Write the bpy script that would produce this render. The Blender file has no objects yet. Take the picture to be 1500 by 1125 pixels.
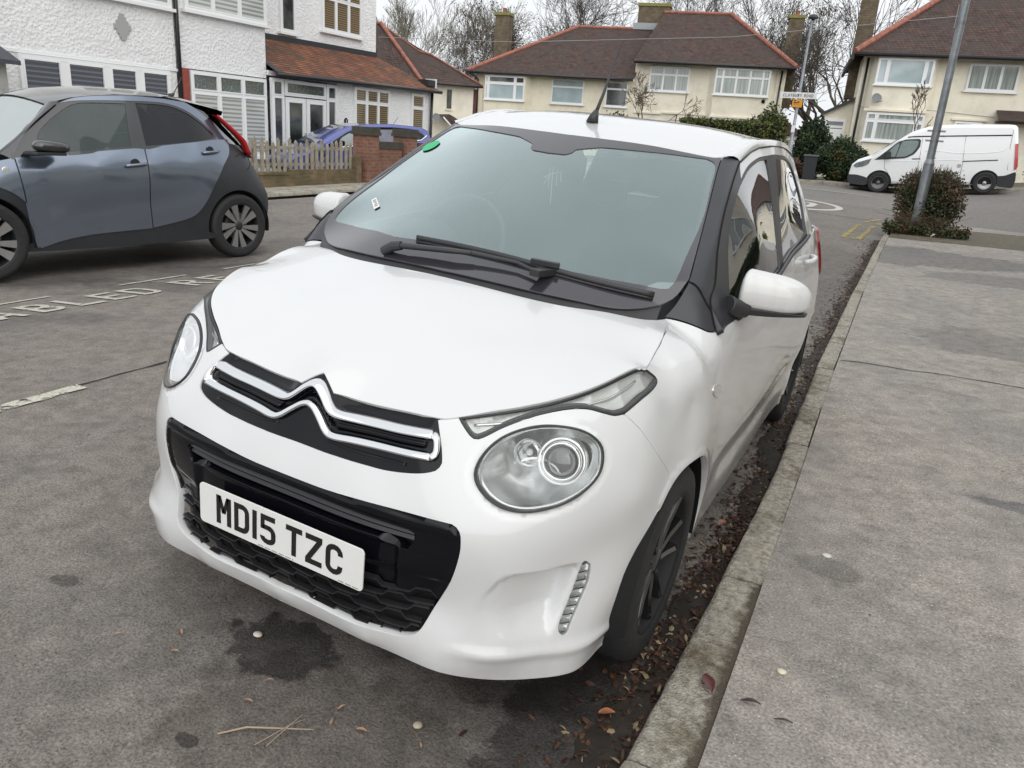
import bpy, bmesh, math, random, json
import numpy as np
from mathutils import Vector, Matrix
from mathutils.geometry import delaunay_2d_cdt
random.seed(7); rng=np.random.default_rng(7)
scene=bpy.context.scene; COL=scene.collection
# ================= objects =================
def mesh_obj(name, V, F, mat=None, parent=None, smooth=True, mats=None, mi=None, loc=None):
    me=bpy.data.meshes.new(name)
    me.from_pydata([tuple(map(float,v)) for v in V],[],[tuple(int(i) for i in f) for f in F])
    if mats:
        for m in mats: me.materials.append(m)
        if mi is not None: me.polygons.foreach_set('material_index',list(mi))
    elif mat: me.materials.append(mat)
    if smooth: me.polygons.foreach_set('use_smooth',[True]*len(me.polygons))
    me.update()
    o=bpy.data.objects.new(name,me); COL.objects.link(o)
    if parent is not None: o.parent=parent
    if loc is not None: o.location=loc
    return o
def empty(name, loc=(0,0,0), rot=(0,0,0)):
    o=bpy.data.objects.new(name,None); COL.objects.link(o); o.location=loc; o.rotation_euler=rot; o.empty_display_size=.2
    return o
def tag(o,label=None,cat=None,group=None,kind=None):
    if label: o['label']=label
    if cat: o['category']=cat
    if group: o['group']=group
    if kind: o['kind']=kind
    return o
class MB:
    """mesh builder: collects boxes, tubes, prisms, lathes into one mesh"""
    def __init__(s): s.V=[];s.F=[];s.M=[]
    def add(s,V,F,m=0):
        b=len(s.V); s.V+= [tuple(v) for v in V]; s.F+=[tuple(i+b for i in f) for f in F]; s.M+=[m]*len(F); return s
    def box(s,c,d,rz=0,m=0,M=None,taper=1.0):
        x,y,z=d[0]/2,d[1]/2,d[2]/2
        V=[(sx*x*(taper if sz>0 else 1),sy*y*(taper if sz>0 else 1),sz*z) for sz in(-1,1) for sy in(-1,1) for sx in(-1,1)]
        F=[(0,2,3,1),(4,5,7,6),(0,1,5,4),(2,6,7,3),(0,4,6,2),(1,3,7,5)]
        if M is None: M=Matrix.Translation(c)@Matrix.Rotation(rz,4,'Z')
        return s.add([M@Vector(v) for v in V],F,m)
    def span(s,a,b,m=0):
        return s.box([(a[i]+b[i])/2 for i in range(3)],[abs(b[i]-a[i]) for i in range(3)],m=m)
    def tube(s,pts,rad,n=8,m=0,cap=True,flat=1.0):
        P=[Vector(p) for p in pts]; R=rad if hasattr(rad,'__len__') else [rad]*len(P)
        V=[];F=[]; up=None
        for i,p in enumerate(P):
            t=(P[min(i+1,len(P)-1)]-P[max(i-1,0)]).normalized()
            if up is None: up=Vector((0,0,1)) if abs(t.z)<.9 else Vector((1,0,0))
            a=t.cross(up).normalized(); b=a.cross(t).normalized(); up=b
            for k in range(n):
                w=2*math.pi*k/n; V.append(p+a*math.cos(w)*R[i]+b*math.sin(w)*R[i]*flat)
        for i in range(len(P)-1):
            for k in range(n):
                k2=(k+1)%n; F.append((i*n+k,i*n+k2,(i+1)*n+k2,(i+1)*n+k))
        if cap: F.append(tuple(range(n-1,-1,-1))); F.append(tuple((len(P)-1)*n+k for k in range(n)))
        return s.add(V,F,m)
    def lathe(s,prof,n=48,M=None,m=0,close=False):
        """profile [(r,h)] turned about local Z"""
        V=[];F=[]; M=M or Matrix()
        for r,h in prof:
            for k in range(n):
                w=2*math.pi*k/n; V.append(M@Vector((r*math.cos(w),r*math.sin(w),h)))
        L=len(prof)
        for i in range(L-1 if not close else L):
            j=(i+1)%L
            for k in range(n):
                k2=(k+1)%n; F.append((i*n+k,i*n+k2,j*n+k2,j*n+k))
        return s.add(V,F,m)
    def prism(s,poly,z0,z1,M=None,m=0):
        M=M or Matrix(); n=len(poly)
        V=[M@Vector((x,y,z0)) for x,y in poly]+[M@Vector((x,y,z1)) for x,y in poly]
        F=[tuple(range(n-1,-1,-1)),tuple(range(n,2*n))]+[(i,(i+1)%n,n+(i+1)%n,n+i) for i in range(n)]
        return s.add(V,F,m)
    def loft(s,loops,closed=True,m=0,cap=False):
        n=len(loops[0]); V=[v for L in loops for v in L]; F=[]
        for i in range(len(loops)-1):
            for k in range(n if closed else n-1):
                k2=(k+1)%n; F.append((i*n+k,i*n+k2,(i+1)*n+k2,(i+1)*n+k))
        if cap: F.append(tuple((len(loops)-1)*n+k for k in range(n)))
        return s.add(V,F,m)
    def build(s,name,mat=None,parent=None,smooth=False,mats=None,bevel=0,seg=2,loc=None,auto=None):
        o=mesh_obj(name,s.V,s.F,mat,parent,smooth,mats,s.M if mats else None,loc)
        if auto:
            o.data.polygons.foreach_set('use_smooth',[True]*len(o.data.polygons))
            o.data.set_sharp_from_angle(angle=math.radians(auto))
        if bevel:
            b=o.modifiers.new('bevel','BEVEL'); b.width=bevel; b.segments=seg; b.limit_method='ANGLE'; b.angle_limit=math.radians(40)
        return o
# ================= materials =================
MATS={}
def nmat(name):
    m=bpy.data.materials.new(name); m.use_nodes=True; nt=m.node_tree
    for n in list(nt.nodes): nt.nodes.remove(n)
    out=nt.nodes.new('ShaderNodeOutputMaterial'); MATS[name]=m
    return m,nt,out
def N(nt,t,**kw):
    n=nt.nodes.new(t)
    for k,v in kw.items():
        if k.startswith('i_'): n.inputs[int(k[2:])].default_value=v
        elif k in n.inputs: n.inputs[k].default_value=v
        else: setattr(n,k,v)
    return n
def pbsdf(nt,base=(.5,.5,.5),rough=.5,metal=0,coat=0,coatr=.05,spec=.5,**kw):
    b=nt.nodes.new('ShaderNodeBsdfPrincipled')
    b.inputs['Base Color'].default_value=(*base,1); b.inputs['Roughness'].default_value=rough; b.inputs['Metallic'].default_value=metal
    b.inputs['Coat Weight'].default_value=coat; b.inputs['Coat Roughness'].default_value=coatr; b.inputs['Specular IOR Level'].default_value=spec
    return b
def simple(name,base,rough=.5,metal=0,coat=0,coatr=.05,spec=.5,bump=0,bscale=200,var=0,vscale=8):
    m,nt,out=nmat(name); b=pbsdf(nt,base,rough,metal,coat,coatr,spec); nt.links.new(b.outputs[0],out.inputs[0])
    tc=N(nt,'ShaderNodeTexCoord')
    if bump:
        n=N(nt,'ShaderNodeTexNoise',Scale=bscale,Detail=3); bp=N(nt,'ShaderNodeBump',Strength=bump,Distance=.002)
        nt.links.new(tc.outputs['Object'],n.inputs['Vector']); nt.links.new(n.outputs[0],bp.inputs['Height']); nt.links.new(bp.outputs[0],b.inputs['Normal'])
    if var:
        n=N(nt,'ShaderNodeTexNoise',Scale=vscale,Detail=6,Roughness=.65); nt.links.new(tc.outputs['Object'],n.inputs['Vector'])
        r=N(nt,'ShaderNodeMapRange'); r.inputs[1].default_value=.3; r.inputs[2].default_value=.7; r.inputs[3].default_value=1-var; r.inputs[4].default_value=1+var
        mx=N(nt,'ShaderNodeVectorMath',operation='SCALE'); mx.inputs[0].default_value=base
        nt.links.new(n.outputs[0],r.inputs[0]); nt.links.new(r.outputs[0],mx.inputs['Scale']); nt.links.new(mx.outputs[0],b.inputs['Base Color'])
    return m
def ramp(nt,stops,interp='LINEAR'):
    r=nt.nodes.new('ShaderNodeValToRGB'); r.color_ramp.interpolation=interp; e=r.color_ramp.elements
    while len(e)<len(stops): e.new(.5)
    for i,(p,c) in enumerate(stops):
        e[i].position=p; e[i].color=(*c,1) if len(c)==3 else c
    return r
def glass(name,tint=(.8,.85,.83),refl=1.0,ior=1.5,haze=0.0,hazec=(.5,.55,.55),rough=0.0,maxr=1.0,gcol=(1,1,1)):
    m,nt,out=nmat(name); L=nt.links.new
    t=N(nt,'ShaderNodeBsdfTransparent'); t.inputs[0].default_value=(*tint,1)
    g=N(nt,'ShaderNodeBsdfGlossy'); g.inputs['Roughness'].default_value=rough; g.inputs[0].default_value=(*gcol,1)
    f=N(nt,'ShaderNodeFresnel'); f.inputs['IOR'].default_value=ior
    mul=N(nt,'ShaderNodeMath',operation='MULTIPLY'); mul.inputs[1].default_value=refl; mul.use_clamp=True
    mx=N(nt,'ShaderNodeMixShader'); L(f.outputs[0],mul.inputs[0]); L(mul.outputs[0],mx.inputs[0]); 
    src=t
    if haze>0:
        d=N(nt,'ShaderNodeBsdfDiffuse'); d.inputs[0].default_value=(*hazec,1); hx=N(nt,'ShaderNodeMixShader')
        tc=N(nt,'ShaderNodeTexCoord'); n=N(nt,'ShaderNodeTexNoise',Scale=3.0,Detail=5); L(tc.outputs['Object'],n.inputs['Vector'])
        r=N(nt,'ShaderNodeMapRange'); r.inputs[1].default_value=.3; r.inputs[2].default_value=.7; r.inputs[3].default_value=haze*.8; r.inputs[4].default_value=haze*1.2
        L(n.outputs[0],r.inputs[0]); L(r.outputs[0],hx.inputs[0]); L(t.outputs[0],hx.inputs[1]); L(d.outputs[0],hx.inputs[2]); src=hx
    L(src.outputs[0],mx.inputs[1]); L(g.outputs[0],mx.inputs[2]); L(mx.outputs[0],out.inputs[0])
    return m
# ================= 2-d outline tools =================
def crspline(P,n):
    P=np.array(P,float); out=[]
    for i in range(len(P)-1):
        p0=P[max(i-1,0)];p1=P[i];p2=P[i+1];p3=P[min(i+2,len(P)-1)]
        for t in np.linspace(0,1,n,endpoint=False):
            out.append(.5*((2*p1)+(-p0+p2)*t+(2*p0-5*p1+4*p2-p3)*t*t+(-p0+3*p1-3*p2+p3)*t**3))
    out.append(P[-1]); return np.array(out)
def resample(P,step,closed=False):
    P=np.array(P,float)
    if closed: P=np.vstack([P,P[:1]])
    d=np.linalg.norm(np.diff(P,axis=0),axis=1); keep=np.concatenate([[True],d>1e-7]); P=P[keep]; d=np.linalg.norm(np.diff(P,axis=0),axis=1)
    s=np.concatenate([[0],np.cumsum(d)]); n=max(2,int(round(s[-1]/step)))
    t=np.linspace(0,s[-1],n+1)
    Q=np.column_stack([np.interp(t,s,P[:,k]) for k in range(P.shape[1])])
    return Q[:-1] if closed else Q
def seg(*parts,step=.01,smooth=True):
    """join open polylines (each smoothed on its own, corners kept between them)"""
    out=[]
    for p in parts:
        q=crspline(p,6) if (smooth and len(p)>2) else np.array(p,float)
        q=resample(q,step); out.append(q if not len(out) else q)
    L=np.vstack(out); d=np.linalg.norm(np.diff(np.vstack([L,L[:1]]),axis=0),axis=1)
    return L[d>step*.2]
def closed_smooth(P,step=.01):
    P=list(map(tuple,P)); Q=crspline(P[-2:]+P+P[:3],6); k=2*6
    Q=Q[k:k+len(P)*6]; return resample(Q,step,True)
def mir(P): 
    P=np.array(P,float).copy(); P[:,0]*=-1; return P
def symloop(half):
    """half outline from the centre line round to the centre line -> full closed loop"""
    h=np.array(half,float); return np.vstack([h,mir(h)[::-1]])
def area(P):
    P=np.asarray(P); return .5*np.sum(P[:,0]*np.roll(P[:,1],-1)-np.roll(P[:,0],-1)*P[:,1])
def inset(P,d):
    P=np.asarray(P,float); s=1 if area(P)>0 else -1
    a=np.roll(P,1,0); b=np.roll(P,-1,0); t=b-a; t/=np.maximum(np.linalg.norm(t,axis=1,keepdims=True),1e-9)
    n=np.column_stack([-t[:,1],t[:,0]])*s
    return P+n*d
def inpoly(Q,P):
    x,y=Q[:,0],Q[:,1]; r=np.zeros(len(Q),bool); n=len(P)
    for i in range(n):
        x1,y1=P[i];x2,y2=P[(i+1)%n]
        if y1==y2: continue
        c=((y1>y)!=(y2>y))&(x<(x2-x1)*(y-y1)/(y2-y1)+x1); r^=c
    return r
def pdist(Q,P,closed=True):
    """distance from points Q to polyline P"""
    P=np.asarray(P,float); D=np.full(len(Q),1e9); n=len(P)
    for i in range(n if closed else n-1):
        a=P[i];b=P[(i+1)%n];ab=b-a;L=ab@ab
        if L<1e-14: continue
        t=np.clip(((Q-a)@ab)/L,0,1); D=np.minimum(D,np.linalg.norm(Q-(a+t[:,None]*ab),axis=1))
    return D
def sdin(Q,P): 
    d=pdist(Q,P); return np.where(inpoly(Q,P),d,-d)
def sstep(a,b,x): 
    t=np.clip((x-a)/(b-a),0,1); return t*t*(3-2*t)
def cdt(outer,holes,res):
    loops=[np.asarray(outer,float)]+[np.asarray(h,float) for h in holes]
    lo=loops[0].min(0);hi=loops[0].max(0); g=[]
    ny=int((hi[1]-lo[1])/(res*.866))+2
    for j in range(ny):
        xs=np.arange(lo[0]+(res/2 if j%2 else 0),hi[0],res); g.append(np.column_stack([xs,np.full(len(xs),lo[1]+j*res*.866)]))
    G=np.vstack(g) if g else np.zeros((0,2)); G=G[inpoly(G,loops[0])]
    for h in loops[1:]: G=G[~inpoly(G,h)]
    for l in loops: 
        if len(G): G=G[pdist(G,l)>res*.45]
    V=[];E=[]
    for l in loops:
        b=len(V); V+=[Vector(p) for p in l]; E+=[(b+i,b+(i+1)%len(l)) for i in range(len(l))]
    V+=[Vector(p) for p in G]
    v,e,f,_,_,_=delaunay_2d_cdt(V,E,[],0,1e-7)
    v=np.array([tuple(a) for a in v]); f=[tuple(a) for a in f]
    if not f: return v,[]
    c=np.array([v[list(t)].mean(0) for t in f]); ok=inpoly(c,loops[0])
    for h in loops[1:]: ok&=~inpoly(c,h)
    return v,[f[i] for i in range(len(f)) if ok[i]]
def panel(name,surf,outer,holes=(),res=.015,off=0.0,mat=None,parent=None,relief=None,gap=.0015,flange=.012,M=None,smoothn=True,uvmat=None,mats=None,mif=None):
    s=SURF[surf] if isinstance(surf,str) else surf
    outer=inset(outer,gap); holes=[inset(h,-gap) for h in holes]
    v,f=cdt(outer,holes,res)
    def P(uv):
        o=off if relief is None else off+relief(uv)
        return s.pos(uv,o)
    X=P(v)
    # face orientation: outward
    a,b,c=f[0]; 
    e=1e-3
    dn=s.pos(v[:1],.01)[0]-s.pos(v[:1],0)[0]
    tot=0
    for (a,b,c) in f[::max(1,len(f)//50)]:
        tot+=np.dot(np.cross(X[b]-X[a],X[c]-X[a]), s.pos(v[a:a+1],.01)[0]-s.pos(v[a:a+1],0)[0])
    if tot<0: f=[(t[0],t[2],t[1]) for t in f]
    V=list(map(tuple,X)); F=list(f); nb=len(V)
    eh=2e-3; du=P(v+[eh,0])-P(v-[eh,0]); dv=P(v+[0,eh])-P(v-[0,eh]); AN=np.cross(du,dv); AN/=np.maximum(np.linalg.norm(AN,axis=1,keepdims=True),1e-12)
    ref=s.pos(v,.01)-s.pos(v,0); AN*=np.sign((AN*ref).sum(1))[:,None]; NV=list(map(tuple,AN))
    if flange:
        # boundary edges, rolled inwards
        cnt={}
        for t in f:
            for i in range(3):
                k=(t[i],t[(i+1)%3]); cnt[k]=cnt.get(k,0)+1
        bd=[k for k in cnt if (k[1],k[0]) not in cnt]
        vn=np.zeros_like(X)
        for t in f:
            n=np.cross(X[t[1]]-X[t[0]],X[t[2]]-X[t[0]])
            for i in t: vn[i]+=n
        vn/=np.maximum(np.linalg.norm(vn,axis=1,keepdims=True),1e-12)
        idx={}
        out={}
        for a,b in bd:
            d=X[b]-X[a]
            for i in (a,b):
                o=np.cross(d,vn[i]); o/=max(np.linalg.norm(o),1e-9); out.setdefault(i,[]).append(o)
        for i,os_ in out.items():
            o=np.mean(os_,axis=0); 
            NV+= [tuple((o+vn[i]*.35)/np.linalg.norm(o+vn[i]*.35)),tuple(o)]
            idx[i]=len(V); V.append(tuple(X[i]+o*.0008-vn[i]*.0012)); V.append(tuple(X[i]+o*.0010-vn[i]*flange))
        for a,b in bd:
            F.append((b,a,idx[a],idx[b])); F.append((idx[b],idx[a],idx[a]+1,idx[b]+1))
    if mif is not None:
        mi=list(mif(v,f))+[0]*(len(F)-len(f))
        o=mesh_obj(name,V,F,None,parent,smoothn,mats,mi)
    else: o=mesh_obj(name,V,F,mat,parent,smoothn)
    if smoothn: o.data.normals_split_custom_set_from_vertices(NV)
    return o
def strip_obj(name,A,B,mat,parent,mid=None,n=40,thick=.0,bulge=0.0,nu=4):
    """ruled sheet between two 3-d curves, optional bulge"""
    A=resample(crspline(A,6),1e-3*5); B=resample(crspline(B,6),1e-3*5)
    def rs(P): 
        s=np.concatenate([[0],np.cumsum(np.linalg.norm(np.diff(P,axis=0),axis=1))]); t=np.linspace(0,s[-1],n); return np.column_stack([np.interp(t,s,P[:,k]) for k in range(3)])
    A=rs(A);B=rs(B); V=[];F=[]
    for i in range(n):
        t=A[min(i+1,n-1)]-A[max(i-1,0)]; w=B[i]-A[i]; nn=np.cross(w,t); nn/=max(np.linalg.norm(nn),1e-9)
        if nn[2]<0 and abs(nn[2])>.1: nn=-nn
        for k in range(nu+1):
            u=k/nu; V.append(A[i]+w*u+nn*bulge*4*u*(1-u))
    m=nu+1
    for i in range(n-1):
        for k in range(nu): F.append((i*m+k,i*m+k+1,(i+1)*m+k+1,(i+1)*m+k))
    return mesh_obj(name,V,F,mat,parent,True)
import numpy as np, math
# ---------- smooth surfaces from scattered control points (thin plate splines) ----------
class TPS:
    def __init__(s, P, V, lam=1e-5):
        P=np.array(P,float); V=np.array(V,float); n=len(P); s.P=P
        D=np.linalg.norm(P[:,None]-P[None],axis=2); K=s.k(D)+lam*np.eye(n)
        Q=np.hstack([np.ones((n,1)),P]); m=Q.shape[1]
        M=np.zeros((n+m,n+m)); M[:n,:n]=K; M[:n,n:]=Q; M[n:,:n]=Q.T
        b=np.zeros(n+m); b[:n]=V; w=np.linalg.solve(M,b); s.w=w[:n]; s.a=w[n:]
    @staticmethod
    def k(r): return np.where(r>1e-9, r*r*np.log(np.maximum(r,1e-9)), 0.0)
    def __call__(s, X):
        X=np.atleast_2d(np.asarray(X,float)); out=np.empty(len(X))
        for i in range(0,len(X),4000):
            x=X[i:i+4000]; D=np.linalg.norm(x[:,None]-s.P[None],axis=2)
            out[i:i+4000]=s.k(D)@s.w+s.a[0]+x@s.a[1:]
        return out
R0=0.85; Y1=1.0; Y2=2.7; HP=math.pi/2*R0
def toS(x,y):
    x=np.asarray(x,float); y=np.asarray(y,float); sg=np.where(x<0,-1.0,1.0); ax=np.abs(x)
    f=np.arctan2(ax,Y1-y)*R0; m=HP+(y-Y1); b=HP+(Y2-Y1)+(math.pi/2-np.arctan2(ax,np.maximum(y-Y2,1e-9)))*R0
    S=np.where(y<Y1,f,np.where(y<=Y2,m,b)); r=np.where(y<Y1,np.hypot(ax,Y1-y),np.where(y<=Y2,ax,np.hypot(ax,y-Y2)))
    return S*sg, r
def fromS(S,r):
    S=np.asarray(S,float); sg=np.where(S<0,-1.0,1.0); a=np.abs(S)
    t=a/R0; t2=(a-HP-(Y2-Y1))/R0
    x=np.where(a<HP, r*np.sin(t), np.where(a<HP+Y2-Y1, r, r*np.cos(t2)))
    y=np.where(a<HP, Y1-r*np.cos(t), np.where(a<HP+Y2-Y1, Y1+a-HP, Y2+r*np.sin(t2)))
    return x*sg,y
def mirror_fit(pts, scale=(1,1)):
    P=[];V=[]
    for x,y,z in pts:
        S,r=toS(x,y); S=float(S); r=float(r)
        P.append((S,z)); V.append(r)
        if S>1e-4: P.append((-S,z)); V.append(r)
    return TPS(P,V)
# ---- lower body: radius from the spine as a function of (S,z)
A_PTS=[
(0,.060,.17),(0,.040,.205),(0,.022,.245),(0,.030,.30),(0,.022,.36),(0,.030,.46),(0,.045,.54),(0,.064,.59),(0,.086,.64),(0,.118,.71),(0,.167,.784),(0,.30,.83),(0,.60,.92),
(.26,.066,.17),(.26,.040,.21),(.26,.034,.30),(.26,.034,.36),(.26,.038,.466),(.25,.058,.56),(.25,.098,.64),(.25,.135,.71),
(.321,.179,.757),(.333,.155,.728),(.372,.198,.767),(.422,.193,.735),
(.458,.088,.553),(.417,.081,.35),(.455,.062,.20),(.45,.060,.25),
(.566,.222,.69),(.555,.140,.56),(.56,.131,.45),(.56,.126,.35),(.56,.104,.25),(.543,.098,.19),
(.645,.225,.45),(.645,.215,.35),(.645,.185,.25),(.652,.232,.56),
(.700,.315,.66),(.715,.33,.50),(.725,.31,.35),(.722,.275,.24),(.718,.26,.19),
(.755,.39,.62),(.765,.43,.45),(.758,.42,.30),(.735,.37,.20),
(.640,.315,.76),(.560,.30,.80),(.650,.43,.83),
(.695,.525,.833),(.745,.52,.74),(.775,.55,.62),(.792,.52,.45),(.785,.50,.30),(.765,.5,.19),
(.650,.67,.893),(.710,.70,.871),(.70,.80,.900),(.630,.82,.924),(.765,.72,.75),(.798,.72,.63),(.803,.72,.5),(.803,.72,.3),
(.617,.87,.931),(.690,.90,.928),(.745,.93,.905),(.775,.93,.80),(.795,.92,.66),(.800,.92,.5),(.790,.92,.3),(.78,.92,.19),
(.735,1.03,.945),(.768,1.05,.90),(.787,1.08,.78),(.795,1.1,.62),(.795,1.1,.45),(.785,1.1,.3),(.775,1.1,.19),
(.755,1.5,.985),(.775,1.5,.93),(.795,1.5,.80),(.806,1.5,.62),(.800,1.5,.42),(.790,1.5,.29),(.775,1.5,.19),
(.755,2.1,1.01),(.775,2.1,.95),(.797,2.1,.80),(.807,2.1,.62),(.800,2.1,.42),(.788,2.1,.29),(.775,2.1,.19),
(.745,2.6,1.04),(.775,2.6,.96),(.800,2.6,.80),(.806,2.6,.62),(.803,2.6,.45),(.79,2.6,.3),(.775,2.6,.19),
(.735,2.95,1.04),(.765,2.95,.95),(.795,2.95,.80),(.806,3.0,.62),(.80,3.0,.3),(.785,3.0,.19),
(.66,3.22,1.04),(.70,3.25,.90),(.735,3.28,.75),(.74,3.3,.6),(.73,3.3,.4),(.71,3.3,.2),
(.4,3.34,1.04),(.4,3.38,.85),(.4,3.42,.7),(.4,3.44,.5),(.4,3.44,.3),(.4,3.40,.2),
(0,3.36,1.04),(0,3.40,.85),(0,3.45,.7),(0,3.466,.5),(0,3.46,.3),(0,3.43,.2),
]
# ---- bonnet / windscreen / roof as heights over (x,y)
B_PTS=[(0,.167,.787),(.15,.170,.782),(.321,.180,.759),(.372,.200,.768),(0,.30,.850),(0,.45,.907),(0,.64,.960),(0,.75,.985),(.3,.35,.856),(.3,.55,.922),(.3,.70,.958),
 (.46,.27,.795),(.55,.36,.815),(.615,.45,.838),(.5,.5,.882),(.645,.60,.880),(.645,.75,.912),(.617,.87,.931),(.5,.80,.948),(.55,.65,.905)]
W_PTS=[(0,.60,.930),(0,.70,.985),(0,.95,1.125),(0,1.2,1.262),(0,1.405,1.370),(.35,.75,.985),(.35,1.0,1.118),(.33,1.45,1.366),(.617,.86,.968),(.636,.953,1.036),(.60,1.15,1.145),(.533,1.525,1.352),(.45,1.2,1.205)]
R_PTS=[(0,1.40,1.368),(0,1.65,1.424),(0,2.0,1.460),(0,2.4,1.462),(0,2.8,1.438),(0,3.15,1.385),(.33,1.45,1.368),(.33,2.0,1.452),(.33,2.6,1.446),(.33,3.1,1.37),(.533,1.525,1.354),(.56,1.8,1.405),(.58,2.2,1.424),(.58,2.6,1.412),(.56,2.9,1.370),(.52,3.12,1.33)]
# ---- side glass zone (S,z)->r
G_PTS=[(.760,.90,.935),(.735,1.03,.952),(.745,1.2,.968),(.755,1.5,.985),(.755,2.1,1.01),(.745,2.6,1.04),(.72,2.95,1.04),(.63,3.2,1.04),
 (.707,.964,.984),(.694,1.035,1.026),(.668,1.12,1.090),(.632,1.262,1.181),(.611,1.38,1.248),(.591,1.50,1.307),(.577,1.61,1.352),(.576,1.754,1.385),(.579,1.885,1.404),(.597,2.0,1.412),
 (.700,1.3,1.08),(.702,1.5,1.15),(.703,2.1,1.18),(.678,2.6,1.2),(.63,2.95,1.2),(.54,3.15,1.2),
 (.607,2.2,1.41),(.580,2.6,1.40),(.53,2.95,1.36),(.50,3.12,1.33)]
def hf(pts,lam=1e-5):
    P=[];V=[]
    for x,y,z in pts:
        P.append((x,y));V.append(z)
        if x>1e-6: P.append((-x,y));V.append(z)
    return TPS(P,V,lam)
class Polar:
    def __init__(s,pts): s.f=mirror_fit(pts)
    def r(s,S,z): return s.f(np.column_stack([np.asarray(S,float).ravel(),np.asarray(z,float).ravel()]))
    def pos(s,uv,off=0):
        uv=np.atleast_2d(uv); r=s.r(uv[:,0],uv[:,1])+off
        x,y=fromS(uv[:,0],r); return np.column_stack([x,y,uv[:,1]])
    def imp(s,P):
        S,r=toS(P[:,0],P[:,1]); return r-s.r(S,P[:,2])
    def uv(s,P):
        S,r=toS(P[:,0],P[:,1]); return np.column_stack([S,P[:,2]])
class Height:
    def __init__(s,pts,lam=1e-5): s.f=hf(pts,lam)
    def pos(s,uv,off=0):
        uv=np.atleast_2d(uv); return np.column_stack([uv,s.f(uv)+off])
    def imp(s,P): return P[:,2]-s.f(P[:,:2])
    def uv(s,P): return P[:,:2]
SURF={'A':Polar(A_PTS),'G':Polar(G_PTS),'B':Height(B_PTS),'W':Height(W_PTS),'R':Height(R_PTS)}
# ---- crossover hatchback parked on the other side
X_PTS=[(0,.10,.25),(0,.02,.45),(0,.05,.7),(0,.15,.9),(0,.5,1.0),(.45,.12,.25),(.45,.06,.45),(.45,.10,.7),(.45,.20,.9),(.72,.30,.3),(.74,.28,.5),(.72,.32,.7),(.68,.45,.88),
(.84,.55,.25),(.865,.55,.45),(.865,.55,.62),(.83,.6,.78),(.75,.6,.92),
(.865,.75,.62),(.85,.75,.75),(.79,.80,.92),(.84,.9,.25),(.855,.9,.5),
(.835,1.2,.25),(.83,1.2,.42),(.845,1.2,.60),(.85,1.2,.75),(.835,1.2,.90),(.79,1.2,1.00),
(.835,1.7,.25),(.825,1.7,.40),(.835,1.7,.60),(.85,1.7,.78),(.835,1.7,.93),(.80,1.7,1.02),
(.84,2.2,.25),(.83,2.2,.40),(.835,2.2,.56),(.855,2.2,.78),(.84,2.2,.95),(.80,2.2,1.05),
(.85,2.6,.25),(.85,2.6,.45),(.86,2.6,.65),(.865,2.6,.82),(.84,2.6,.97),(.80,2.6,1.08),
(.875,2.95,.25),(.885,2.95,.50),(.885,2.95,.68),(.87,2.95,.82),(.83,2.95,.98),(.78,2.95,1.12),
(.87,3.25,.3),(.88,3.25,.55),(.87,3.25,.72),(.84,3.25,.85),(.78,3.25,1.0),(.70,3.2,1.15),
(.78,3.52,.3),(.80,3.55,.5),(.79,3.55,.65),(.75,3.5,.8),(.68,3.42,1.0),(.45,3.60,.3),(.45,3.66,.5),(.45,3.62,.75),(.45,3.5,1.0),(0,3.66,.3),(0,3.70,.5),(0,3.66,.75),(0,3.55,1.0)]
Y_PTS=[(.79,1.0,.98),(.80,1.4,1.0),(.80,1.7,1.02),(.80,2.2,1.05),(.80,2.6,1.08),(.775,2.95,1.10),(.70,3.25,1.10),(.72,1.1,1.12),(.735,1.5,1.2),(.74,1.9,1.22),(.74,2.3,1.24),(.725,2.7,1.26),(.67,3.0,1.25),(.60,3.22,1.22),
(.66,1.25,1.25),(.645,1.6,1.40),(.655,1.8,1.44),(.665,2.2,1.46),(.65,2.6,1.45),(.62,2.9,1.42),(.56,3.12,1.36)]
SURF['X']=Polar(X_PTS); SURF['Y']=Polar(Y_PTS)
_TX=np.arange(-60,60.01,.1)
_TZ=np.interp(_TX,[-60,-12,-10,-7.5,-5.3,-3.5,-2.2,-1,0,1,3,60],[.0,.0,-.03,-.18,-.13,.02,.088,.056,.004,-.046,-.13,-.13])
_TZ=np.convolve(np.pad(_TZ,(6,6),'edge'),np.ones(13)/13,'valid')
def cross(x): return np.interp(x,_TX,_TZ)
def lon(y): return .011*(np.sqrt((np.asarray(y)-5.0)**2+4)+(np.asarray(y)-5.0))/2
def zg(x,y): 
    x=np.asarray(x,float); y=np.asarray(y,float)
    return cross(np.clip(x,-60,3))+lon(y)+.12*np.clip(x,0,8)*np.clip((y-17)/9,0,1)
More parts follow.
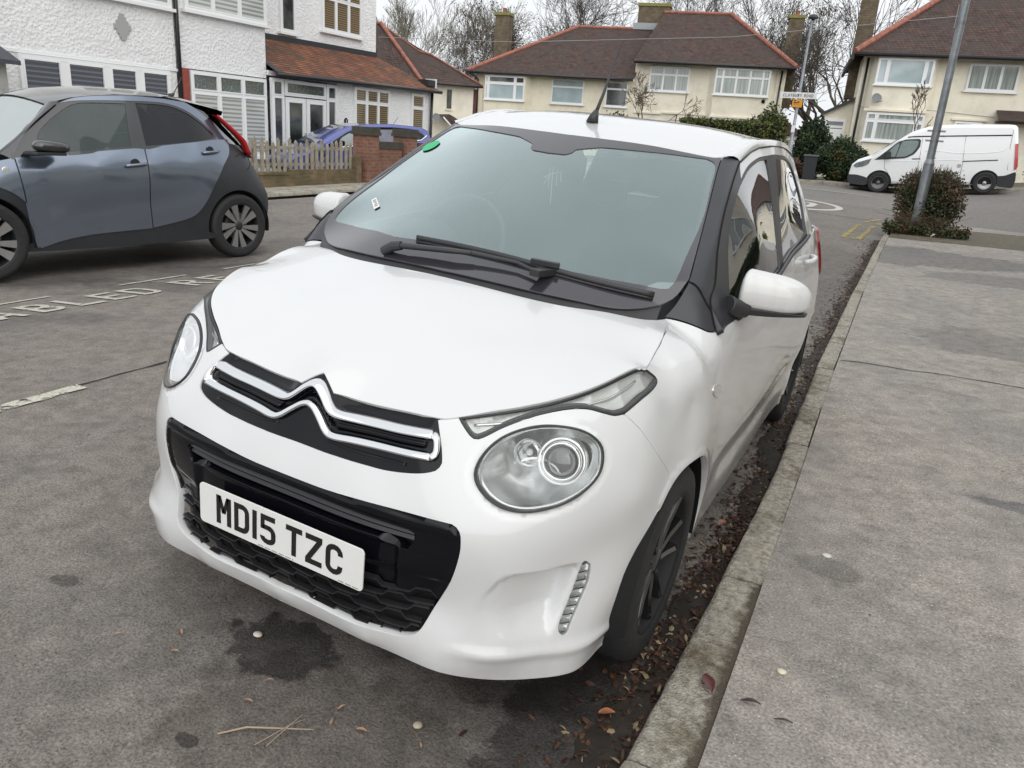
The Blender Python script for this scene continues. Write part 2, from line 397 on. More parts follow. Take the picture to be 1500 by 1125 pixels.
BAKED={"bonnet_edge":[[0.0,0.167,0.787],[0.0186,0.1591,0.7755],[0.0506,0.1458,0.752],[0.0999,0.1591,0.7481],[0.2063,0.1718,0.749],[0.3216,0.1792,0.7572],[0.3712,0.1987,0.7679],[0.4292,0.2371,0.7826],[0.4874,0.273,0.8005],[0.5427,0.3147,0.8205],[0.5882,0.3699,0.8384],[0.6183,0.43,0.8534],[0.6377,0.484,0.8653],[0.6536,0.5398,0.8724],[0.6673,0.58,0.8674],[0.6602,0.6521,0.8816],[0.6581,0.6926,0.8973],[0.6504,0.7507,0.9175],[0.6303,0.8308,0.9234],[0.6164,0.87,0.9313]],"headlamp":[[0.4137,0.6592],[0.4139,0.6854],[0.4334,0.7175],[0.4651,0.7445],[0.511,0.7661],[0.5574,0.7771],[0.6084,0.7765],[0.6427,0.766],[0.6639,0.7458],[0.668,0.7211],[0.6598,0.6876],[0.6321,0.6537],[0.5913,0.6262],[0.5436,0.6106],[0.5047,0.6064],[0.4658,0.6138],[0.4333,0.6334]],"drl_low":[[0.3654,0.7663],[0.3818,0.7493],[0.3969,0.7356],[0.4103,0.7324],[0.4309,0.7415],[0.4598,0.7588],[0.498,0.7773],[0.5456,0.7966],[0.5947,0.8091],[0.6414,0.8116],[0.6792,0.8036],[0.7094,0.7969],[0.7386,0.7994]],"drl_out":[[0.7386,0.7994],[0.8059,0.8214],[0.8738,0.8336],[0.8875,0.8452],[0.8564,0.8665]],"drl_top":[[0.8564,0.8665],[0.8129,0.8719],[0.7564,0.8646],[0.7018,0.8526],[0.6381,0.8376],[0.5692,0.8195],[0.5021,0.7994],[0.4357,0.7818],[0.3654,0.7663]],"shut":[[0.7374,0.7957],[0.7721,0.7632],[0.7959,0.7344],[0.8271,0.6978],[0.8729,0.6488],[0.8948,0.6219],[0.9176,0.5657]],"gr_bot":[[0.0791,0.6327],[0.1095,0.6333],[0.1801,0.6337],[0.2332,0.6355],[0.2962,0.6485],[0.3304,0.661],[0.3406,0.6703],[0.3446,0.6776],[0.3426,0.6923],[0.3353,0.7177],[0.3198,0.7551]],"gr_top":[[0.3174,0.7566],[0.2083,0.7476],[0.1018,0.7461],[0.0538,0.7496],[0.0218,0.7726]],"mask":[[0.0946,0.5562],[0.1991,0.5618],[0.2927,0.5666],[0.3669,0.5675],[0.3832,0.5663],[0.3936,0.5579],[0.3988,0.5417],[0.3995,0.5011],[0.3884,0.4288],[0.3698,0.3694],[0.364,0.3544],[0.3427,0.2972],[0.333,0.2808],[0.3195,0.2696],[0.2934,0.2599],[0.2507,0.2562],[0.1552,0.2487],[0.0047,0.2604]],"scoop":[[0.4278,0.3403],[0.4383,0.3792],[0.4538,0.421],[0.4752,0.4507],[0.5009,0.464],[0.5513,0.4669],[0.5964,0.4691],[0.6446,0.471],[0.6621,0.4674],[0.6681,0.4527],[0.6644,0.4133],[0.6489,0.3556],[0.6273,0.2992],[0.6132,0.2774],[0.5398,0.2742],[0.4703,0.2802],[0.4375,0.2892],[0.4247,0.3125]],"led":[[0.6449,0.469],[0.6588,0.4663],[0.6653,0.459],[0.6665,0.4346],[0.6629,0.41],[0.6534,0.3834],[0.6349,0.3294],[0.6258,0.2995],[0.6167,0.2954],[0.6085,0.3056],[0.6064,0.3161],[0.6099,0.3346],[0.6267,0.3952]],"blk_edge":[[0.6128,0.8701,0.9331],[0.6373,0.8809,0.9316],[0.6718,0.8906,0.927],[0.698,0.8983,0.9209],[0.7107,0.9038,0.9173],[0.7236,0.91,0.9122],[0.735,0.9204,0.9096],[0.7428,0.9338,0.9097]],"door_gap":[[1.2732,0.9074],[1.2745,0.8752],[1.3112,0.7894],[1.3547,0.7058],[1.3879,0.6312],[1.4209,0.518],[1.4128,0.4134]],"repeater":[[1.1799,0.767],[1.1995,0.7752],[1.2493,0.7689],[1.289,0.7558],[1.3058,0.7378],[1.2941,0.724],[1.2507,0.7279],[1.2013,0.7479]],"gap_line":[[0.7457,0.7936,0.9464],[0.7071,0.9632,0.984],[0.6958,1.0334,1.0221],[0.6693,1.1147,1.0867],[0.6567,1.157,1.1168],[0.6329,1.2592,1.1789],[0.6117,1.3754,1.2457],[0.5916,1.4988,1.3059],[0.5762,1.6099,1.3533]],"glass_f":[[1.4486,0.9664],[1.4764,1.0024],[1.6184,1.1438],[1.6942,1.197],[1.8062,1.2629],[1.9266,1.3063],[2.0329,1.3373],[2.1641,1.3585],[2.2843,1.37],[2.2687,1.3184],[2.2041,1.2142],[2.1359,1.1297],[2.0814,1.059],[1.8594,1.0436]],"glass_r":[[2.3848,1.3765],[2.5956,1.3732],[2.7875,1.3521],[2.8825,1.3163],[2.8795,1.2515],[2.831,1.1833],[2.7548,1.1227],[2.553,1.0879],[2.2377,1.0513],[2.2265,1.0632],[2.2389,1.1274],[2.3013,1.2544],[2.329,1.3404]],"gutter":[[1.9451,1.3533],[2.0892,1.3852],[2.2151,1.4044],[2.3305,1.4129],[2.5025,1.4036],[2.8208,1.381]],"clear_bot":[[0.0936,0.7792],[0.2242,0.7765],[0.3402,0.8072],[0.4383,0.8429],[0.5192,0.8767],[0.5746,0.8943],[0.5985,0.9056],[0.6066,0.9397],[0.5981,1.0474],[0.5818,1.2194],[0.551,1.3688],[0.5316,1.4632],[0.5157,1.4917],[0.4926,1.4943],[0.3139,1.4085],[0.1571,1.3628],[0.1393,1.3065],[0.0827,1.2831]],"wscreen_edge":[[0.6305,0.8215,0.9412],[0.6397,0.91,1.0025],[0.6364,0.952,1.0352],[0.6193,1.0615,1.0989],[0.5811,1.2512,1.2017],[0.5393,1.4601,1.3186],[0.5312,1.5306,1.3552]],"bonnet_rear":[[-0.0086,0.6536,0.9597],[0.1199,0.6569,0.9589],[0.2912,0.6748,0.9524],[0.3959,0.7054,0.9474],[0.4742,0.7508,0.9482],[0.5667,0.7989,0.9447]],"wiper":[[0.2984,0.7583,0.9994],[0.5693,0.854,0.9768]],"chr_up":[[-0.0017,0.7662],[0.0145,0.7622],[0.0331,0.7473],[0.0563,0.7254],[0.0762,0.7173],[0.1204,0.7159],[0.2225,0.7198],[0.3167,0.7278]],"chr_low":[[-0.0002,0.7223],[0.018,0.7165],[0.0416,0.6989],[0.0661,0.6784],[0.0882,0.6718],[0.1385,0.6756],[0.2359,0.6804],[0.3195,0.6866]],"chr_end":[[0.3167,0.7278],[0.3247,0.7236],[0.3294,0.7102],[0.3288,0.6951],[0.3195,0.6866]],"slot":[[0.0302,0.5378],[0.1712,0.5339],[0.2935,0.513],[0.2909,0.4738],[0.2444,0.4619],[0.1468,0.468]],"lampc":[[0.5893,0.7188],[0.5044,0.7078],[0.5333,0.6873]]}
# ================= shared materials =================
def dirty_paint(name,base,coat=1.0,rough=.35,metal=0.0,dirt=(.30,.26,.21),amt=.35,zlo=.2,zhi=.55,streak=0.0):
    m,nt,out=nmat(name); L=nt.links.new; b=pbsdf(nt,base,rough,metal,coat,.04)
    tc=N(nt,'ShaderNodeTexCoord'); sp=N(nt,'ShaderNodeSeparateXYZ'); L(tc.outputs['Object'],sp.inputs[0])
    n1=N(nt,'ShaderNodeTexNoise',Scale=6,Detail=8,Roughness=.7); L(tc.outputs['Object'],n1.inputs['Vector'])
    n2=N(nt,'ShaderNodeTexNoise',Scale=260,Detail=2); L(tc.outputs['Object'],n2.inputs['Vector'])
    z=N(nt,'ShaderNodeMapRange'); z.inputs[1].default_value=zlo; z.inputs[2].default_value=zhi; z.inputs[3].default_value=1; z.inputs[4].default_value=0; L(sp.outputs[2],z.inputs[0])
    p=N(nt,'ShaderNodeMath',operation='POWER'); p.inputs[1].default_value=1.6; L(z.outputs[0],p.inputs[0])
    r1=N(nt,'ShaderNodeMapRange'); r1.inputs[1].default_value=.35; r1.inputs[2].default_value=.75; L(n1.outputs[0],r1.inputs[0])
    a=N(nt,'ShaderNodeMath',operation='MULTIPLY'); L(p.outputs[0],a.inputs[0]); L(r1.outputs[0],a.inputs[1])
    # road-spatter specks
    r2=N(nt,'ShaderNodeMapRange'); r2.inputs[1].default_value=.70; r2.inputs[2].default_value=.78; L(n2.outputs[0],r2.inputs[0])
    s2=N(nt,'ShaderNodeMath',operation='MULTIPLY'); L(r2.outputs[0],s2.inputs[0]); L(p.outputs[0],s2.inputs[1])
    add=N(nt,'ShaderNodeMath',operation='ADD'); L(a.outputs[0],add.inputs[0]); L(s2.outputs[0],add.inputs[1]); add.use_clamp=True
    base_add=N(nt,'ShaderNodeMath',operation='MULTIPLY_ADD'); base_add.inputs[1].default_value=amt; base_add.inputs[2].default_value=.015; L(add.outputs[0],base_add.inputs[0])
    mx=N(nt,'ShaderNodeMix',data_type='RGBA'); mx.inputs[6].default_value=(*base,1); mx.inputs[7].default_value=(*dirt,1); L(base_add.outputs[0],mx.inputs[0])
    if streak:
        mp=N(nt,'ShaderNodeMapping'); mp.inputs['Scale'].default_value=(30,30,2.2); L(tc.outputs['Object'],mp.inputs[0])
        n3=N(nt,'ShaderNodeTexNoise',Scale=1.0,Detail=4); L(mp.outputs[0],n3.inputs['Vector'])
        r3=N(nt,'ShaderNodeMapRange'); r3.inputs[1].default_value=.52; r3.inputs[2].default_value=.75; r3.inputs[4].default_value=streak; L(n3.outputs[0],r3.inputs[0])
        mx2=N(nt,'ShaderNodeMix',data_type='RGBA'); mx2.inputs[7].default_value=(.5,.5,.47,1); L(mx.outputs[2],mx2.inputs[6]); L(r3.outputs[0],mx2.inputs[0]); mx=mx2
    L(mx.outputs[2],b.inputs['Base Color'])
    cr=N(nt,'ShaderNodeMapRange'); cr.inputs[3].default_value=.04; cr.inputs[4].default_value=.4; L(base_add.outputs[0],cr.inputs[0]); L(cr.outputs[0],b.inputs['Coat Roughness'])
    L(b.outputs[0],out.inputs[0]); return m
WHITE=dirty_paint('white_paint',(.665,.672,.675))
MIRW=dirty_paint('mirror_paint',(.68,.68,.67),amt=.05,zlo=0,zhi=3,streak=.35)
GLOSSB=simple('gloss_black',(.004,.004,.006),.10,spec=.30,var=.1)
DKGREY=simple('dark_gloss_grey',(.02,.021,.024),.2,coat=.6)
MATTEB=simple('matte_black_plastic',(.028,.028,.031),.42,bump=.15,bscale=600,var=.15)
TRIMB=simple('satin_black_trim',(.030,.031,.036),.33,bump=.05,bscale=800,var=.1)
MESHB=simple('grille_plastic',(.018,.018,.02),.38,var=.2)
RUBBER=simple('rubber',(.02,.02,.021),.75,var=.3,vscale=30,bump=.2,bscale=300)
VOID=simple('underbody_black',(.006,.006,.006),.9)
CHROME=simple('chrome',(.82,.83,.84),.06,metal=1)
REFL=simple('lamp_reflector',(.60,.61,.61),.22,metal=1,var=.2,vscale=14)
REFLD=simple('lamp_reflector_dull',(.70,.71,.69),.38,metal=.35,var=.10)
LENS=glass('lamp_lens',(.95,.96,.95),.7,1.45,haze=.08,hazec=(.75,.77,.76))
DARKLENS=glass('projector_lens',(.8,.85,.85),2.2,1.6)
WSG=glass('windscreen_glass',(.84,.94,.93),3.3,1.55,haze=.12,hazec=(.48,.64,.66),gcol=(.88,1.0,1.0))
SIDEG=glass('side_glass',(.42,.47,.45),1.9,1.65,haze=0)
FRIT=simple('glass_frit',(.035,.033,.040),.12,coat=1,coatr=.02)
ALLOYB=simple('black_alloy',(.010,.010,.012),.16,coat=1)
RED=glass('red_lens',(.55,.02,.02),1.2,1.5,haze=.35,hazec=(.5,.01,.01))
SEAT=simple('seat_fabric',(.06,.065,.07),.9,bump=.3,bscale=500,var=.2)
DASH=simple('dashboard_plastic',(.085,.09,.095),.6,bump=.3,bscale=400)
HEAD=simple('headlining',(.45,.45,.43),.95)
LEDM=simple('led_plastic',(.72,.74,.74),.18,metal=.5,coat=.6,var=.25,vscale=90)
STEEL=simple('dull_steel',(.25,.25,.26),.45,metal=1)
# ================= white hatchback (the subject) =================
TILT=math.radians(2.904778504413751)
def mirror_obj(o,name=None):
    me=o.data.copy(); cn=None
    if me.has_custom_normals:
        cn=np.zeros((len(me.vertices),3)); vi=np.empty(len(me.loops),int); me.loops.foreach_get('vertex_index',vi); nn=np.empty(len(me.loops)*3); me.corner_normals.foreach_get('vector',nn); cn[vi]=nn.reshape(-1,3); cn[:,0]*=-1
    co=np.empty(len(me.vertices)*3); me.vertices.foreach_get('co',co); co=co.reshape(-1,3); co[:,0]*=-1; me.vertices.foreach_set('co',co.ravel()); me.flip_normals(); me.update()
    if cn is not None: me.normals_split_custom_set_from_vertices([tuple(q) for q in cn])
    c=bpy.data.objects.new(o.name.split('.')[0],me); COL.objects.link(c); c.parent=o.parent
    for md in o.modifiers:
        n=c.modifiers.new(md.name,md.type)
        if md.type=='BEVEL': n.width=md.width;n.segments=md.segments;n.limit_method=md.limit_method;n.angle_limit=md.angle_limit
    return c
def both(o,kids=()):
    c=mirror_obj(o)
    for k in kids: 
        m=mirror_obj(k); m.parent=c
    return c
def B(k): return np.array(BAKED[k],float)
car=empty('hatchback_car',(0,0,0),(0,TILT,0))
tag(car,'white five-door hatchback parked in front with black grille and white mirrors','car')
ARC_R=.325; HUBF=(.70,.285); HUBR=(3.04,.285)
def S_of(x,y): return float(toS(x,y)[0])
def yz_to_uv(P):  # side region y>=1
    return np.array([(HP+(y-Y1),z) for y,z in P])
def arch_uv(hub,a0,a1,n=28,r=ARC_R,xr=.795):
    """arch circle in the side view; angle from +y (rear) over the top; -> (S,z) on the body"""
    out=[]
    for a in np.linspace(a0,a1,n):
        y=hub[0]+r*math.cos(a); z=hub[1]+r*math.sin(a); x=xr
        for _ in range(8):
            S,rr=toS(x,y); R=float(SURF['A'].r([float(S)],[z])[0]); 
            if y<Y1: x=math.sqrt(max(R*R-(Y1-y)**2,.01))
            elif y>Y2: x=math.sqrt(max(R*R-(y-Y2)**2,.01))
            else: x=R
        out.append((S_of(x,y),z))
    return np.array(out)
scoop=closed_smooth(B('scoop'),.008)
sc_sharp=B('scoop')[1:13]
hl=closed_smooth(B('headlamp'),.010)
led=closed_smooth(B('led'),.006)
archfull=arch_uv(HUBF,-.3,math.pi+.3,60)
archR=arch_uv(HUBR,-.3,math.pi+.3,60)
def relief_A(uv):
    u=uv.copy(); u[:,0]=np.abs(u[:,0]); S,z=u[:,0],u[:,1]; o=np.zeros(len(u))
    m=(S>.38)&(S<.72)&(z>.26)&(z<.52)
    if m.any():
        q=u[m]; ins=inpoly(q,scoop); d=pdist(q,sc_sharp,False)
        o[m]-=np.where(ins,.038*sstep(0,.013,d)*sstep(.43,.58,q[:,0])*sstep(.285,.37,q[:,1])*sstep(.002,.03,pdist(q,led)*np.where(inpoly(q,led),0,1)),0)
    win=sstep(.36,.48,S)*(1-sstep(.70,.88,S))
    o+=.007*win*np.exp(-((z-.262)/.016)**2)-.006*win*sstep(.262,.20,z)
    m=(S>.36)&(S<.85)&(z>.54)&(z<.86)
    if m.any():
        d=pdist(u[m],hl); o[m]-=np.where(inpoly(u[m],hl),0,.0035*(1-sstep(.006,.022,d)))
    m=(S>.85)&(S<1.75)&(z<.70)
    if m.any():
        d=pdist(u[m],archfull,False); o[m]+=.004*(1-sstep(.012,.028,d))
    m=(S>2.9)&(S<4.1)&(z<.70)
    if m.any():
        d=pdist(u[m],archR,False); o[m]+=.004*(1-sstep(.012,.028,d))
    # lower door crease and rising shoulder line
    sd=sstep(1.35,1.6,S)*(1-sstep(3.2,3.6,S))
    o-=.010*sd*sstep(.50,.40,z)*(1-sstep(.40,.30,z)*.8)
    return o
RA=relief_A
# ---- outlines
drl_low=crspline(B('drl_low'),5); drl_out=crspline(B('drl_out'),5); drl_top=crspline(B('drl_top'),5)
drl_loop=resample(np.vstack([drl_low,drl_out[1:],drl_top[1:-1]]),.008,True)
shut=crspline(B('shut'),5)
gr_bot=crspline(np.vstack([[0,.6325],B('gr_bot')]),4); gr_top=np.vstack([B('gr_top'),[0.0,.787]])
aF0=math.pi+.3
front_arch_low=arch_uv(HUBF,math.pi+.295,math.pi-.02,14)     # lip up to the shut line
sh_end=shut[-1]
arc_all=arch_uv(HUBF,math.pi+.295,0.0,120)
k=int(np.argmin(np.linalg.norm(arc_all-sh_end,axis=1)))
arc_bump=arc_all[:k+1]; arc_fend=arc_all[k:]; shut=np.vstack([shut[:-3],[(shut[-4]+2*arc_all[k])/3],arc_all[k:k+1]])
lip=np.array([(0,.205),(.10,.203),(.26,.20),(.38,.196),(.50,.190),(.66,.188),(arc_bump[0][0],arc_bump[0][1])])
bl_=arc_bump
half=seg(gr_bot[:],drl_top[-1:].tolist()+drl_low[:1].tolist() if False else [gr_bot[-1].tolist(),drl_low[0].tolist()],drl_low,[drl_low[-1].tolist(),shut[0].tolist()],shut,arc_bump[::-1],lip[::-1],step=.010)
bumper_outer=symloop(half[:]); 
d=np.linalg.norm(np.roll(bumper_outer,-1,0)-bumper_outer,axis=1); bumper_outer=bumper_outer[d>2e-3]
mask_half=crspline(np.vstack([[0,.5555],B('mask')[:-1],[0,.2605]]),3)
mask_loop=resample(symloop(mask_half)[:],.010,True)
bump=panel('front_bumper','A',bumper_outer,[mask_loop,hl,mir(hl)[::-1],led,mir(led)[::-1]],res=.0095,mat=WHITE,parent=car,relief=RA,flange=.02)
# ---- bonnet
be=B('bonnet_edge')
B2=[tuple(p) for p in be]+[(0,.30,.848),(.25,.30,.840),(0,.45,.905),(0,.64,.959),(0,.78,.988),(.3,.48,.893),(.3,.72,.960),(.47,.55,.900),(.47,.80,.950),(.46,.36,.855)]
B2=[(x,y,z+(.004 if x>.4 and y>.2 and y<.7 else 0)) for x,y,z in B2]
SURF['B']=Height(B2,2e-4)
rear=B('bonnet_rear')[1:]; 
bon_half=seg([p[:2] for p in be[:3]],[p[:2] for p in be[2:14]],[p[:2] for p in be[13:]],[be[-1][:2].tolist()]+[p[:2].tolist() for p in rear[::-1]]+[[0,.652]],step=.012)
bonnet_loop=symloop(bon_half); d=np.linalg.norm(np.roll(bonnet_loop,-1,0)-bonnet_loop,axis=1); bonnet_loop=bonnet_loop[d>2e-3]
bonnet=panel('bonnet','B',bonnet_loop,[],res=.018,mat=WHITE,parent=car,gap=.0018,flange=.02)
# ---- fender
gapd=crspline(B('door_gap'),4)
gl=arch_uv(HUBF,0.0,-.11,4)
bed=[ (float(toS(x,y)[0]),z) for x,y,z in be[13:]]
blk=[(float(toS(x,y)[0]),z) for x,y,z in B('blk_edge')]
gap_side=[(1.2675,.9085),(1.275,.8751),(1.2962,.7935),(1.325,.70),(1.352,.60),(1.376,.50),(1.392,.40),(1.398,.30),(1.398,.235)]
fend=seg(shut[::-1],drl_out,[p for p in bed],blk,[blk[-1],gap_side[0]],gap_side,[gap_side[-1],(1.375,.235)],arch_uv(HUBF,-.155,0,4),arc_fend[::-1],step=.012)
d=np.linalg.norm(np.roll(fend,-1,0)-fend,axis=1); fend=fend[d>2e-3]
f1=panel('front_wing','A',fend,[],res=.014,mat=WHITE,parent=car,relief=RA,flange=.02)
rep=closed_smooth(B('repeater'),.005)
r1=panel('side_repeater','A',rep,[],res=.006,off=.004,mat=LEDM,parent=f1,relief=RA,flange=.006)
both(f1,[r1])
# ---- doors and rear quarter
belt=lambda y: (.916+ .107*sstep(1.0,2.4,np.array(y))+.035*sstep(2.2,3.0,np.array(y)))
def BZ(y): return float(belt(y))
yb=1.87
uF=lambda y:HP+y-Y1
d1=[(1.2675,.912)]+[(uF(y),BZ(y)) for y in np.linspace(1.03,yb,16)]
door1=seg(d1,[(uF(yb),BZ(yb)),(uF(yb+.015),.6),(uF(yb),.255)],[(uF(yb),.255),(1.398,.25)],[(1.398,.25),(1.398,.30),(1.392,.40),(1.376,.50),(1.352,.60),(1.325,.70),(1.2962,.7935),(1.275,.8751),(1.2675,.912)],step=.02)
D1=panel('front_door','A',door1,[],res=.022,mat=WHITE,parent=car,relief=RA)
ye=2.60
rear_edge=[(uF(2.66),BZ(2.66)),(uF(2.67),.85),(uF(2.64),.72)]
ar=arch_uv(HUBR,math.pi*.72,math.pi+.12,16)
door2=seg([(uF(yb),BZ(yb))]+[(uF(y),BZ(y)) for y in np.linspace(yb+.05,2.66,12)],rear_edge,[rear_edge[-1],ar[0].tolist()],ar,[ar[-1].tolist(),(uF(yb),.255)],[(uF(yb),.255),(uF(yb+.015),.6),(uF(yb),BZ(yb))],step=.02)
D2=panel('rear_door','A',door2,[],res=.022,mat=WHITE,parent=car,relief=RA)
aq=arch_uv(HUBR,math.pi*.72,-.25,30); Smax=float(toS(0.0,3.4)[0])-.002
q=seg(rear_edge[::-1],[(uF(y),BZ(y)) for y in (2.66,2.8,2.95)]+[(uF(3.1),1.05),(Smax,1.05)],[(Smax,1.05),(Smax,.22)],[(Smax,.22),aq[-1].tolist()],aq[::-1],[aq[0].tolist(),rear_edge[-1]],step=.02)
QP=panel('quarter_panel','A',q,[],res=.025,mat=WHITE,parent=car,relief=RA)
sill=seg([(1.40,.262),(uF(2.70),.262)],[(uF(2.70),.262),(uF(2.72),.19)],[(uF(2.72),.19),(1.40,.19)],[(1.40,.19),(1.40,.262)],step=.03)
SL=panel('side_skirt','A',sill,[],res=.03,mat=WHITE,parent=car,relief=lambda uv:RA(uv)-.004)
both(SL)
def handle(y,z,parent):
    mb=MB(); S=uF(y); pts=[]
    for t in np.linspace(-.085,.085,11):
        p=SURF['A'].pos([[S+t,z+t*.06]],.0)[0]; o=.028*(1-(abs(t)/.085)**4); pts.append((p[0]+o+.004,p[1],p[2]))
    mb.tube(pts,[.010,.012]+[.013]*7+[.012,.010],8,flat=1.0); return mb.build('door_handle',WHITE,parent,smooth=True)
h1=handle(1.72,.90,D1); h2=handle(2.50,.955,D2)
tl=seg([(uF(3.05),.98),(uF(3.08),1.03),(uF(3.18),1.045)],[(uF(3.18),1.045),(uF(3.26),.86)],[(uF(3.26),.86),(uF(3.16),.80),(uF(3.08),.86)],[(uF(3.08),.86),(uF(3.05),.98)],step=.02)
T1=panel('tail_lamp','A',tl,[],res=.02,off=.012,mat=RED,parent=QP,relief=RA,flange=.02)
both(D1,[h1]); both(D2,[h2]); both(QP,[T1])
# ---- upper side frame (white), windows, pillars
gut=B('gutter'); gp=B('gap_line')
gtop=[(uF(1.61),1.353),(uF(1.754),1.3865),(uF(1.88),1.4045),(uF(1.995),1.414),(uF(2.17),1.416),(uF(2.40),1.408),(uF(2.6),1.392),(uF(2.8),1.362),(uF(2.95),1.32)]
gtop2=gtop+[(uF(3.08),1.26),(uF(3.17),1.18),(uF(3.23),1.045)]
GAPUV=[(1.2675,.912)]+[(float(toS(p_[0],p_[1])[0]),p_[2]) for p_ in gp[1:]]
wtop=[(uF(1.56),1.302),(uF(1.60),1.316),(uF(1.70),1.345),(uF(1.83),1.367),(uF(1.95),1.378),(uF(2.05),1.384),(uF(2.26),1.379),(uF(2.45),1.357),(uF(2.55),1.32),(uF(2.60),1.25),(uF(2.62),1.17),(uF(2.60),1.10)]
def beltG(y): return BZ(y)-.002
white=seg(gtop2,[gtop2[-1],(uF(2.62),BZ(2.62))],[(uF(2.62),BZ(2.62)),wtop[-1]],wtop[::-1],[wtop[0],gtop2[0]],step=.015)
UF=panel('roof_side_frame','G',white,[],res=.02,mat=WHITE,parent=car,off=.001,flange=.015)
both(UF)
wf=seg([(uF(1.09),.940),(uF(1.141),1.002),(uF(1.21),1.08),(uF(1.283),1.144),(uF(1.359),1.197),(uF(1.471),1.258),(uF(1.591),1.300),(uF(1.698),1.331),(uF(1.829),1.354),(uF(1.93),1.364)],[(uF(1.93),1.364),(uF(1.90),1.25),(uF(1.80),BZ(1.80)+.012)],[(uF(1.80),BZ(1.80)+.012),(uF(1.09),.940)],step=.015)
wr=seg([(uF(2.04),1.370),(uF(2.26),1.367),(uF(2.44),1.347),(uF(2.53),1.312),(uF(2.57),1.25),(uF(2.585),1.17),(uF(2.54),1.07)],[(uF(2.54),1.07),(uF(1.88),BZ(1.88)+.012)],[(uF(1.88),BZ(1.88)+.012),(uF(1.96),1.20),(uF(2.04),1.370)],step=.015)
band=seg(GAPUV,[GAPUV[-1],wtop[0]],wtop,[wtop[-1],(uF(2.605),BZ(2.60))],[(uF(2.605),BZ(2.60)),(uF(1.9),BZ(1.9)),(uF(1.3),BZ(1.3)),(1.2685,.912)],step=.015)
FR=panel('window_frame','G',band,[wf,wr],res=.016,mat=TRIMB,parent=car,off=-.001,flange=.02)
both(FR)
sw1=panel('side_window','G',wf,[],res=.035,off=-.006,mat=SIDEG,parent=car,flange=0,gap=-.002)
sw2=panel('side_window','G',wr,[],res=.035,off=-.006,mat=SIDEG,parent=car,flange=0,gap=-.002)
both(sw1);both(sw2)
mb=MB(); pts=[tuple(SURF['G'].pos([[uF(y),BZ(y)+.006]],.006)[0]) for y in np.linspace(1.12,2.60,14)]
mb.tube(pts,.008,6,flat=1.4); both(mb.build('window_moulding',MATTEB,car,smooth=True))
# ---- windscreen
we=B('wscreen_edge'); we[0]=[.628,.835,.95]
base=np.array([(0,.672),(.15,.677),(.30,.695),(.42,.732),(.52,.782),(.60,.852)])
ws_half=seg(base,[(.60,.852),(.628,.893),(.6395,.952)],[(.640,.952),(.620,1.061),(.583,1.251),(.541,1.46),(.531,1.531)],[(.531,1.531),(.486,1.506),(.33,1.452),(.15,1.416),(0,1.405)],step=.02)
ws=symloop(ws_half); d=np.linalg.norm(np.roll(ws,-1,0)-ws,axis=1); ws=ws[d>2e-3]
cb=B('clear_bot')
chalf=crspline(np.vstack([[0,cb[0][1]+.002],cb[1:7]]),4)
cright=crspline(cb[6:13],4)
cl=resample(np.vstack([chalf,cright,crspline(cb[13:16],4),[(.085,1.325),(.078,1.30),(.06,1.285),(0,1.28)]]),.012)
clear=symloop(cl); d=np.linalg.norm(np.roll(clear,-1,0)-clear,axis=1); clear=clear[d>2e-3]
WS=panel('windscreen','W',ws,[clear],res=.02,mat=FRIT,parent=car,off=.004,flange=.006)
WC=panel('glass_pane','W',clear,[],res=.02,mat=WSG,parent=WS,off=.0005,flange=0,gap=-.001)
# ---- roof
roof_half=seg([(0,1.412),(.15,1.423),(.33,1.459),(.486,1.513),(.531,1.538)],[(.531,1.538),(.540,1.62),(.545,1.75),(.550,1.9),(.562,2.2),(.548,2.6),(.52,2.85),(.47,3.07)],[(.47,3.07),(.3,3.13),(0,3.15)],step=.03)
rl=symloop(roof_half); d=np.linalg.norm(np.roll(rl,-1,0)-rl,axis=1); rl=rl[d>2e-3]
def roof_relief(uv):
    x=np.abs(uv[:,0]); return .006*sstep(.50,.53,x)-.0
RF=panel('roof','R',rl,[],res=.03,mat=WHITE,parent=car,relief=roof_relief,flange=.015)
# roof side rail bridging roof edge and gutter
ra=[tuple(SURF['R'].pos([[x,y]],.006)[0]) for x,y in [(.533,1.532),(.540,1.62),(.545,1.75),(.550,1.9),(.562,2.2),(.548,2.6),(.52,2.85),(.47,3.07)]]
rb=[tuple(SURF['G'].pos([[u,z]],.001)[0]) for u,z in gtop]
rail=strip_obj('roof_rail',ra,rb,WHITE,car,bulge=.014); both(rail)
mb=MB(); mb.tube([ (p[0]+.002,p[1],p[2]-.001) for p in rb],.0035,6); both(mb.build('roof_seal',MATTEB,car,smooth=True))
# a pillar and corner cover (between windscreen edge and the door gap)
pa=[(.6135,.869,.937),(.628,.893,.965),(.640,.925,1.008),(.642,.952,1.036),(.622,1.061,1.101),(.585,1.251,1.204),(.543,1.46,1.322),(.534,1.535,1.359)]
be_=B('blk_edge')
pb=[tuple(be_[-1]+np.array([.002,0,.002]))]+[tuple(SURF['G'].pos([[u,z]],.001)[0]) for u,z in GAPUV[1:]]
def rsn(P,n):
    P=crspline(P,6); q=np.concatenate([[0],np.cumsum(np.linalg.norm(np.diff(P,axis=0),axis=1))]); t=np.linspace(0,q[-1],n); return np.column_stack([np.interp(t,q,P[:,k]) for k in range(3)])
nP,nU=60,16; PA=rsn(pa,nP); PB=rsn(pb,nP); BE_=rsn(be_,nU+1)+np.array([0,0,.003])
lin=np.array([BE_[0]*(1-k/nU)+BE_[-1]*(k/nU) for k in range(nU+1)]); dev=BE_-lin
PG=np.zeros((nP,nU+1,3))
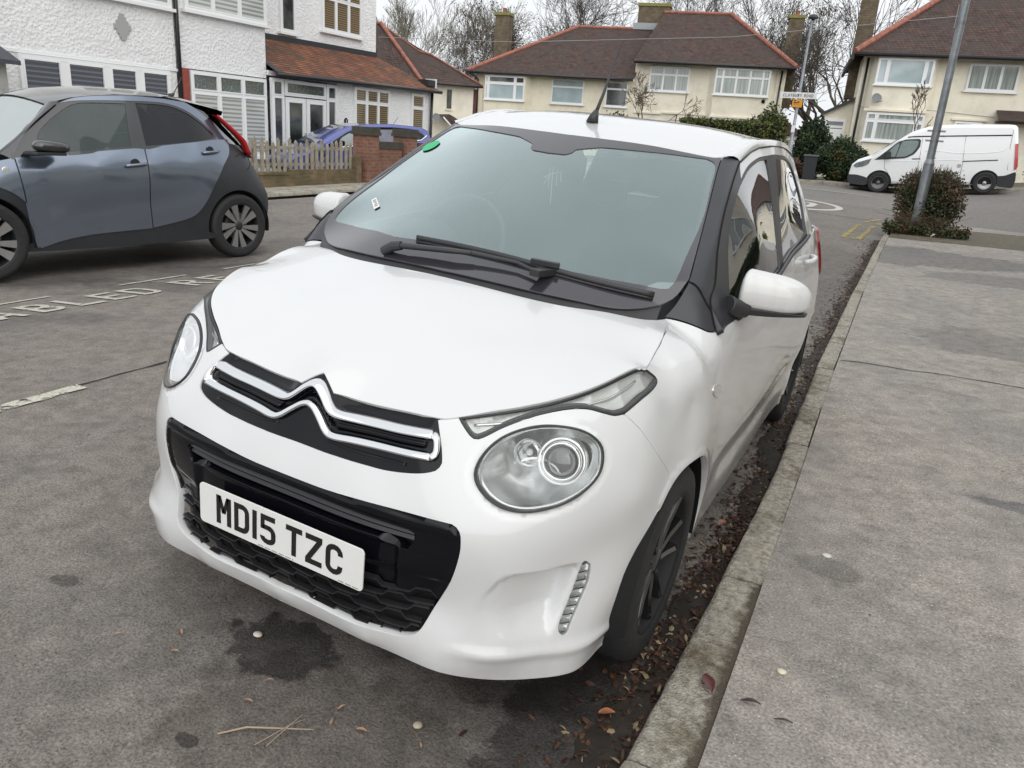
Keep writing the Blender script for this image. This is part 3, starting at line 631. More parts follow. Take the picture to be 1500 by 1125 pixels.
for i in range(nP):
    t=i/(nP-1); w_=PB[i]-PA[i]; tt=PA[min(i+1,nP-1)]-PA[max(i-1,0)]; nn=np.cross(w_,tt); nn/=max(np.linalg.norm(nn),1e-9)
    if nn[2]<0: nn=-nn
    for k in range(nU+1):
        u=k/nU; PG[i,k]=PA[i]+w_*u+dev[k]*max(0,1-t/.16)**2+nn*.006*4*u*(1-u)*min(1,t/.1)
pl=mesh_obj('a_pillar',PG.reshape(-1,3),[(i*(nU+1)+k,i*(nU+1)+k+1,(i+1)*(nU+1)+k+1,(i+1)*(nU+1)+k) for i in range(nP-1) for k in range(nU)],TRIMB,car); both(pl)
jt=[]
for k in range(nU+1):
    u=k/nU; ti=(.155-.085*u**1.8)*(nP-1); i=int(ti); f=ti-i; jt.append(tuple(PG[i,k]*(1-f)+PG[i+1,k]*f+np.array([.0015,-.001,.0015])))
jb=MB(); both(jb.tube(jt,.0022,5).build('pillar_joint',VOID,car))
jb=MB(); both(jb.tube([tuple(p+np.array([.0015,-.0005,.001])) for p in PB],.0022,5).build('door_seal',VOID,car))
# ---- cowl between bonnet and glass
mb=MB(); xs=np.linspace(-.60,.60,41); L0=[];L1_=[];L2=[]
bx=np.concatenate([-rear[::-1,0],[0],rear[:,0]]); by=np.concatenate([rear[::-1,1],[.652],rear[:,1]])
for x in xs:
    y0=float(np.interp(abs(x),[0]+list(rear[:,0]),[.652]+list(rear[:,1]))); zb=float(SURF['B'].pos([[x,y0]])[0][2]); yw=float(np.interp(abs(x),base[:,0],base[:,1])); zw=float(SURF['W'].pos([[x,yw]])[0][2])
    L0.append((x,y0-.01,zb-.012)); L1_.append((x,(y0+yw)/2,min(zb,zw)-.010)); L2.append((x,yw+.01,zw+.002))
mb.loft([L0,L1_,L2],closed=False); mb.build('cowl_panel',MATTEB,car,smooth=True)
# ---- wiper
def wpt(x,y,o): p=SURF['W'].pos([[x,y]],o)[0]; return tuple(p)
W_=empty('wiper',(0,0,0)); W_.parent=car
mb=MB()
mb.tube([wpt(-.235,.700,.012),wpt(-.20,.698,.030),wpt(-.17,.70,.034)],[.016,.016,.014],10)
mb.tube([wpt(-.17,.70,.034),wpt(0.0,.712,.036),wpt(.06,.722,.034)],[.014,.012,.010],8,flat=.7)
mb.tube([wpt(.06,.722,.034),wpt(.20,.735,.030),wpt(.278,.728,.028)],[.008,.006,.006],8)
mb.box(Vector(wpt(.285,.733,.03)),(.035,.075,.02),rz=-.25); mb.box(Vector(wpt(.275,.765,.030)),(.085,.018,.016),rz=.05)
mb.build('wiper_arm',MATTEB,W_,smooth=False,bevel=.003)
mb=MB(); bp=[wpt(x,y,.016) for x,y in [(-.16,.765),(.0,.762),(.15,.762),(.28,.768),(.42,.800),(.575,.857)]]
bp=[tuple(p) for p in crspline(bp,5)]; mb.tube(bp,.0075,6,flat=1.3); mb.tube([(x,y-.004,z-.010) for x,y,z in bp],.004,5)
mb.build('wiper_blade',MATTEB,W_,smooth=True)
# ---- grille panel with chrome chevrons
cu=crspline(np.vstack([[0,B('chr_up')[0][1]+.001],B('chr_up')[1:]]),5); clo=crspline(np.vstack([[0,B('chr_low')[0][1]],B('chr_low')[1:]]),5); ce=crspline(B('chr_end'),5)
gl_half=seg(gr_bot,gr_top,step=.008); grl=symloop(gl_half); d=np.linalg.norm(np.roll(grl,-1,0)-grl,axis=1); grl=grl[d>2e-3]
def gr_relief(uv):
    u=np.abs(uv.copy()*[1,1]); z=u[:,1]
    zu=np.interp(u[:,0],cu[:,0],cu[:,1]); zl=np.interp(u[:,0],clo[:,0],clo[:,1])
    o=-.006*np.ones(len(u)); r=lambda d: sstep(.003,.012,d)
    o-=.014*np.where((z<zu)&(z>zl),r(np.minimum(zu-z,z-zl)-.006)*(1-sstep(.29,.31,u[:,0])),0)
    o-=.008*np.where(z>zu,r(z-zu-.006),0)*sstep(.06,.09,u[:,0])*(1-sstep(.28,.31,u[:,0]))
    return o
GR=panel('grille','A',grl,[],res=.0055,mat=GLOSSB,parent=car,relief=gr_relief,flange=.02,gap=-.003)
def bar(line,width,h,closed=False,base=-.004):
    """bevelled bar that follows the body surface"""
    P=resample(line,.006,closed); n=len(P); rows=[]
    a=np.roll(P,1,0);b=np.roll(P,-1,0)
    if not closed: a[0]=P[0]; b[-1]=P[-1]
    t=b-a; t/=np.linalg.norm(t,axis=1,keepdims=True); nr=np.column_stack([-t[:,1],t[:,0]])
    prof=[(-1,base),(-1,h*.25),(-.82,h*.7),(-.45,h*.95),(0,h),(.45,h*.95),(.82,h*.7),(1,h*.25),(1,base)]
    for k in prof:
        rows.append(SURF['A'].pos(P+nr*width/2*k[0],k[1]))
    V=[];F=[]; m=len(prof)
    for i in range(n): V+=[tuple(rows[j][i]) for j in range(m)]
    for i in range(n if closed else n-1):
        i2=(i+1)%n
        for j in range(m-1): F.append((i*m+j,i2*m+j,i2*m+j+1,i*m+j+1))
    if not closed: F.append(tuple(range(m))); F.append(tuple((n-1)*m+j for j in range(m-1,-1,-1)))
    return V,F
mb=MB()
full_u=np.vstack([mir(cu)[::-1][:-1],cu]); full_l=np.vstack([mir(clo)[::-1][:-1],clo])

def hb(line,w,h,b=-.012): return bar(line,w,h,False,b)
for sg_ in (1,-1):
    m1=np.array([(.085,.6945),(.12,.6955),(.22,.7),(.305,.706)]); m2=np.array([(.07,.6600),(.12,.6555),(.20,.655),(.27,.658)]); 
    for mm_,w_,h_ in ((m1,.008,-.006),(m2,.006,-.003)):
        q_=crspline(mm_,4); q_=q_ if sg_>0 else mir(q_); V_,F_=bar(q_,w_,h_,False,-.024); mb.add(V_,F_,1)
mb.add(*bar(full_u,.0155,.012)); mb.add(*bar(full_l,.0155,.011)); mb.add(*bar(ce,.0145,.0112)); mb.add(*bar(mir(ce),.0145,.0112))

Fc=[f for f,m in zip(mb.F,mb.M) if m==0]; Fr=[f for f,m in zip(mb.F,mb.M) if m==1]
def sub(mb,Fs):
    ids=sorted({i for f in Fs for i in f}); mp={j:i for i,j in enumerate(ids)}; o=MB(); o.add([mb.V[j] for j in ids],[tuple(mp[i] for i in f) for f in Fs]); return o
sub(mb,Fc).build('chrome_chevron_bars',CHROME,GR,smooth=True); sub(mb,Fr).build('grille_rib',GLOSSB,GR,smooth=True)
# ---- lower mask: gloss black surround, slot, mesh, number plate
slot=resample(np.array([(-.315,.505),(-.30,.475),(-.25,.478),(-.235,.488),(.235,.488),(.25,.478),(.30,.475),(.315,.505),(.318,.520),(.30,.529),(0,.533),(-.30,.529),(-.318,.520)]),.01,True)
low=np.array([(.422,.362),(.40,.366),(.33,.372),(.30,.352),(0,.346)])
mh=[p for p in mask_half if p[1]>.360]
gm=seg(mh,[mh[-1].tolist(),low[0].tolist()],low,step=.010,smooth=False); gml=symloop(gm); d=np.linalg.norm(np.roll(gml,-1,0)-gml,axis=1); gml=gml[d>2e-3]
def mask_relief(uv):
    d=pdist(uv,mask_loop); o=-.004-.006*sstep(.0,.014,d)
    z=uv[:,1]; S=np.abs(uv[:,0])
    o+=.010*sstep(.530,.545,z)*sstep(0,.01,d)       # rounded upper brow
    o-=.014*(1-sstep(.27,.285,S))*sstep(.485,.47,z)  # plate recess
    o-=.006*sstep(.43,.40,z)
    return o
MK=panel('lower_grille','A',gml,[slot],res=.008,mat=GLOSSB,parent=car,relief=mask_relief,flange=.025,gap=-.002)
mb=MB()
# slot interior: back wall and louvres
for z,o in ((.502,-.018),(.517,-.014)):
    P=np.array([(s,z) for s in np.linspace(-.31,.31,40)]); a=SURF['A'].pos(P,o); b=SURF['A'].pos(P+[0,.008],o-.004); c=SURF['A'].pos(P+[0,.006],o-.03); e=SURF['A'].pos(P+[0,-.002],o-.03)
    mb.loft([list(map(tuple,x)) for x in (e,a,b,c)],closed=False)
P=np.array([(s,.47) for s in np.linspace(-.33,.33,40)]); mb.loft([list(map(tuple,SURF['A'].pos(P,-.045))),list(map(tuple,SURF['A'].pos(P+[0,.07],-.045)))],closed=False)
mb.build('louvre_slats',MESHB,MK,smooth=False)
hexm=mask_loop
mm=np.array([p for p in inset(mask_loop,-.004) ]); lowm=mm[mm[:,1]<.385]
mesh_half=[p for p in mask_half if p[1]<.39]
mloop=symloop(seg([(0,.375),(.40,.385)],[(.40,.385)]+[list(p) for p in mesh_half],step=.01,smooth=False)); d=np.linalg.norm(np.roll(mloop,-1,0)-mloop,axis=1); mloop=mloop[d>2e-3]
LM=panel('mesh_backing','A',mloop,[],res=.02,mat=VOID,parent=MK,off=-.045,flange=0,gap=-.004)
mb=MB(); per=.112; ml_in=inset(mloop,.001)
def wave(x,k):
    u=((x/per)+(.5 if k%2 else 0))%1.0
    return np.interp(u,[0,.26,.36,.64,.74,1.0],[0,0,1,1,0,0])
rows=[.254+.0225*k for k in range(7)]
for k,z0 in enumerate(rows):
    x=np.arange(-.44,.44,.004); L_=np.column_stack([x,z0+.013*wave(x,k)])
    ok=inpoly(L_,mloop); 
    i=0
    while i<len(x):
        if ok[i]:
            j=i
            while j<len(x) and ok[j]: j+=1
            if j-i>3:
                P_=L_[i:j]; a_=SURF['A'].pos(P_+[0,.0035],-.026); b_=SURF['A'].pos(P_+[0,.0015],-.013); c_=SURF['A'].pos(P_-[0,.0025],-.013); e_=SURF['A'].pos(P_-[0,.0050],-.036)
                mb.loft([list(map(tuple,q)) for q in (a_,b_,c_,e_)],closed=False)
            i=j
        else: i+=1
# flat facets between the rows
for k,z0 in enumerate(rows[:-1]):
    for n_ in range(-5,6):
        x0=(n_+(.5 if k%2 else 0)+.5)*per
        q_=[(x0-.014,z0+.013),(x0+.014,z0+.013),(x0+.022,z0+.0225),(x0-.022,z0+.0225)]
        if inpoly(np.array(q_),mloop).all(): mb.add(list(map(tuple,np.vstack([SURF['A'].pos(q_[:2],-.015),SURF['A'].pos(q_[2:],-.024)]))),[(0,1,2,3)])
mb.build('honeycomb_mesh',MESHB,MK,smooth=False)
# number plate
def plate(parent,letters,glyphs,w=.52,h=.111,loc=(0,0,0),rot=(0,0,0),face=(.78,.78,.76)):
    pm=MATS.get('plate_face') or simple('plate_face',(.80,.80,.78),.35,coat=.5,var=.03)
    ink=MATS.get('plate_ink') or simple('plate_ink',(.012,.012,.012),.3)
    r=.012; pts=[]
    for cx,cz,a0 in ((w/2-r,h/2-r,0),(-w/2+r,h/2-r,90),(-w/2+r,-h/2+r,180),(w/2-r,-h/2+r,270)):
        for a in range(0,91,15): t=math.radians(a0+a); pts.append((cx+r*math.cos(t),cz+r*math.sin(t)))
    M=Matrix(((1,0,0,0),(0,0,-1,0),(0,1,0,0),(0,0,0,1)))   # (x,y,z)->(x,-z,y): prism height towards -y
    mb=MB(); mb.prism(pts,0,.004,M=M); o=mb.build('number_plate',pm,parent,bevel=.0008); o.location=loc; o.rotation_euler=rot
    mb=MB(); W=.050; H=.079; st=.014; gapc=.011; total=sum(W if c!='1' else st for c in letters if c!=' ')+gapc*(len(letters)-2)+.033-gapc
    x=-total/2
    for i,c in enumerate(letters):
        if c==' ': x+=.033-gapc; continue
        cw=W if c!='1' else st
        for poly in glyphs[c]:
            mb.prism([(x+px*cw if c!='1' else x+px*cw, (py-.5)*H) for px,py in poly],.0041,.0049,M=M)
        x+=cw+gapc
    l=mb.build('registration_characters',ink,o)
    mb=MB(); 
    for k in range(26):
        if k%5==4: continue
        mb.prism([(-.06+k*.0044,-.0515),(-.0568+k*.0044,-.0515),(-.0568+k*.0044,-.0500),(-.06+k*.0044,-.0500)],.0041,.0046,M=M)
        if k<14: mb.prism([(.19+k*.0042,-.0515),(.1930+k*.0042,-.0515),(.1930+k*.0042,-.0500),(.19+k*.0042,-.0500)],.0041,.0046,M=M)
    mb.build('maker_line',ink,o)
    return o
def R_(x0,y0,x1,y1): return [(x0,y0),(x1,y0),(x1,y1),(x0,y1)]
sx=.28; sy=.177
def arcb(cx,cy,rx,ry,a0,a1,tx=sx,ty=sy,n=8):
    out=[]
    for i in range(n):
        t0=math.radians(a0+(a1-a0)*i/n); t1=math.radians(a0+(a1-a0)*(i+1)/n)
        out.append([(cx+rx*math.cos(t0),cy+ry*math.sin(t0)),(cx+rx*math.cos(t1),cy+ry*math.sin(t1)),(cx+(rx-tx)*math.cos(t1),cy+(ry-ty)*math.sin(t1)),(cx+(rx-tx)*math.cos(t0),cy+(ry-ty)*math.sin(t0))])
    return out
GLY={
 'M':[R_(0,0,sx,1),R_(1-sx,0,1,1),[(sx*.4,1),(sx*1.1,1),(.62,.40),(.38,.40)],[(1-sx*1.1,1),(1-sx*.4,1),(.62,.40),(.38,.40)]],
 'D':[R_(0,0,sx,1),R_(sx,0,.58,sy),R_(sx,1-sy,.58,1),R_(1-sx,.28,1,.72)]+arcb(.55,.28,.45,.28,-90,0)+arcb(.55,.72,.45,.28,0,90),
 '1':[R_(0,0,1,1)],
 '5':[R_(.04,1-sy,.96,1),R_(.04,.50,.04+sx*.9,1-sy),R_(.2,.50,.60,.50+sy*.9),R_(1-sx,.25,1,.42)]+arcb(.56,.40,.44,.26,0,90)+arcb(.5,.24,.5,.24,-180,0),
 'T':[R_(0,1-sy,1,1),R_(.5-sx/2,0,.5+sx/2,1-sy)],
 'Z':[R_(0,1-sy,1,1),R_(0,0,1,sy),[(0,sy),(sx*1.2,sy),(1,1-sy),(1-sx*1.2,1-sy)]],
 'C':[R_(0,.28,sx,.72)]+arcb(.5,.28,.5,.28,180,360)+arcb(.5,.72,.5,.28,0,180)+[R_(1-sx,.27,1,.33),R_(1-sx,.67,1,.73)],
}
plate(car,'MD15 TZC',GLY,loc=(0,.0225,.4105),rot=(math.radians(0),0,0))
# ---- headlamps
def lamp_ring(loop,s,depth,c):
    P=c+(loop-c)*s; return P,depth
def norm_at(surf,uv):
    e=1e-3; s=SURF[surf]; p=s.pos(uv); a=s.pos(uv+[e,0])-p; b=s.pos(uv+[0,e])-p; n=np.cross(a,b); n/=np.linalg.norm(n,axis=1,keepdims=True)
    q=s.pos(uv,.01)-p; sg=np.sign((n*q).sum(1)); return n*sg[:,None]
hc=hl.mean(0); HP3=SURF['A'].pos(hl,0); C3=HP3.mean(0); NN=norm_at('A',hc[None])[0]; NN=NN*.6+np.array([0,-1,0])*.4; NN/=np.linalg.norm(NN)
def ring3(s,dep): return [tuple(C3+(p-C3)*s-NN*dep) for p in HP3]
HLr=empty('headlamp',(0,0,0)); HLr.parent=car; HLr.location=(0,0,0)
def parts_headlamp(mx):
    global HLr
    root=empty('headlamp'); root.parent=car
    def put(mb,name,mat,smooth=True):
        o=mb.build(name,mat,root,smooth=smooth)
        if mx: 
            c=mirror_obj(o,name); bpy.data.objects.remove(o); c.name=name; return c
        return o
    mb=MB(); mb.loft([ring3(1.012,.004),ring3(1.005,-.002),ring3(.975,-.003),ring3(.960,.006)]); put(mb,'lamp_gasket',MATTEB)
    mb=MB(); mb.loft([ring3(.965,.004),ring3(.955,.012),ring3(.93,.022),ring3(.91,.020)]); put(mb,'chrome_bezel',CHROME)
    mb=MB(); mb.loft([ring3(.925,.020),ring3(.86,.034),ring3(.74,.055),ring3(.55,.075),ring3(.3,.085),ring3(.02,.088)],cap=True); put(mb,'reflector_bowl',REFL)
    # clear lens, slightly domed
    lo=[]; 
    for s,d_ in ((.985,.001),(.93,-.008),(.8,-.016),(.6,-.022),(.4,-.0255),(.2,-.027),(.03,-.0275)): lo.append(ring3(s,d_*.55))
    mb=MB(); mb.loft(lo,cap=True); put(mb,'lamp_lens',LENS)
    # projector and reflector pods
    X=np.cross([0,0,1],NN); X/=np.linalg.norm(X); Z=np.cross(NN,X)
    def frame(cu_,cv_,dep):
        c=C3+X*cu_+Z*cv_-NN*dep
        return Matrix(((X[0],Z[0],NN[0],c[0]),(X[1],Z[1],NN[1],c[1]),(X[2],Z[2],NN[2],c[2]),(0,0,0,1)))
    sgn=1 if X[0]>0 else -1
    M=frame(.040*sgn,.016,.070)
    mb=MB(); mb.lathe([(.060,-.01),(.058,.020),(.054,.030),(.050,.030),(.048,.020)],40,M=M); mb.lathe([(.047,.0),(.046,.040),(.043,.044),(.039,.044),(.038,.02)],40,M=M); put(mb,'projector_ring',CHROME)
    mb=MB(); mb.lathe([(.056,.0),(.040,.0),(.038,.030)],40,M=M); mb.lathe([(.036,.012),(.0301,.016)],40,M=M); put(mb,'projector_housing',REFLD)
    mb=MB(); mb.lathe([(.036*math.sin(a),.022+.020*math.cos(a)) for a in np.linspace(math.pi/2,0.02,10)],40,M=M); put(mb,'projector_lens',DARKLENS)
    mb=MB(); mb.lathe([(.037,.010),(.001,.010)],32,M=M); put(mb,'projector_back',VOID)
    M=frame(-.038*sgn,.020,.060)
    mb=MB(); mb.lathe([(.033,.022),(.030,.018),(.027,.004),(.018,-.012),(.004,-.018)],36,M=M); put(mb,'indicator_bowl',CHROME)
    mb=MB(); mb.lathe([(.001,.012),(.006,.010),(.009,.002),(.007,-.012)],20,M=M); put(mb,'indicator_bulb',LEDM)
    M=frame(-.012*sgn,-.030,.062)
    mb=MB(); mb.tube([tuple(M@Vector((.055*math.cos(a),.040*math.sin(a),.004))) for a in np.linspace(math.radians(150),math.radians(20),14)],.0045,6); put(mb,'chrome_brow',CHROME)
    return root
bpy.data.objects.remove(HLr)
parts_headlamp(False); parts_headlamp(True)
# ---- upper light strip and running lights
U=empty('upper_light'); U.parent=car
dl=drl_loop; cU=None
P3=SURF['A'].pos(dl,0)
u0=panel('light_lens','A',dl,[],res=.010,off=-.001,mat=LENS,parent=U,flange=0,gap=.001)
inner=inset(dl,.006)
mb=MB(); mb.loft([list(map(tuple,SURF['A'].pos(dl,-.001))),list(map(tuple,SURF['A'].pos(inset(dl,.0045),.001))),list(map(tuple,SURF['A'].pos(inset(dl,.006),-.012)))]); u1=mb.build('light_gasket',MATTEB,U,smooth=True)
def ul_rel(uv): 
    s=uv[:,0]; return -.012-.006*np.abs(np.sin(s*38))**.6-.006*sstep(0,.02,pdist(uv,inner))
u2=panel('light_reflector','A',inset(dl,.004),[],res=.007,off=0,mat=REFLD,parent=U,relief=ul_rel,flange=0,gap=0)
mb=MB(); mid=np.array([(.40,.752),(.47,.765),(.55,.790),(.64,.812),(.72,.826),(.80,.848)]); mb.tube([tuple(SURF['A'].pos([p],-.014)[0]) for p in resample(crspline(mid,5),.01)],.0035,6); u3=mb.build('light_guide',CHROME,U,smooth=True)
U2=empty('upper_light'); U2.parent=car
for u in (u0,u1,u2,u3):
    c=mirror_obj(u); c.parent=U2
def led_rel(uv): return -.011-.004*sstep(0,.006,pdist(uv,led))
L1p=panel('running_light','A',led,[],res=.005,mat=LEDM,parent=car,relief=led_rel,flange=.012,gap=.001)
mb=MB()
lz=np.linspace(led[:,1].min()+.008,led[:,1].max()-.008,9)
for i,z_ in enumerate(lz):
    xs_l=[]
    for k in range(len(led)):
        a_,b_=led[k],led[(k+1)%len(led)]
        if (a_[1]-z_)*(b_[1]-z_)<0: xs_l.append(a_[0]+(b_[0]-a_[0])*(z_-a_[1])/(b_[1]-a_[1]))
    if len(xs_l)>=2:
        x0_,x1_=min(xs_l)+.002,max(xs_l)-.002
        V_,F_=bar(np.array([(x0_,z_),(x1_,z_+.001)]),.0032,-.007,False,-.016); mb.add(V_,F_)
cells=mb.build('cell_divider',CHROME,L1p)
lens_=panel('cover_lens','A',led,[],res=.01,off=-.004,mat=LENS,parent=L1p,relief=lambda uv:np.zeros(len(uv)),flange=0,gap=.001)
both(L1p,[cells,lens_])
# ---- mirrors
def mirror_cap(mx):
    root=empty('wing_mirror'); root.parent=car
    V=[];F=[]; nu,nv=30,20
    # cap: superellipsoid, blunt inboard, tapering outboard
    for i in range(nu+1):
        t=i/nu; e=(1-math.cos(math.pi*t))/2; hx=.750+.200*e
        ki=min(1,(e/.10)) if e<.10 else 1; ki=(1-(1-ki)**2.2)**.5 if ki<1 else 1
        ko=(1-((e-.45)/.55)**2.6)**(1/2.2) if e>.45 else 1
        top=.072*ki*ko*(1-.22*e); bot=.045*ki*max(ko,0)**.5; dep=.062*ki*(ko**.8)*(1-.10*e)
        cy=1.160+.055*e; cz=.997
        for j in range(nv):
            a=2*math.pi*j/nv; ca,sa=math.cos(a),math.sin(a)
            ey,ez=(.8,.8) if sa>0 else (.45,.55)
            y=cy+math.copysign(abs(ca)**ey,ca)*dep*(1.0 if ca<0 else .6); z=cz+math.copysign(abs(sa)**ez,sa)*(top if sa>0 else bot)
            V.append((hx,y,z))
    for i in range(nu):
        for j in range(nv): F.append((i*nv+j,i*nv+(j+1)%nv,(i+1)*nv+(j+1)%nv,(i+1)*nv+j))
    cap=MB(); cap.add(V,F); 
    o=cap.build('mirror_cap',MIRW,root,smooth=True); objs=[o]
    mb=MB(); loops=[]
    for t in np.linspace(0,1,14):
        hx=.755+.190*t; cy=1.150+.060*t; w=.048*(1-.3*t**2); zt=.958; zb=.932+.016*t**2
        loops.append([(hx,cy-w,zt),(hx,cy-w*.9,zb+.004),(hx,cy,zb),(hx,cy+w*.6,zb+.004),(hx,cy+w*.7,zt)])
    mb.loft(loops,closed=True,cap=True); mb.add(loops[0],[(0,1,2,3,4)]); 
    mb.tube([(.735,1.075,.965),(.752,1.10,.955),(.785,1.13,.950)],[.030,.028,.024],10)
    o=mb.build('mirror_base',MATTEB,root,smooth=False,auto=40,bevel=.003); objs.append(o)
    mb=MB(); mb.add([(.79,1.202,1.045),(.93,1.247,1.03),(.935,1.247,.965),(.79,1.202,.955)],[(0,1,2,3)]); objs.append(mb.build('mirror_glass',CHROME,root))
    if mx:
        for o in objs: c=mirror_obj(o); bpy.data.objects.remove(o)
mirror_cap(False); mirror_cap(True)
# ---- wheels
def wheel_parts(root,R=.289,w=.165,rim=.205,style='black',spokes=5,rimmat=None,facemat=None):
    """wheel about local +X axis facing +X; centre at root"""
    M=Matrix.Rotation(math.radians(90),4,'Y')
    mb=MB(); h=w/2
    prof=[(rim-.004,-h*.92),(rim+.012,-h*.98),(R-.045,-h),(R-.018,-h*.93),(R-.004,-h*.72),(R,-h*.45),(R,h*.45),(R-.004,h*.72),(R-.018,h*.93),(R-.045,h),(R-.052,h*.985),(rim+.012,h*.985),(rim+.006,h*.97),(rim-.004,h*.88)]
    mb.lathe(prof,64,M=M)
    for gz in (-.35,0,.35): mb.lathe([(R+.0006,h*gz-.004),(R-.004,h*gz),(R+.0006,h*gz+.004)],64,M=M)
    mb.build('tyre',RUBBER,root,smooth=True)
    mb=MB(); mb.lathe([(rim,h*.90),(rim-.006,h*.93),(rim-.012,h*.80),(rim-.016,h*.2),(rim-.02,-h*.8)],64,M=M)
    mb.build('rim_barrel',rimmat or MATS.get('barrel_black') or simple('barrel_black',(.008,.008,.009),.7),root,smooth=True)
    mb=MB(); mb.lathe([(.05,-h*.75),(rim-.02,-h*.8)],48,M=M); mb.build('back_plate',VOID,root)
    return M,h
def spokes_black(root,rim,h):
    M=Matrix.Rotation(math.radians(90),4,'Y')
    mb=MB()
    for k in range(5):
        for s in (-1,1):
            a=2*math.pi*k/5+.3; R1=Matrix.Rotation(a,4,'Z'); 
            x0,x1=.035,rim-.010; wi,wo=.013,.017; off0=.012*s; off1=.048*s
            z0=h*.62; z1=h*.80
            V=[]
            for x,o,w_,z in ((x0,off0,wi,z0),(x1*.55,(off0+off1)*.5,.015,h*.66),(x1,off1,wo,z1)):
                V+=[(x,o-w_,z-.018),(x,o-w_*.8,z),(x,o,z+.005),(x,o+w_*.8,z),(x,o+w_,z-.018)]
            F=[]
            for i in range(2):
                for j in range(4): F.append((i*5+j,(i+1)*5+j,(i+1)*5+j+1,i*5+j+1))
            mb.add([M@R1@Vector(v) for v in V],F)
    mb.build('spokes',ALLOYB,root,smooth=False,auto=25)
    mb=MB(); mb.lathe([(.001,h*.72),(.028,h*.72),(.032,h*.68),(.050,h*.62),(.052,h*.3)],32,M=M); mb.build('hub_cap',DKGREY,root,smooth=True)
    mb=MB(); mb.lathe([(.12,-h*.35),(.119,-h*.3),(.05,-h*.3)],40,M=M); mb.build('brake_disc',simple('rusty_steel',(.05,.045,.04),.5,metal=.6) if 'rusty_steel' not in MATS else MATS['rusty_steel'],root,smooth=True)
def wheel(parent,x,y,z,side,steer=0):
    r=empty('wheel',(x,y,z),(0,0,0 if side>0 else math.pi)); r.parent=parent; r.rotation_euler.z+=steer
    M,h=wheel_parts(r); spokes_black(r,.205,h); return r
for y in (.70,3.04):
    for s in (1,-1): wheel(car,s*.705,y,.289,s)
# ---- wheel wells and underbody
mb=MB()
for (hy,hz_) in (HUBF,HUBR):
    for s in (1,-1):
        Mx=Matrix.Translation((s*.79,hy,hz_))@Matrix.Rotation(math.radians(90),4,'Y')@Matrix.Scale(1,4)
        pr_=[(.316,-.004*s),(.335,-.05*s),(.335,-.30*s)]; V=[];F=[]
        for r_,h_ in pr_:
            for a_ in np.linspace(-.15,math.pi+.15,40): V.append((s*.79+h_,hy+r_*math.cos(a_),hz_+r_*math.sin(a_)))
        for i in range(2):
            for k in range(39): F.append((i*40+k,i*40+k+1,(i+1)*40+k+1,(i+1)*40+k))
        F.append(tuple(80+k for k in range(40))); mb.add(V,F)
mb.span((-.55,.34,.20),(.55,3.25,.42)); mb.span((-.74,1.06,.21),(.74,2.66,.45)); mb.span((-.36,.20,.25),(.36,.45,.62)); 
mb.build('underbody',VOID,car)
# ---- interior
it=MB()
it.span((-.70,1.0,.44),(.70,3.1,.47)); it.build('cabin_floor',VOID,car)
mb=MB()
for s in (1,-1):
    mb.add([(s*.71,1.1,.45),(s*.71,3.1,.45),(s*.68,3.1,1.0),(s*.69,2.0,.98),(s*.69,1.12,.90)],[(0,1,2,3,4)])
mb.build('door_lining',DASH,car)
mb=MB(); loops=[]
for x in np.linspace(-.62,.62,21):
    cr=.012*math.cos(x*2.2); loops.append([(x,.84,.86),(x,.93,.925+cr),(x,1.08,.955+cr),(x,1.22,.93+cr),(x,1.27,.88),(x,1.25,.70),(x,1.15,.5)])
mb.loft(loops,closed=False); mb.build('dashboard',DASH,car,smooth=True)
mb=MB(); mb.lathe([(.001,.07),(.06,.065),(.11,.03),(.13,-.03)],24,M=Matrix.Translation((-.36,1.12,.965))@Matrix.Scale(1,4)); mb.build('instrument_binnacle',DASH,car,smooth=True)
mb=MB(); Ms=Matrix.Translation((-.36,1.36,.93))@Matrix.Rotation(math.radians(68),4,'X')
mb.lathe([(.183+.015*math.cos(a),.015*math.sin(a)) for a in np.linspace(0,2*math.pi,13)],48,M=Ms)
for a in (math.radians(0),math.radians(180),math.radians(270)):
    mb.tube([tuple(Ms@Vector((.04*math.cos(a),.04*math.sin(a),0))),tuple(Ms@Vector((.18*math.cos(a),.18*math.sin(a),0)))],[.025,.014],8,flat=.4)
mb.lathe([(.001,-.03),(.06,-.02),(.065,.01)],24,M=Ms); mb.build('steering_wheel',MATTEB,car,smooth=True)
def seat(x,y0):
    r=empty('seat',(x,y0,.45)); r.parent=car
    mb=MB(); loops=[]
    for t in np.linspace(0,1,12):
        w=.25*(1-.10*t) if t<.72 else .25*(1-.10*t)*(1-.55*sstep(.72,.95,np.array(t))); yy=.48+.16*t; zz=.12+.72*t; th=.06*(1-.3*t)
        loops.append([(-w,yy+.05,zz),(-w*.95,yy-th*.4,zz),(-w*.7,yy-th*.3,zz),(0,yy-th*.1,zz),(w*.7,yy-th*.3,zz),(w*.95,yy-th*.4,zz),(w,yy+.05,zz),(0,yy+.09,zz)])
    mb.loft(loops,cap=True); mb.build('backrest',SEAT,r,smooth=True)
    mb=MB(); mb.box((0,.26,.08),(.50,.50,.14)); mb.build('seat_cushion',SEAT,r,bevel=.04,seg=3)
for x in (-.36,.36): seat(x,1.42)
mb=MB(); mb.box((0,2.45,.60),(1.2,.45,.16)); mb.box((0,2.72,.82),(1.2,.14,.42)); mb.box((-.33,2.76,1.08),(.24,.09,.15)); mb.box((.33,2.76,1.08),(.24,.09,.15)); mb.build('rear_bench',SEAT,car,bevel=.03,seg=3)
# headlining under the roof
hh=[ (x*.96,y) for x,y in rl if True]
panel('headlining','R',np.array(hh),[],res=.08,off=-.035,mat=HEAD,parent=car,flange=0,gap=.0)
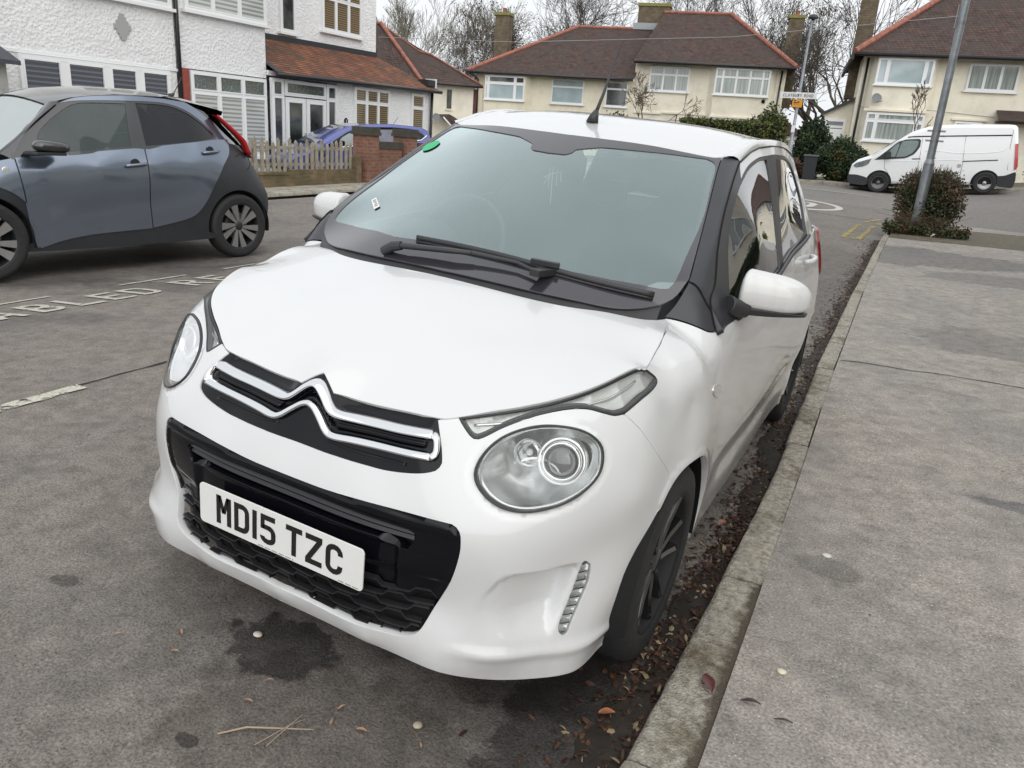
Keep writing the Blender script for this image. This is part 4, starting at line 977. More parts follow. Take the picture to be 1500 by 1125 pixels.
# rear view mirror
mb=MB(); mb.box((0,1.36,1.275),(.22,.03,.065)); mb.tube([(0,1.34,1.31),(0,1.355,1.28)],.012,8); mb.build('interior_mirror',MATTEB,car,bevel=.012,seg=3)
# b pillars inside
mb=MB()
for s in (1,-1):
    mb.tube([(s*.70,1.84,.9),(s*.655,1.90,1.15),(s*.55,1.98,1.37)],[.045,.035,.03],6,flat=.5)
    mb.tube([(s*.62,.98,.99),(s*.605,1.12,1.07),(s*.56,1.32,1.19),(s*.51,1.54,1.315)],[.022,.02,.02,.02],6,flat=.6)
mb.build('inner_pillar',DASH,car,smooth=True)
# tailgate
tg=[(0,3.16,1.375),(.3,3.14,1.365),(.50,3.09,1.33)]; tg2=[(0,3.37,1.04),(.35,3.36,1.04),(.66,3.24,1.045)]
mb=MB()
la=[(-x,y,z) for x,y,z in tg[::-1]][:-1]+tg; lb=[(-x,y,z) for x,y,z in tg2[::-1]][:-1]+tg2
mb.loft([la,lb],closed=False); mb.build('rear_screen',SIDEG,car,smooth=True)
strip_obj('rear_pillar',[tg[-1],tg2[-1]],[(.505,3.05,1.33),(.66,3.20,1.05)],WHITE,car,n=8)
strip_obj('rear_pillar',[(-.505,3.05,1.33),(-.66,3.20,1.05)],[(-.50,3.09,1.33),(-.66,3.24,1.045)],WHITE,car,n=8)
# aerial
mb=MB(); a=SURF['R'].pos([[0,1.652]],0)[0]
mb.tube([(0,a[1]-.015,a[2]-.002),(0,a[1]-.005,a[2]+.02),(0,a[1]+.012,a[2]+.04)],[.024,.018,.010],10)
mb.tube([(0,a[1]+.010,a[2]+.035),(0.0,a[1]+.055,a[2]+.10),(0.0,a[1]+.17,a[2]+.30)],[.0075,.006,.0035],8); mb.build('aerial',MATTEB,car,smooth=True)
# stickers
grn=simple('green_sticker',(.03,.45,.18),.5); wht=simple('white_sticker',(.75,.75,.72),.5)
def wpatch(name,pts,off,mat,res=.02): return panel(name,'W',np.array(pts,float),[],res=res,off=off,mat=mat,parent=WS,flange=0,gap=0)
th=np.linspace(0,2*math.pi,24,endpoint=False)
wpatch('round_sticker',[(-.522+.030*math.cos(t),1.350+.036*math.sin(t)) for t in th],.0055,grn)
TS=np.array([(-.514,.992),(-.505,1.006),(-.447,.952),(-.459,.938)])
st=wpatch('tax_sticker',TS[::-1],.0055,wht,.02)
for k in range(5):
    u=.14+k*.15; a_=TS[0]+(TS[3]-TS[0])*u; b_=TS[1]+(TS[2]-TS[1])*u; c_=TS[1]+(TS[2]-TS[1])*(u+.08); d_=TS[0]+(TS[3]-TS[0])*(u+.08)
    f0,f1=(.2,.8) if k!=2 else (.35,.8)
    wpatch('sticker_mark',np.array([a_+(b_-a_)*f0,a_+(b_-a_)*f1,d_+(c_-d_)*f1,d_+(c_-d_)*f0])[::-1],.0062,FRIT,.02)

# pale tassel hanging from the interior mirror
tz=empty('hanging_charm',(0,0,0),(0,TILT,0)); tag(tz,'pale woven charm hanging from the mirror inside the white hatchback','charm')
mb=MB(); c0=Vector((.005,1.33,1.235)); charm=simple('charm_straw',(.75,.74,.68),.8)
mb.tube([c0+Vector((0,0,.03)),c0,c0+Vector((.006,0,-.10))],[.0018,.0025,.0015],5); mb.tube([c0+Vector((-.03,0,-.012)),c0+Vector((.0,0,.004)),c0+Vector((.03,0,.014)),c0+Vector((.036,0,-.02))],.0024,5); mb.tube([c0+Vector((-.012,0,.02)),c0+Vector((-.010,0,-.045))],.002,5); mb.tube([c0+Vector((.014,0,.022)),c0+Vector((.022,0,-.035))],.002,5); mb.tube([c0+Vector((-.03,0,-.035)),c0+Vector((-.008,0,.0))],.002,5); mb.build('strands',charm,tz)
# ================= setting: terrain, road, pavement =================
def asphalt(name,base,stone,dark=(.03,.03,.032),scale=1.0,damp=.5,stones=.25,crack=0.0,rough=.85,bump=.5,dcol=.55,dfreq=.7,blotch=None):
    m,nt,out=nmat(name); L=nt.links.new; b=pbsdf(nt,base,rough,spec=.35)
    tc=N(nt,'ShaderNodeTexCoord'); O_=tc.outputs['Object']
    big=N(nt,'ShaderNodeTexNoise',Scale=dfreq,Detail=7,Roughness=.62,Distortion=.6); L(O_,big.inputs['Vector'])
    mid=N(nt,'ShaderNodeTexNoise',Scale=14*scale,Detail=6,Roughness=.7); L(O_,mid.inputs['Vector'])
    fine=N(nt,'ShaderNodeTexNoise',Scale=180*scale,Detail=3,Roughness=.6); L(O_,fine.inputs['Vector'])
    vor=N(nt,'ShaderNodeTexVoronoi',Scale=120*scale); L(O_,vor.inputs['Vector'])
    vr=N(nt,'ShaderNodeMapRange'); vr.inputs[1].default_value=.10; vr.inputs[2].default_value=.22; vr.inputs[3].default_value=1; vr.inputs[4].default_value=0; L(vor.outputs['Distance'],vr.inputs[0])
    # only some cells are pale chippings
    sel=N(nt,'ShaderNodeSeparateColor'); L(vor.outputs['Color'],sel.inputs[0]); sr=N(nt,'ShaderNodeMapRange'); sr.inputs[1].default_value=1-stones; sr.inputs[2].default_value=1-stones+.1; L(sel.outputs[0],sr.inputs[0])
    st=N(nt,'ShaderNodeMath',operation='MULTIPLY'); L(vr.outputs[0],st.inputs[0]); L(sr.outputs[0],st.inputs[1])
    r1=ramp(nt,[(.25,tuple(c*.62 for c in base)),(.5,base),(.75,tuple(c*1.35 for c in base))]); L(mid.outputs[0],r1.inputs[0])
    r2=ramp(nt,[(.3,(.55,.55,.55)),(.7,(1.35,1.35,1.35))]); L(fine.outputs[0],r2.inputs[0])
    m1=N(nt,'ShaderNodeMix',data_type='RGBA',blend_type='MULTIPLY'); m1.inputs[0].default_value=1; L(r1.outputs[0],m1.inputs[6]); L(r2.outputs[0],m1.inputs[7])
    m2=N(nt,'ShaderNodeMix',data_type='RGBA'); m2.inputs[7].default_value=(*stone,1); L(st.outputs[0],m2.inputs[0]); L(m1.outputs[2],m2.inputs[6])
    r3=ramp(nt,[(.40,(dcol,dcol,dcol*1.03)),(.52,(.95,.95,.95)),(.68,(1.12,1.10,1.07))]); L(big.outputs[0],r3.inputs[0])
    m3=N(nt,'ShaderNodeMix',data_type='RGBA',blend_type='MULTIPLY'); m3.inputs[0].default_value=damp; L(m2.outputs[2],m3.inputs[6]); L(r3.outputs[0],m3.inputs[7])
    cur=m3.outputs[2]
    if crack:
        vc=N(nt,'ShaderNodeTexVoronoi',feature='DISTANCE_TO_EDGE',Scale=.55); mpn=N(nt,'ShaderNodeTexNoise',Scale=2.5,Detail=4); L(O_,mpn.inputs['Vector'])
        ad=N(nt,'ShaderNodeVectorMath',operation='MULTIPLY_ADD'); ad.inputs[1].default_value=(.5,.5,.5); L(mpn.outputs['Color'],ad.inputs[0]); L(O_,ad.inputs[2]); L(ad.outputs[0],vc.inputs['Vector'])
        cr=N(nt,'ShaderNodeMapRange'); cr.inputs[1].default_value=.002; cr.inputs[2].default_value=.010; cr.inputs[3].default_value=crack; cr.inputs[4].default_value=0; L(vc.outputs['Distance'],cr.inputs[0])
        m4=N(nt,'ShaderNodeMix',data_type='RGBA'); m4.inputs[7].default_value=(.012,.012,.012,1); L(cr.outputs[0],m4.inputs[0]); L(cur,m4.inputs[6]); cur=m4.outputs[2]
    if blotch:
        # oil spots, wet areas and other darkened patches at set places: [(x,y,rx,ry,strength)]
        for (bx,by,rx_,ry_,stg,col) in blotch:
            mp=N(nt,'ShaderNodeMapping'); mp.inputs['Location'].default_value=(-bx/rx_,-by/ry_,0); mp.inputs['Scale'].default_value=(1/rx_,1/ry_,0); L(O_,mp.inputs[0])
            nn=N(nt,'ShaderNodeTexNoise',Scale=2.2/max(rx_,.2),Detail=5,Roughness=.65); L(O_,nn.inputs['Vector'])
            ln=N(nt,'ShaderNodeVectorMath',operation='LENGTH'); L(mp.outputs[0],ln.inputs[0])
            sb=N(nt,'ShaderNodeMath',operation='MULTIPLY_ADD'); sb.inputs[1].default_value=1.3; L(nn.outputs[0],sb.inputs[0]); L(ln.outputs['Value'],sb.inputs[2])
            mr=N(nt,'ShaderNodeMapRange'); mr.inputs[1].default_value=1.45; mr.inputs[2].default_value=1.60; mr.inputs[3].default_value=stg; mr.inputs[4].default_value=0; L(sb.outputs[0],mr.inputs[0])
            mb_=N(nt,'ShaderNodeMix',data_type='RGBA',blend_type='MULTIPLY'); mb_.inputs[7].default_value=(*col,1); L(mr.outputs[0],mb_.inputs[0]); L(cur,mb_.inputs[6]); cur=mb_.outputs[2]
    L(cur,b.inputs['Base Color'])
    rr=N(nt,'ShaderNodeMapRange'); rr.inputs[1].default_value=.4; rr.inputs[2].default_value=.55; rr.inputs[3].default_value=.55; rr.inputs[4].default_value=rough; L(big.outputs[0],rr.inputs[0]); L(rr.outputs[0],b.inputs['Roughness'])
    hs_=N(nt,'ShaderNodeMath',operation='ADD'); L(fine.outputs[0],hs_.inputs[0]); L(vr.outputs[0],hs_.inputs[1])
    h2=N(nt,'ShaderNodeMath',operation='MULTIPLY_ADD'); h2.inputs[1].default_value=2.0; L(mid.outputs[0],h2.inputs[0]); L(hs_.outputs[0],h2.inputs[2])
    bp=N(nt,'ShaderNodeBump',Strength=bump,Distance=.004); L(h2.outputs[0],bp.inputs['Height']); L(bp.outputs[0],b.inputs['Normal'])
    L(b.outputs[0],out.inputs[0]); return m
DARK=(.35,.35,.36)
ROAD=asphalt('road_asphalt',(.205,.184,.164),(.42,.38,.34),damp=.65,stones=.14,scale=.8,crack=.0,bump=.9,blotch=[(-.06,.10,.17,.13,.85,(.25,.25,.26)),(.0,-.26,.035,.02,.9,DARK),(.12,-.36,.05,.03,.8,DARK),(.25,-.12,.42,.30,.55,(.55,.52,.50)),(.75,.25,.22,.9,.85,(.28,.28,.29)),(.3,.45,.7,.25,.7,(.4,.39,.38)),(-.75,-.05,.05,.03,.7,DARK),(-4.4,3.0,1.0,.25,.5,(.6,.6,.6)),(-6.0,3.8,1.6,2.2,.6,(.5,.5,.5)),(.1,8.5,.9,3.5,.5,(.6,.6,.62))])
PAVE=asphalt('pavement_asphalt',(.335,.305,.272),(.80,.77,.72),damp=.5,stones=.26,scale=.7,bump=.45,dcol=.62,dfreq=1.1,blotch=[(2.05,2.30,.50,.085,.9,(.50,.52,.58)),(1.90,1.74,.09,.10,.9,(.50,.52,.58)),(1.9,5.6,.55,.6,.55,(.55,.55,.57)),(1.35,10.9,1.8,1.2,.7,(.42,.44,.47)),(2.2,9.3,1.0,.5,.6,(.5,.52,.55)),(1.5,3.9,.3,.12,.4,(.6,.6,.6)),(1.2,1.35,.12,.08,.6,(.5,.5,.5))])
def sheet(name,xs,ys,zf,mat,kind='structure',xf=None,parent=None):
    V=[];F=[]; n=len(xs)
    for y in ys:
        for x in xs:
            X=xf(x,y) if xf else x
            V.append((X,y,float(zf(X,y))))
    for j in range(len(ys)-1):
        for i in range(n-1): F.append((j*n+i,j*n+i+1,(j+1)*n+i+1,(j+1)*n+i))
    o=mesh_obj(name,V,F,mat,parent,True); o['kind']=kind; return o
def zgf(x,y): return float(zg(np.array(float(x)),np.array(float(y))))
_ky=np.array([-8,.15,1.0,2.08,3.98,7.31,12.5,14.2]); _ko=np.array([.90,.885,.893,.895,.835,.785,.745,.74])
def kerbx(y): return float(np.interp(y,_ky,_ko))
ground_m=simple('soil',(.10,.085,.06),.95,bump=.5,bscale=20,var=.35,vscale=.8)
g=mesh_obj('ground',[(-400,-200,-.9),(400,-200,-.9),(400,900,-.9),(-400,900,-.9)],[(0,1,2,3)],ground_m,smooth=False); g['kind']='structure'
ysr=np.concatenate([np.arange(-9,20,.5),np.arange(20,31,.5)])
sheet('road',list(np.arange(-9.0,-6.9,.3))+list(np.arange(-6.9,1.21,.15)),np.arange(-9,17.01,.35),lambda x,y:zgf(x,y),ROAD,xf=lambda x,y:min(x,kerbx(y)+.03))
XROAD=asphalt('side_road_asphalt',(.20,.185,.17),(.34,.32,.3),damp=.6,stones=.2,bump=.4,dfreq=.35,dcol=.7)
sheet('side_road',np.arange(-40,45,.6),np.arange(17.0,29.81,.4),lambda x,y:zgf(x,y),XROAD)
# main-road surface continues dark into the junction mouth
sheet('junction_patch',np.arange(-5.2,1.4,.3),np.arange(16.9,20.6,.3),lambda x,y:zgf(x,y)+.004,ROAD,xf=lambda x,y:x*(1+(y-17)*.02))
# pavement, tilted gently to the kerb
def pz(x,y): return zgf(kerbx(y),y)+.075+.012*max(0,x-kerbx(y)-.13)
def kerbw(y): return float(np.interp(y,[-2,.3,2,4,8,14],[.16,.150,.100,.105,.09,.09]))
sheet('pavement',list(np.linspace(0,4.2,22)),np.arange(-9,13.3,.3),lambda x,y:pz(x,y),PAVE,xf=lambda x,y:kerbx(y)+kerbw(y)+.004+x)
VERGE=asphalt('verge_dirt',(.16,.14,.10),(.3,.28,.2),damp=.8,stones=.15,bump=.8,dfreq=1.5)
sheet('verge',list(np.linspace(.0,6,20)),np.arange(13.2,16.2,.3),lambda x,y:pz(x,y)+.004-.0*y,VERGE,xf=lambda x,y:kerbx(min(y,14.2))+.1+x)
sheet('pavement_far',list(np.linspace(0,8,14)),np.arange(16.1,18.01,.3),lambda x,y:zgf(x,y)+.06,PAVE,xf=lambda x,y:1.0+x)
# kerb stones on our side: one sheet of separate stones
KERB=None
def kerb_mat():
    m,nt,out=nmat('kerb_stone'); L=nt.links.new; b=pbsdf(nt,(.30,.275,.225),.9,spec=.3); tc=N(nt,'ShaderNodeTexCoord'); O_=tc.outputs['Object']
    a=N(nt,'ShaderNodeTexNoise',Scale=45,Detail=8,Roughness=.75); L(O_,a.inputs['Vector']); c=N(nt,'ShaderNodeTexNoise',Scale=4,Detail=6,Roughness=.7); L(O_,c.inputs['Vector'])
    v=N(nt,'ShaderNodeTexVoronoi',Scale=170); L(O_,v.inputs['Vector'])
    r=ramp(nt,[(.30,(.13,.11,.085)),(.46,(.30,.275,.23)),(.58,(.43,.40,.34)),(.75,(.56,.53,.47))]); L(a.outputs[0],r.inputs[0])
    r2=ramp(nt,[(.35,(.50,.46,.38)),(.50,(1,1,1)),(.7,(1.15,1.13,1.1))]); L(c.outputs[0],r2.inputs[0])
    mx=N(nt,'ShaderNodeMix',data_type='RGBA',blend_type='MULTIPLY'); mx.inputs[0].default_value=1; L(r.outputs[0],mx.inputs[6]); L(r2.outputs[0],mx.inputs[7])
    # damp silt along the pavement-side edge of the nearest stones
    at=N(nt,'ShaderNodeAttribute',attribute_name='edge'); n2=N(nt,'ShaderNodeTexNoise',Scale=22,Detail=6,Roughness=.7); L(O_,n2.inputs['Vector'])
    ad=N(nt,'ShaderNodeMath',operation='MULTIPLY_ADD'); ad.inputs[1].default_value=.9; L(n2.outputs[0],ad.inputs[0]); L(at.outputs['Fac'],ad.inputs[2])
    mr=N(nt,'ShaderNodeMapRange'); mr.inputs[1].default_value=1.05; mr.inputs[2].default_value=1.30; L(ad.outputs[0],mr.inputs[0])
    m2=N(nt,'ShaderNodeMix',data_type='RGBA'); m2.inputs[7].default_value=(.095,.078,.058,1); L(mr.outputs[0],m2.inputs[0]); L(mx.outputs[2],m2.inputs[6])
    L(m2.outputs[2],b.inputs['Base Color']); ad2=N(nt,'ShaderNodeMath',operation='ADD'); L(a.outputs[0],ad2.inputs[0]); L(v.outputs['Distance'],ad2.inputs[1])
    bp=N(nt,'ShaderNodeBump',Strength=.8,Distance=.006); L(ad2.outputs[0],bp.inputs['Height']); L(bp.outputs[0],b.inputs['Normal']); L(b.outputs[0],out.inputs[0]); return m
KERB=kerb_mat()
V=[];F=[];ED=[]
joints=[-6.,-5.1,-4.2,-3.3,-2.4,-1.5,-.62,.20,1.12,1.62,2.52,3.15,4.05,4.85,5.5,6.5,7.4,8.3,9.2,10.1,11,11.9,12.8,13.7]
rk=random.Random(3)
for a,b_ in zip(joints[:-1],joints[1:]):
    dz=rk.uniform(-.004,.004); dx=rk.uniform(-.004,.004); ns=max(3,int((b_-a)/.06)); base_i=len(V)
    prof=[(0.0,-.10,0),(0.0,-.016,0),(.006,-.004,0),(.018,0,0),(.35,0,.2),(.65,0,.5),(.9,0,.85),(1.0,-.004,1),(1.0,-.06,1)]
    for i in range(ns+1):
        y=a+.004+(b_-a-.008)*i/ns; e=min(i,ns-i); rr_=.006 if e==0 else 0
        w_=kerbw(y); x0=kerbx(y)+dx; z0=zgf(kerbx(y),y)+.075+dz
        for k,(px_,pz_,ed) in enumerate(prof):
            u=px_*w_ if px_>.03 else px_
            jit=(rk.uniform(-.003,.003) if 0<k<4 else rk.uniform(-.0012,.0012))
            V.append((x0+u+jit,y,z0+pz_-rr_+jit*.7)); ED.append(ed if y<1.12 else ed*.45)
    m_=len(prof)
    for i in range(ns):
        for k in range(m_-1): F.append((base_i+i*m_+k,base_i+i*m_+k+1,base_i+(i+1)*m_+k+1,base_i+(i+1)*m_+k))
    F.append(tuple(base_i+k for k in range(m_-1,-1,-1))); F.append(tuple(base_i+ns*m_+k for k in range(m_)))
ko=mesh_obj('kerb',V,F,KERB,None,True); ko['kind']='structure'; at=ko.data.attributes.new('edge','FLOAT','POINT'); at.data.foreach_set('value',ED)
ko.data.set_sharp_from_angle(angle=math.radians(50))
# far kerb and pavement of the cross road
mb=MB(); xs=np.arange(-40,45,1.0)
def lp(yoff,dz): return [(float(x),29.8+yoff,zgf(x,29.8)+dz) for x in xs]
mb.loft([lp(0,-.05),lp(0.01,.12),lp(.14,.13),lp(.15,.0)],closed=False); o=mb.build('kerb_far',KERB); o['kind']='structure'
ED2=o.data.attributes.new('edge','FLOAT','POINT')
sheet('pavement_opposite',xs,np.arange(29.93,32.3,.4),lambda x,y:zgf(x,29.8)+.125,XROAD)
GARD=simple('garden_ground',(.09,.085,.05),.95,bump=.6,bscale=15,var=.4,vscale=1.2)
sheet('garden_ground',xs,np.arange(32.2,60,2.0),lambda x,y:zgf(x,29.8)+.10,GARD)
# left side: pale strip, drive
sheet('kerb_strip',[-10.6,-10.2,-9.7,-9.25,-9.24],np.arange(-9,24,.6),lambda x,y:zgf(-9.2,y)+(.05 if x<-9.245 else 0),KERB)
CONC=simple('drive_concrete',(.30,.29,.27),.9,bump=.3,bscale=30,var=.2,vscale=2)
sheet('driveway',[-15.5,-13,-11.5,-10.55],np.arange(-9,24,1.0),lambda x,y:zgf(-9.2,y)+.045,CONC)
# ---- painted markings
def paint_mat(name,col,wear=.5,sc=9):
    m,nt,out=nmat(name); L=nt.links.new; b=pbsdf(nt,col,.75,spec=.3); tr=N(nt,'ShaderNodeBsdfTransparent'); mx=N(nt,'ShaderNodeMixShader'); tc=N(nt,'ShaderNodeTexCoord'); O_=tc.outputs['Object']
    a=N(nt,'ShaderNodeTexNoise',Scale=sc,Detail=9,Roughness=.78); L(O_,a.inputs['Vector']); mr=N(nt,'ShaderNodeMapRange'); mr.inputs[1].default_value=wear-.03; mr.inputs[2].default_value=wear+.03; L(a.outputs[0],mr.inputs[0])
    c=N(nt,'ShaderNodeTexNoise',Scale=60,Detail=4); L(O_,c.inputs['Vector']); r=ramp(nt,[(.3,tuple(k*.7 for k in col)),(.6,col)]); L(c.outputs[0],r.inputs[0]); L(r.outputs[0],b.inputs['Base Color'])
    L(mr.outputs[0],mx.inputs[0]); L(b.outputs[0],mx.inputs[1]); L(tr.outputs[0],mx.inputs[2]); L(mx.outputs[0],out.inputs[0]); return m
PW=paint_mat('white_road_paint',(.52,.49,.43),.60); PWL=paint_mat('worn_line_paint',(.55,.53,.44),.545,14); PY=paint_mat('yellow_road_paint',(.42,.33,.12),.54,12)
def subdiv(P,step):
    P=np.array(P,float); o=[]
    for i in range(len(P)):
        a=P[i];b=P[(i+1)%len(P)]; d=np.linalg.norm(b-a)
        if d<1e-5: continue
        n=max(1,int(math.ceil(d/step))); o+=[a+(b-a)*k/n for k in range(n)]
    return np.array(o)
def flat_polys(name,polys,mat,dz=.006,sub=.12,label=None):
    V=[];F=[]
    for P in polys:
        P=np.array(P,float); r=subdiv(P,sub)
        b=len(V); 
        v,f=cdt(r,[],sub*.9)
        b=len(V); V+=[(x,y,zgf(x,y)+dz) for x,y in v]; F+=[tuple(i+b for i in t) for t in f]
    F2=[]
    for t in F:
        a,b_,c=[np.array(V[i]) for i in t]; F2.append(t if np.cross(b_-a,c-a)[2]>0 else (t[0],t[2],t[1]))
    o=mesh_obj(name,V,F2,mat,None,False); o['kind']='structure'; return o
def rough_strip(x0,y0,x1,y1,w,seed=0,n=14,j=.012):
    r=random.Random(seed); L_=[];R2=[]
    for i in range(n+1):
        t=i/n; x=x0+(x1-x0)*t; y=y0+(y1-y0)*t; L_.append((x-w/2+r.uniform(-j,j),y)); R2.append((x+w/2+r.uniform(-j,j),y))
    return L_+R2[::-1]
flat_polys('centre_line',[rough_strip(-2.08,-.6,-2.125,.95,.075,1,16,.014),rough_strip(-2.17,3.6,-2.2,5.6,.085,2,16,.012),rough_strip(-2.2,8,-2.2,10,.09,3),rough_strip(-2.07,-5,-2.08,-3,.09,4)],PWL)
flat_polys('road_seam',[rough_strip(-2.135,-.9,-2.20,4.0,.014,8,40,.006)],simple('seam_tar',(.02,.02,.02),.8),.004,.05)
bays=[(-4.49,1.1,-4.52,2.30),(-4.555,2.92,-4.56,3.6),(-4.58,4.05,-4.6,4.9),(-4.6,5.4,-4.62,6.3),(-4.62,6.8,-4.64,7.7),(-4.45,-.2,-4.48,.6)]
flat_polys('bay_line',[rough_strip(*b_,.045,11+i,12,.006) for i,b_ in enumerate(bays)],PW)
GLYR=dict(GLY); s2x,s2y=.30,.14
GLYR.update({'A':[[(0,0),(.26,0),(.62,1),(.38,1)],[(.74,0),(1,0),(.62,1),(.38,1)],R_(.28,.24,.72,.36)],
 'B':[R_(0,0,.26,1),R_(.26,0,.6,.15),R_(.26,.43,.62,.57),R_(.26,.85,.6,1)]+arcb(.55,.28,.45,.28,-90,90,.26,.15)+arcb(.52,.72,.42,.28,-90,90,.26,.15),
 'L':[R_(0,0,.26,1),R_(.26,0,1,.16)],'E':[R_(0,0,.26,1),R_(.26,0,1,.15),R_(.26,.43,.85,.57),R_(.26,.85,1,1)],
 'D':[R_(0,0,.26,1),R_(.26,0,.55,.15),R_(.26,.85,.55,1),R_(.74,.3,1,.7)]+arcb(.52,.30,.48,.30,-90,0,.26,.15)+arcb(.52,.70,.48,.30,0,90,.26,.15),
 'R':[R_(0,0,.26,1),R_(.26,.43,.6,.57),R_(.26,.85,.6,1),[(.40,.45),(.66,.45),(1,0),(.72,0)]]+arcb(.52,.72,.45,.28,-90,90,.26,.15),
 'I':[R_(.35,0,.65,1)],'S':[R_(.2,.43,.8,.57)]+arcb(.5,.28,.5,.28,-150,90,.26,.15)+arcb(.5,.72,.5,.28,30,270,.26,.15),
 '2':[R_(0,0,1,.14),[(0,.14),(.3,.14),(1,.66),(.74,.72)]]+arcb(.5,.70,.5,.30,-10,170,.26,.14),'0':[R_(0,.3,.26,.7),R_(.74,.3,1,.7)]+arcb(.5,.30,.5,.30,180,360,.26,.14)+arcb(.5,.70,.5,.30,0,180,.26,.14),
 'C':[R_(0,.28,.26,.72)]+arcb(.5,.28,.5,.28,180,350,.26,.15)+arcb(.5,.72,.5,.28,10,180,.26,.15),
 'Y':[R_(.37,0,.63,.5),[(.37,.45),(.63,.45),(.28,1),(0,1)],[(.37,.45),(.63,.45),(1,1),(.72,1)]],'U':[R_(0,.28,.26,1),R_(.74,.28,1,1)]+arcb(.5,.28,.5,.28,180,360,.26,.15),
 'O':[R_(0,.3,.26,.7),R_(.74,.3,1,.7)]+arcb(.5,.30,.5,.30,180,360,.26,.15)+arcb(.5,.70,.5,.30,0,180,.26,.15)})
pol=[]
for ch,y0 in [('D',.82),('I',1.05),('S',1.30),('A',1.58),('B',1.87),('L',2.15),('E',2.42),('D',2.68),('R',3.18),('E',3.48)]:
    for P in GLYR[ch]: pol.append([(-3.90-.385*py-.02*(y0-2)*1.5,y0+px_*.20) for px_,py in P])
flat_polys('bay_lettering',pol,PW,.0065,.06)
# speed roundel and double yellow lines
cx,cy_=-1.75,18.7; rx_,ry_=1.35,1.75; t=np.linspace(0,2*math.pi,60)
quads=[[(cx+rx_*math.cos(a),cy_+ry_*math.sin(a)),(cx+rx_*math.cos(b_),cy_+ry_*math.sin(b_)),(cx+(rx_-.16)*math.cos(b_),cy_+(ry_-.30)*math.sin(b_)),(cx+(rx_-.16)*math.cos(a),cy_+(ry_-.30)*math.sin(a))] for a,b_ in zip(t[:-1],t[1:])]
for k,ch in enumerate('20'):
    for P in GLYR[ch]: quads.append([(cx-.78+k*.84+px_*.68,cy_-.85+py*1.7) for px_,py in P])
flat_polys('speed_roundel',quads,paint_mat('roundel_paint',(.56,.55,.50),.66),.011,.3)
flat_polys('yellow_lines',[rough_strip(.17,12.9,.20,15.7,.075,31,18,.012),rough_strip(.40,12.9,.47,15.7,.075,32,18,.012),rough_strip(.29,12.86,.29,12.98,.30,33,3,.004),rough_strip(.25,16.3,.5,17.6,.08,34),rough_strip(.5,16.2,.8,17.4,.08,35)],PY,.007)
flat_polys('side_road_line',[[(-2.6,25.4),(-.2,25.6),(-.2,25.75),(-2.6,25.55)],[(-8,25.2),(-5,25.3),(-5,25.45),(-8,25.35)]],PW,.011,.3)

# crack running across the footway
_r=random.Random(21); cl_=[(kerbx(4.3)+.12+i*.11,4.33+.06*i*.11+_r.uniform(-.025,.025)) for i in range(30)]
V=[];F=[]
for i,(x,y) in enumerate(cl_):
    w_=.004+_r.uniform(0,.004); V+=[(x,y-w_,pz(x,y)+.0035),(x,y+w_,pz(x,y)+.0035)]
F=[(2*i,2*i+2,2*i+3,2*i+1) for i in range(len(cl_)-1)]; o=mesh_obj('pavement_crack',V,F,MATS['seam_tar'],None,False); o['kind']='structure'
# ================= buildings =================
def render_mat(name,col,bump=.6,sc=55,dirt=.25):
    m,nt,out=nmat(name); L=nt.links.new; b=pbsdf(nt,col,.9,spec=.25); tc=N(nt,'ShaderNodeTexCoord'); O_=tc.outputs['Object']
    a=N(nt,'ShaderNodeTexNoise',Scale=sc,Detail=4,Roughness=.6); L(O_,a.inputs['Vector']); v=N(nt,'ShaderNodeTexVoronoi',Scale=sc*.7); L(O_,v.inputs['Vector'])
    c=N(nt,'ShaderNodeTexNoise',Scale=1.3,Detail=7,Roughness=.65); L(O_,c.inputs['Vector'])
    r=ramp(nt,[(.3,tuple(k*(1-dirt) for k in col)),(.55,col)]); L(c.outputs[0],r.inputs[0]); L(r.outputs[0],b.inputs['Base Color'])
    ad=N(nt,'ShaderNodeMath',operation='ADD'); L(a.outputs[0],ad.inputs[0]); L(v.outputs['Distance'],ad.inputs[1])
    bp=N(nt,'ShaderNodeBump',Strength=bump,Distance=.02); L(ad.outputs[0],bp.inputs['Height']); L(bp.outputs[0],b.inputs['Normal']); L(b.outputs[0],out.inputs[0]); return m
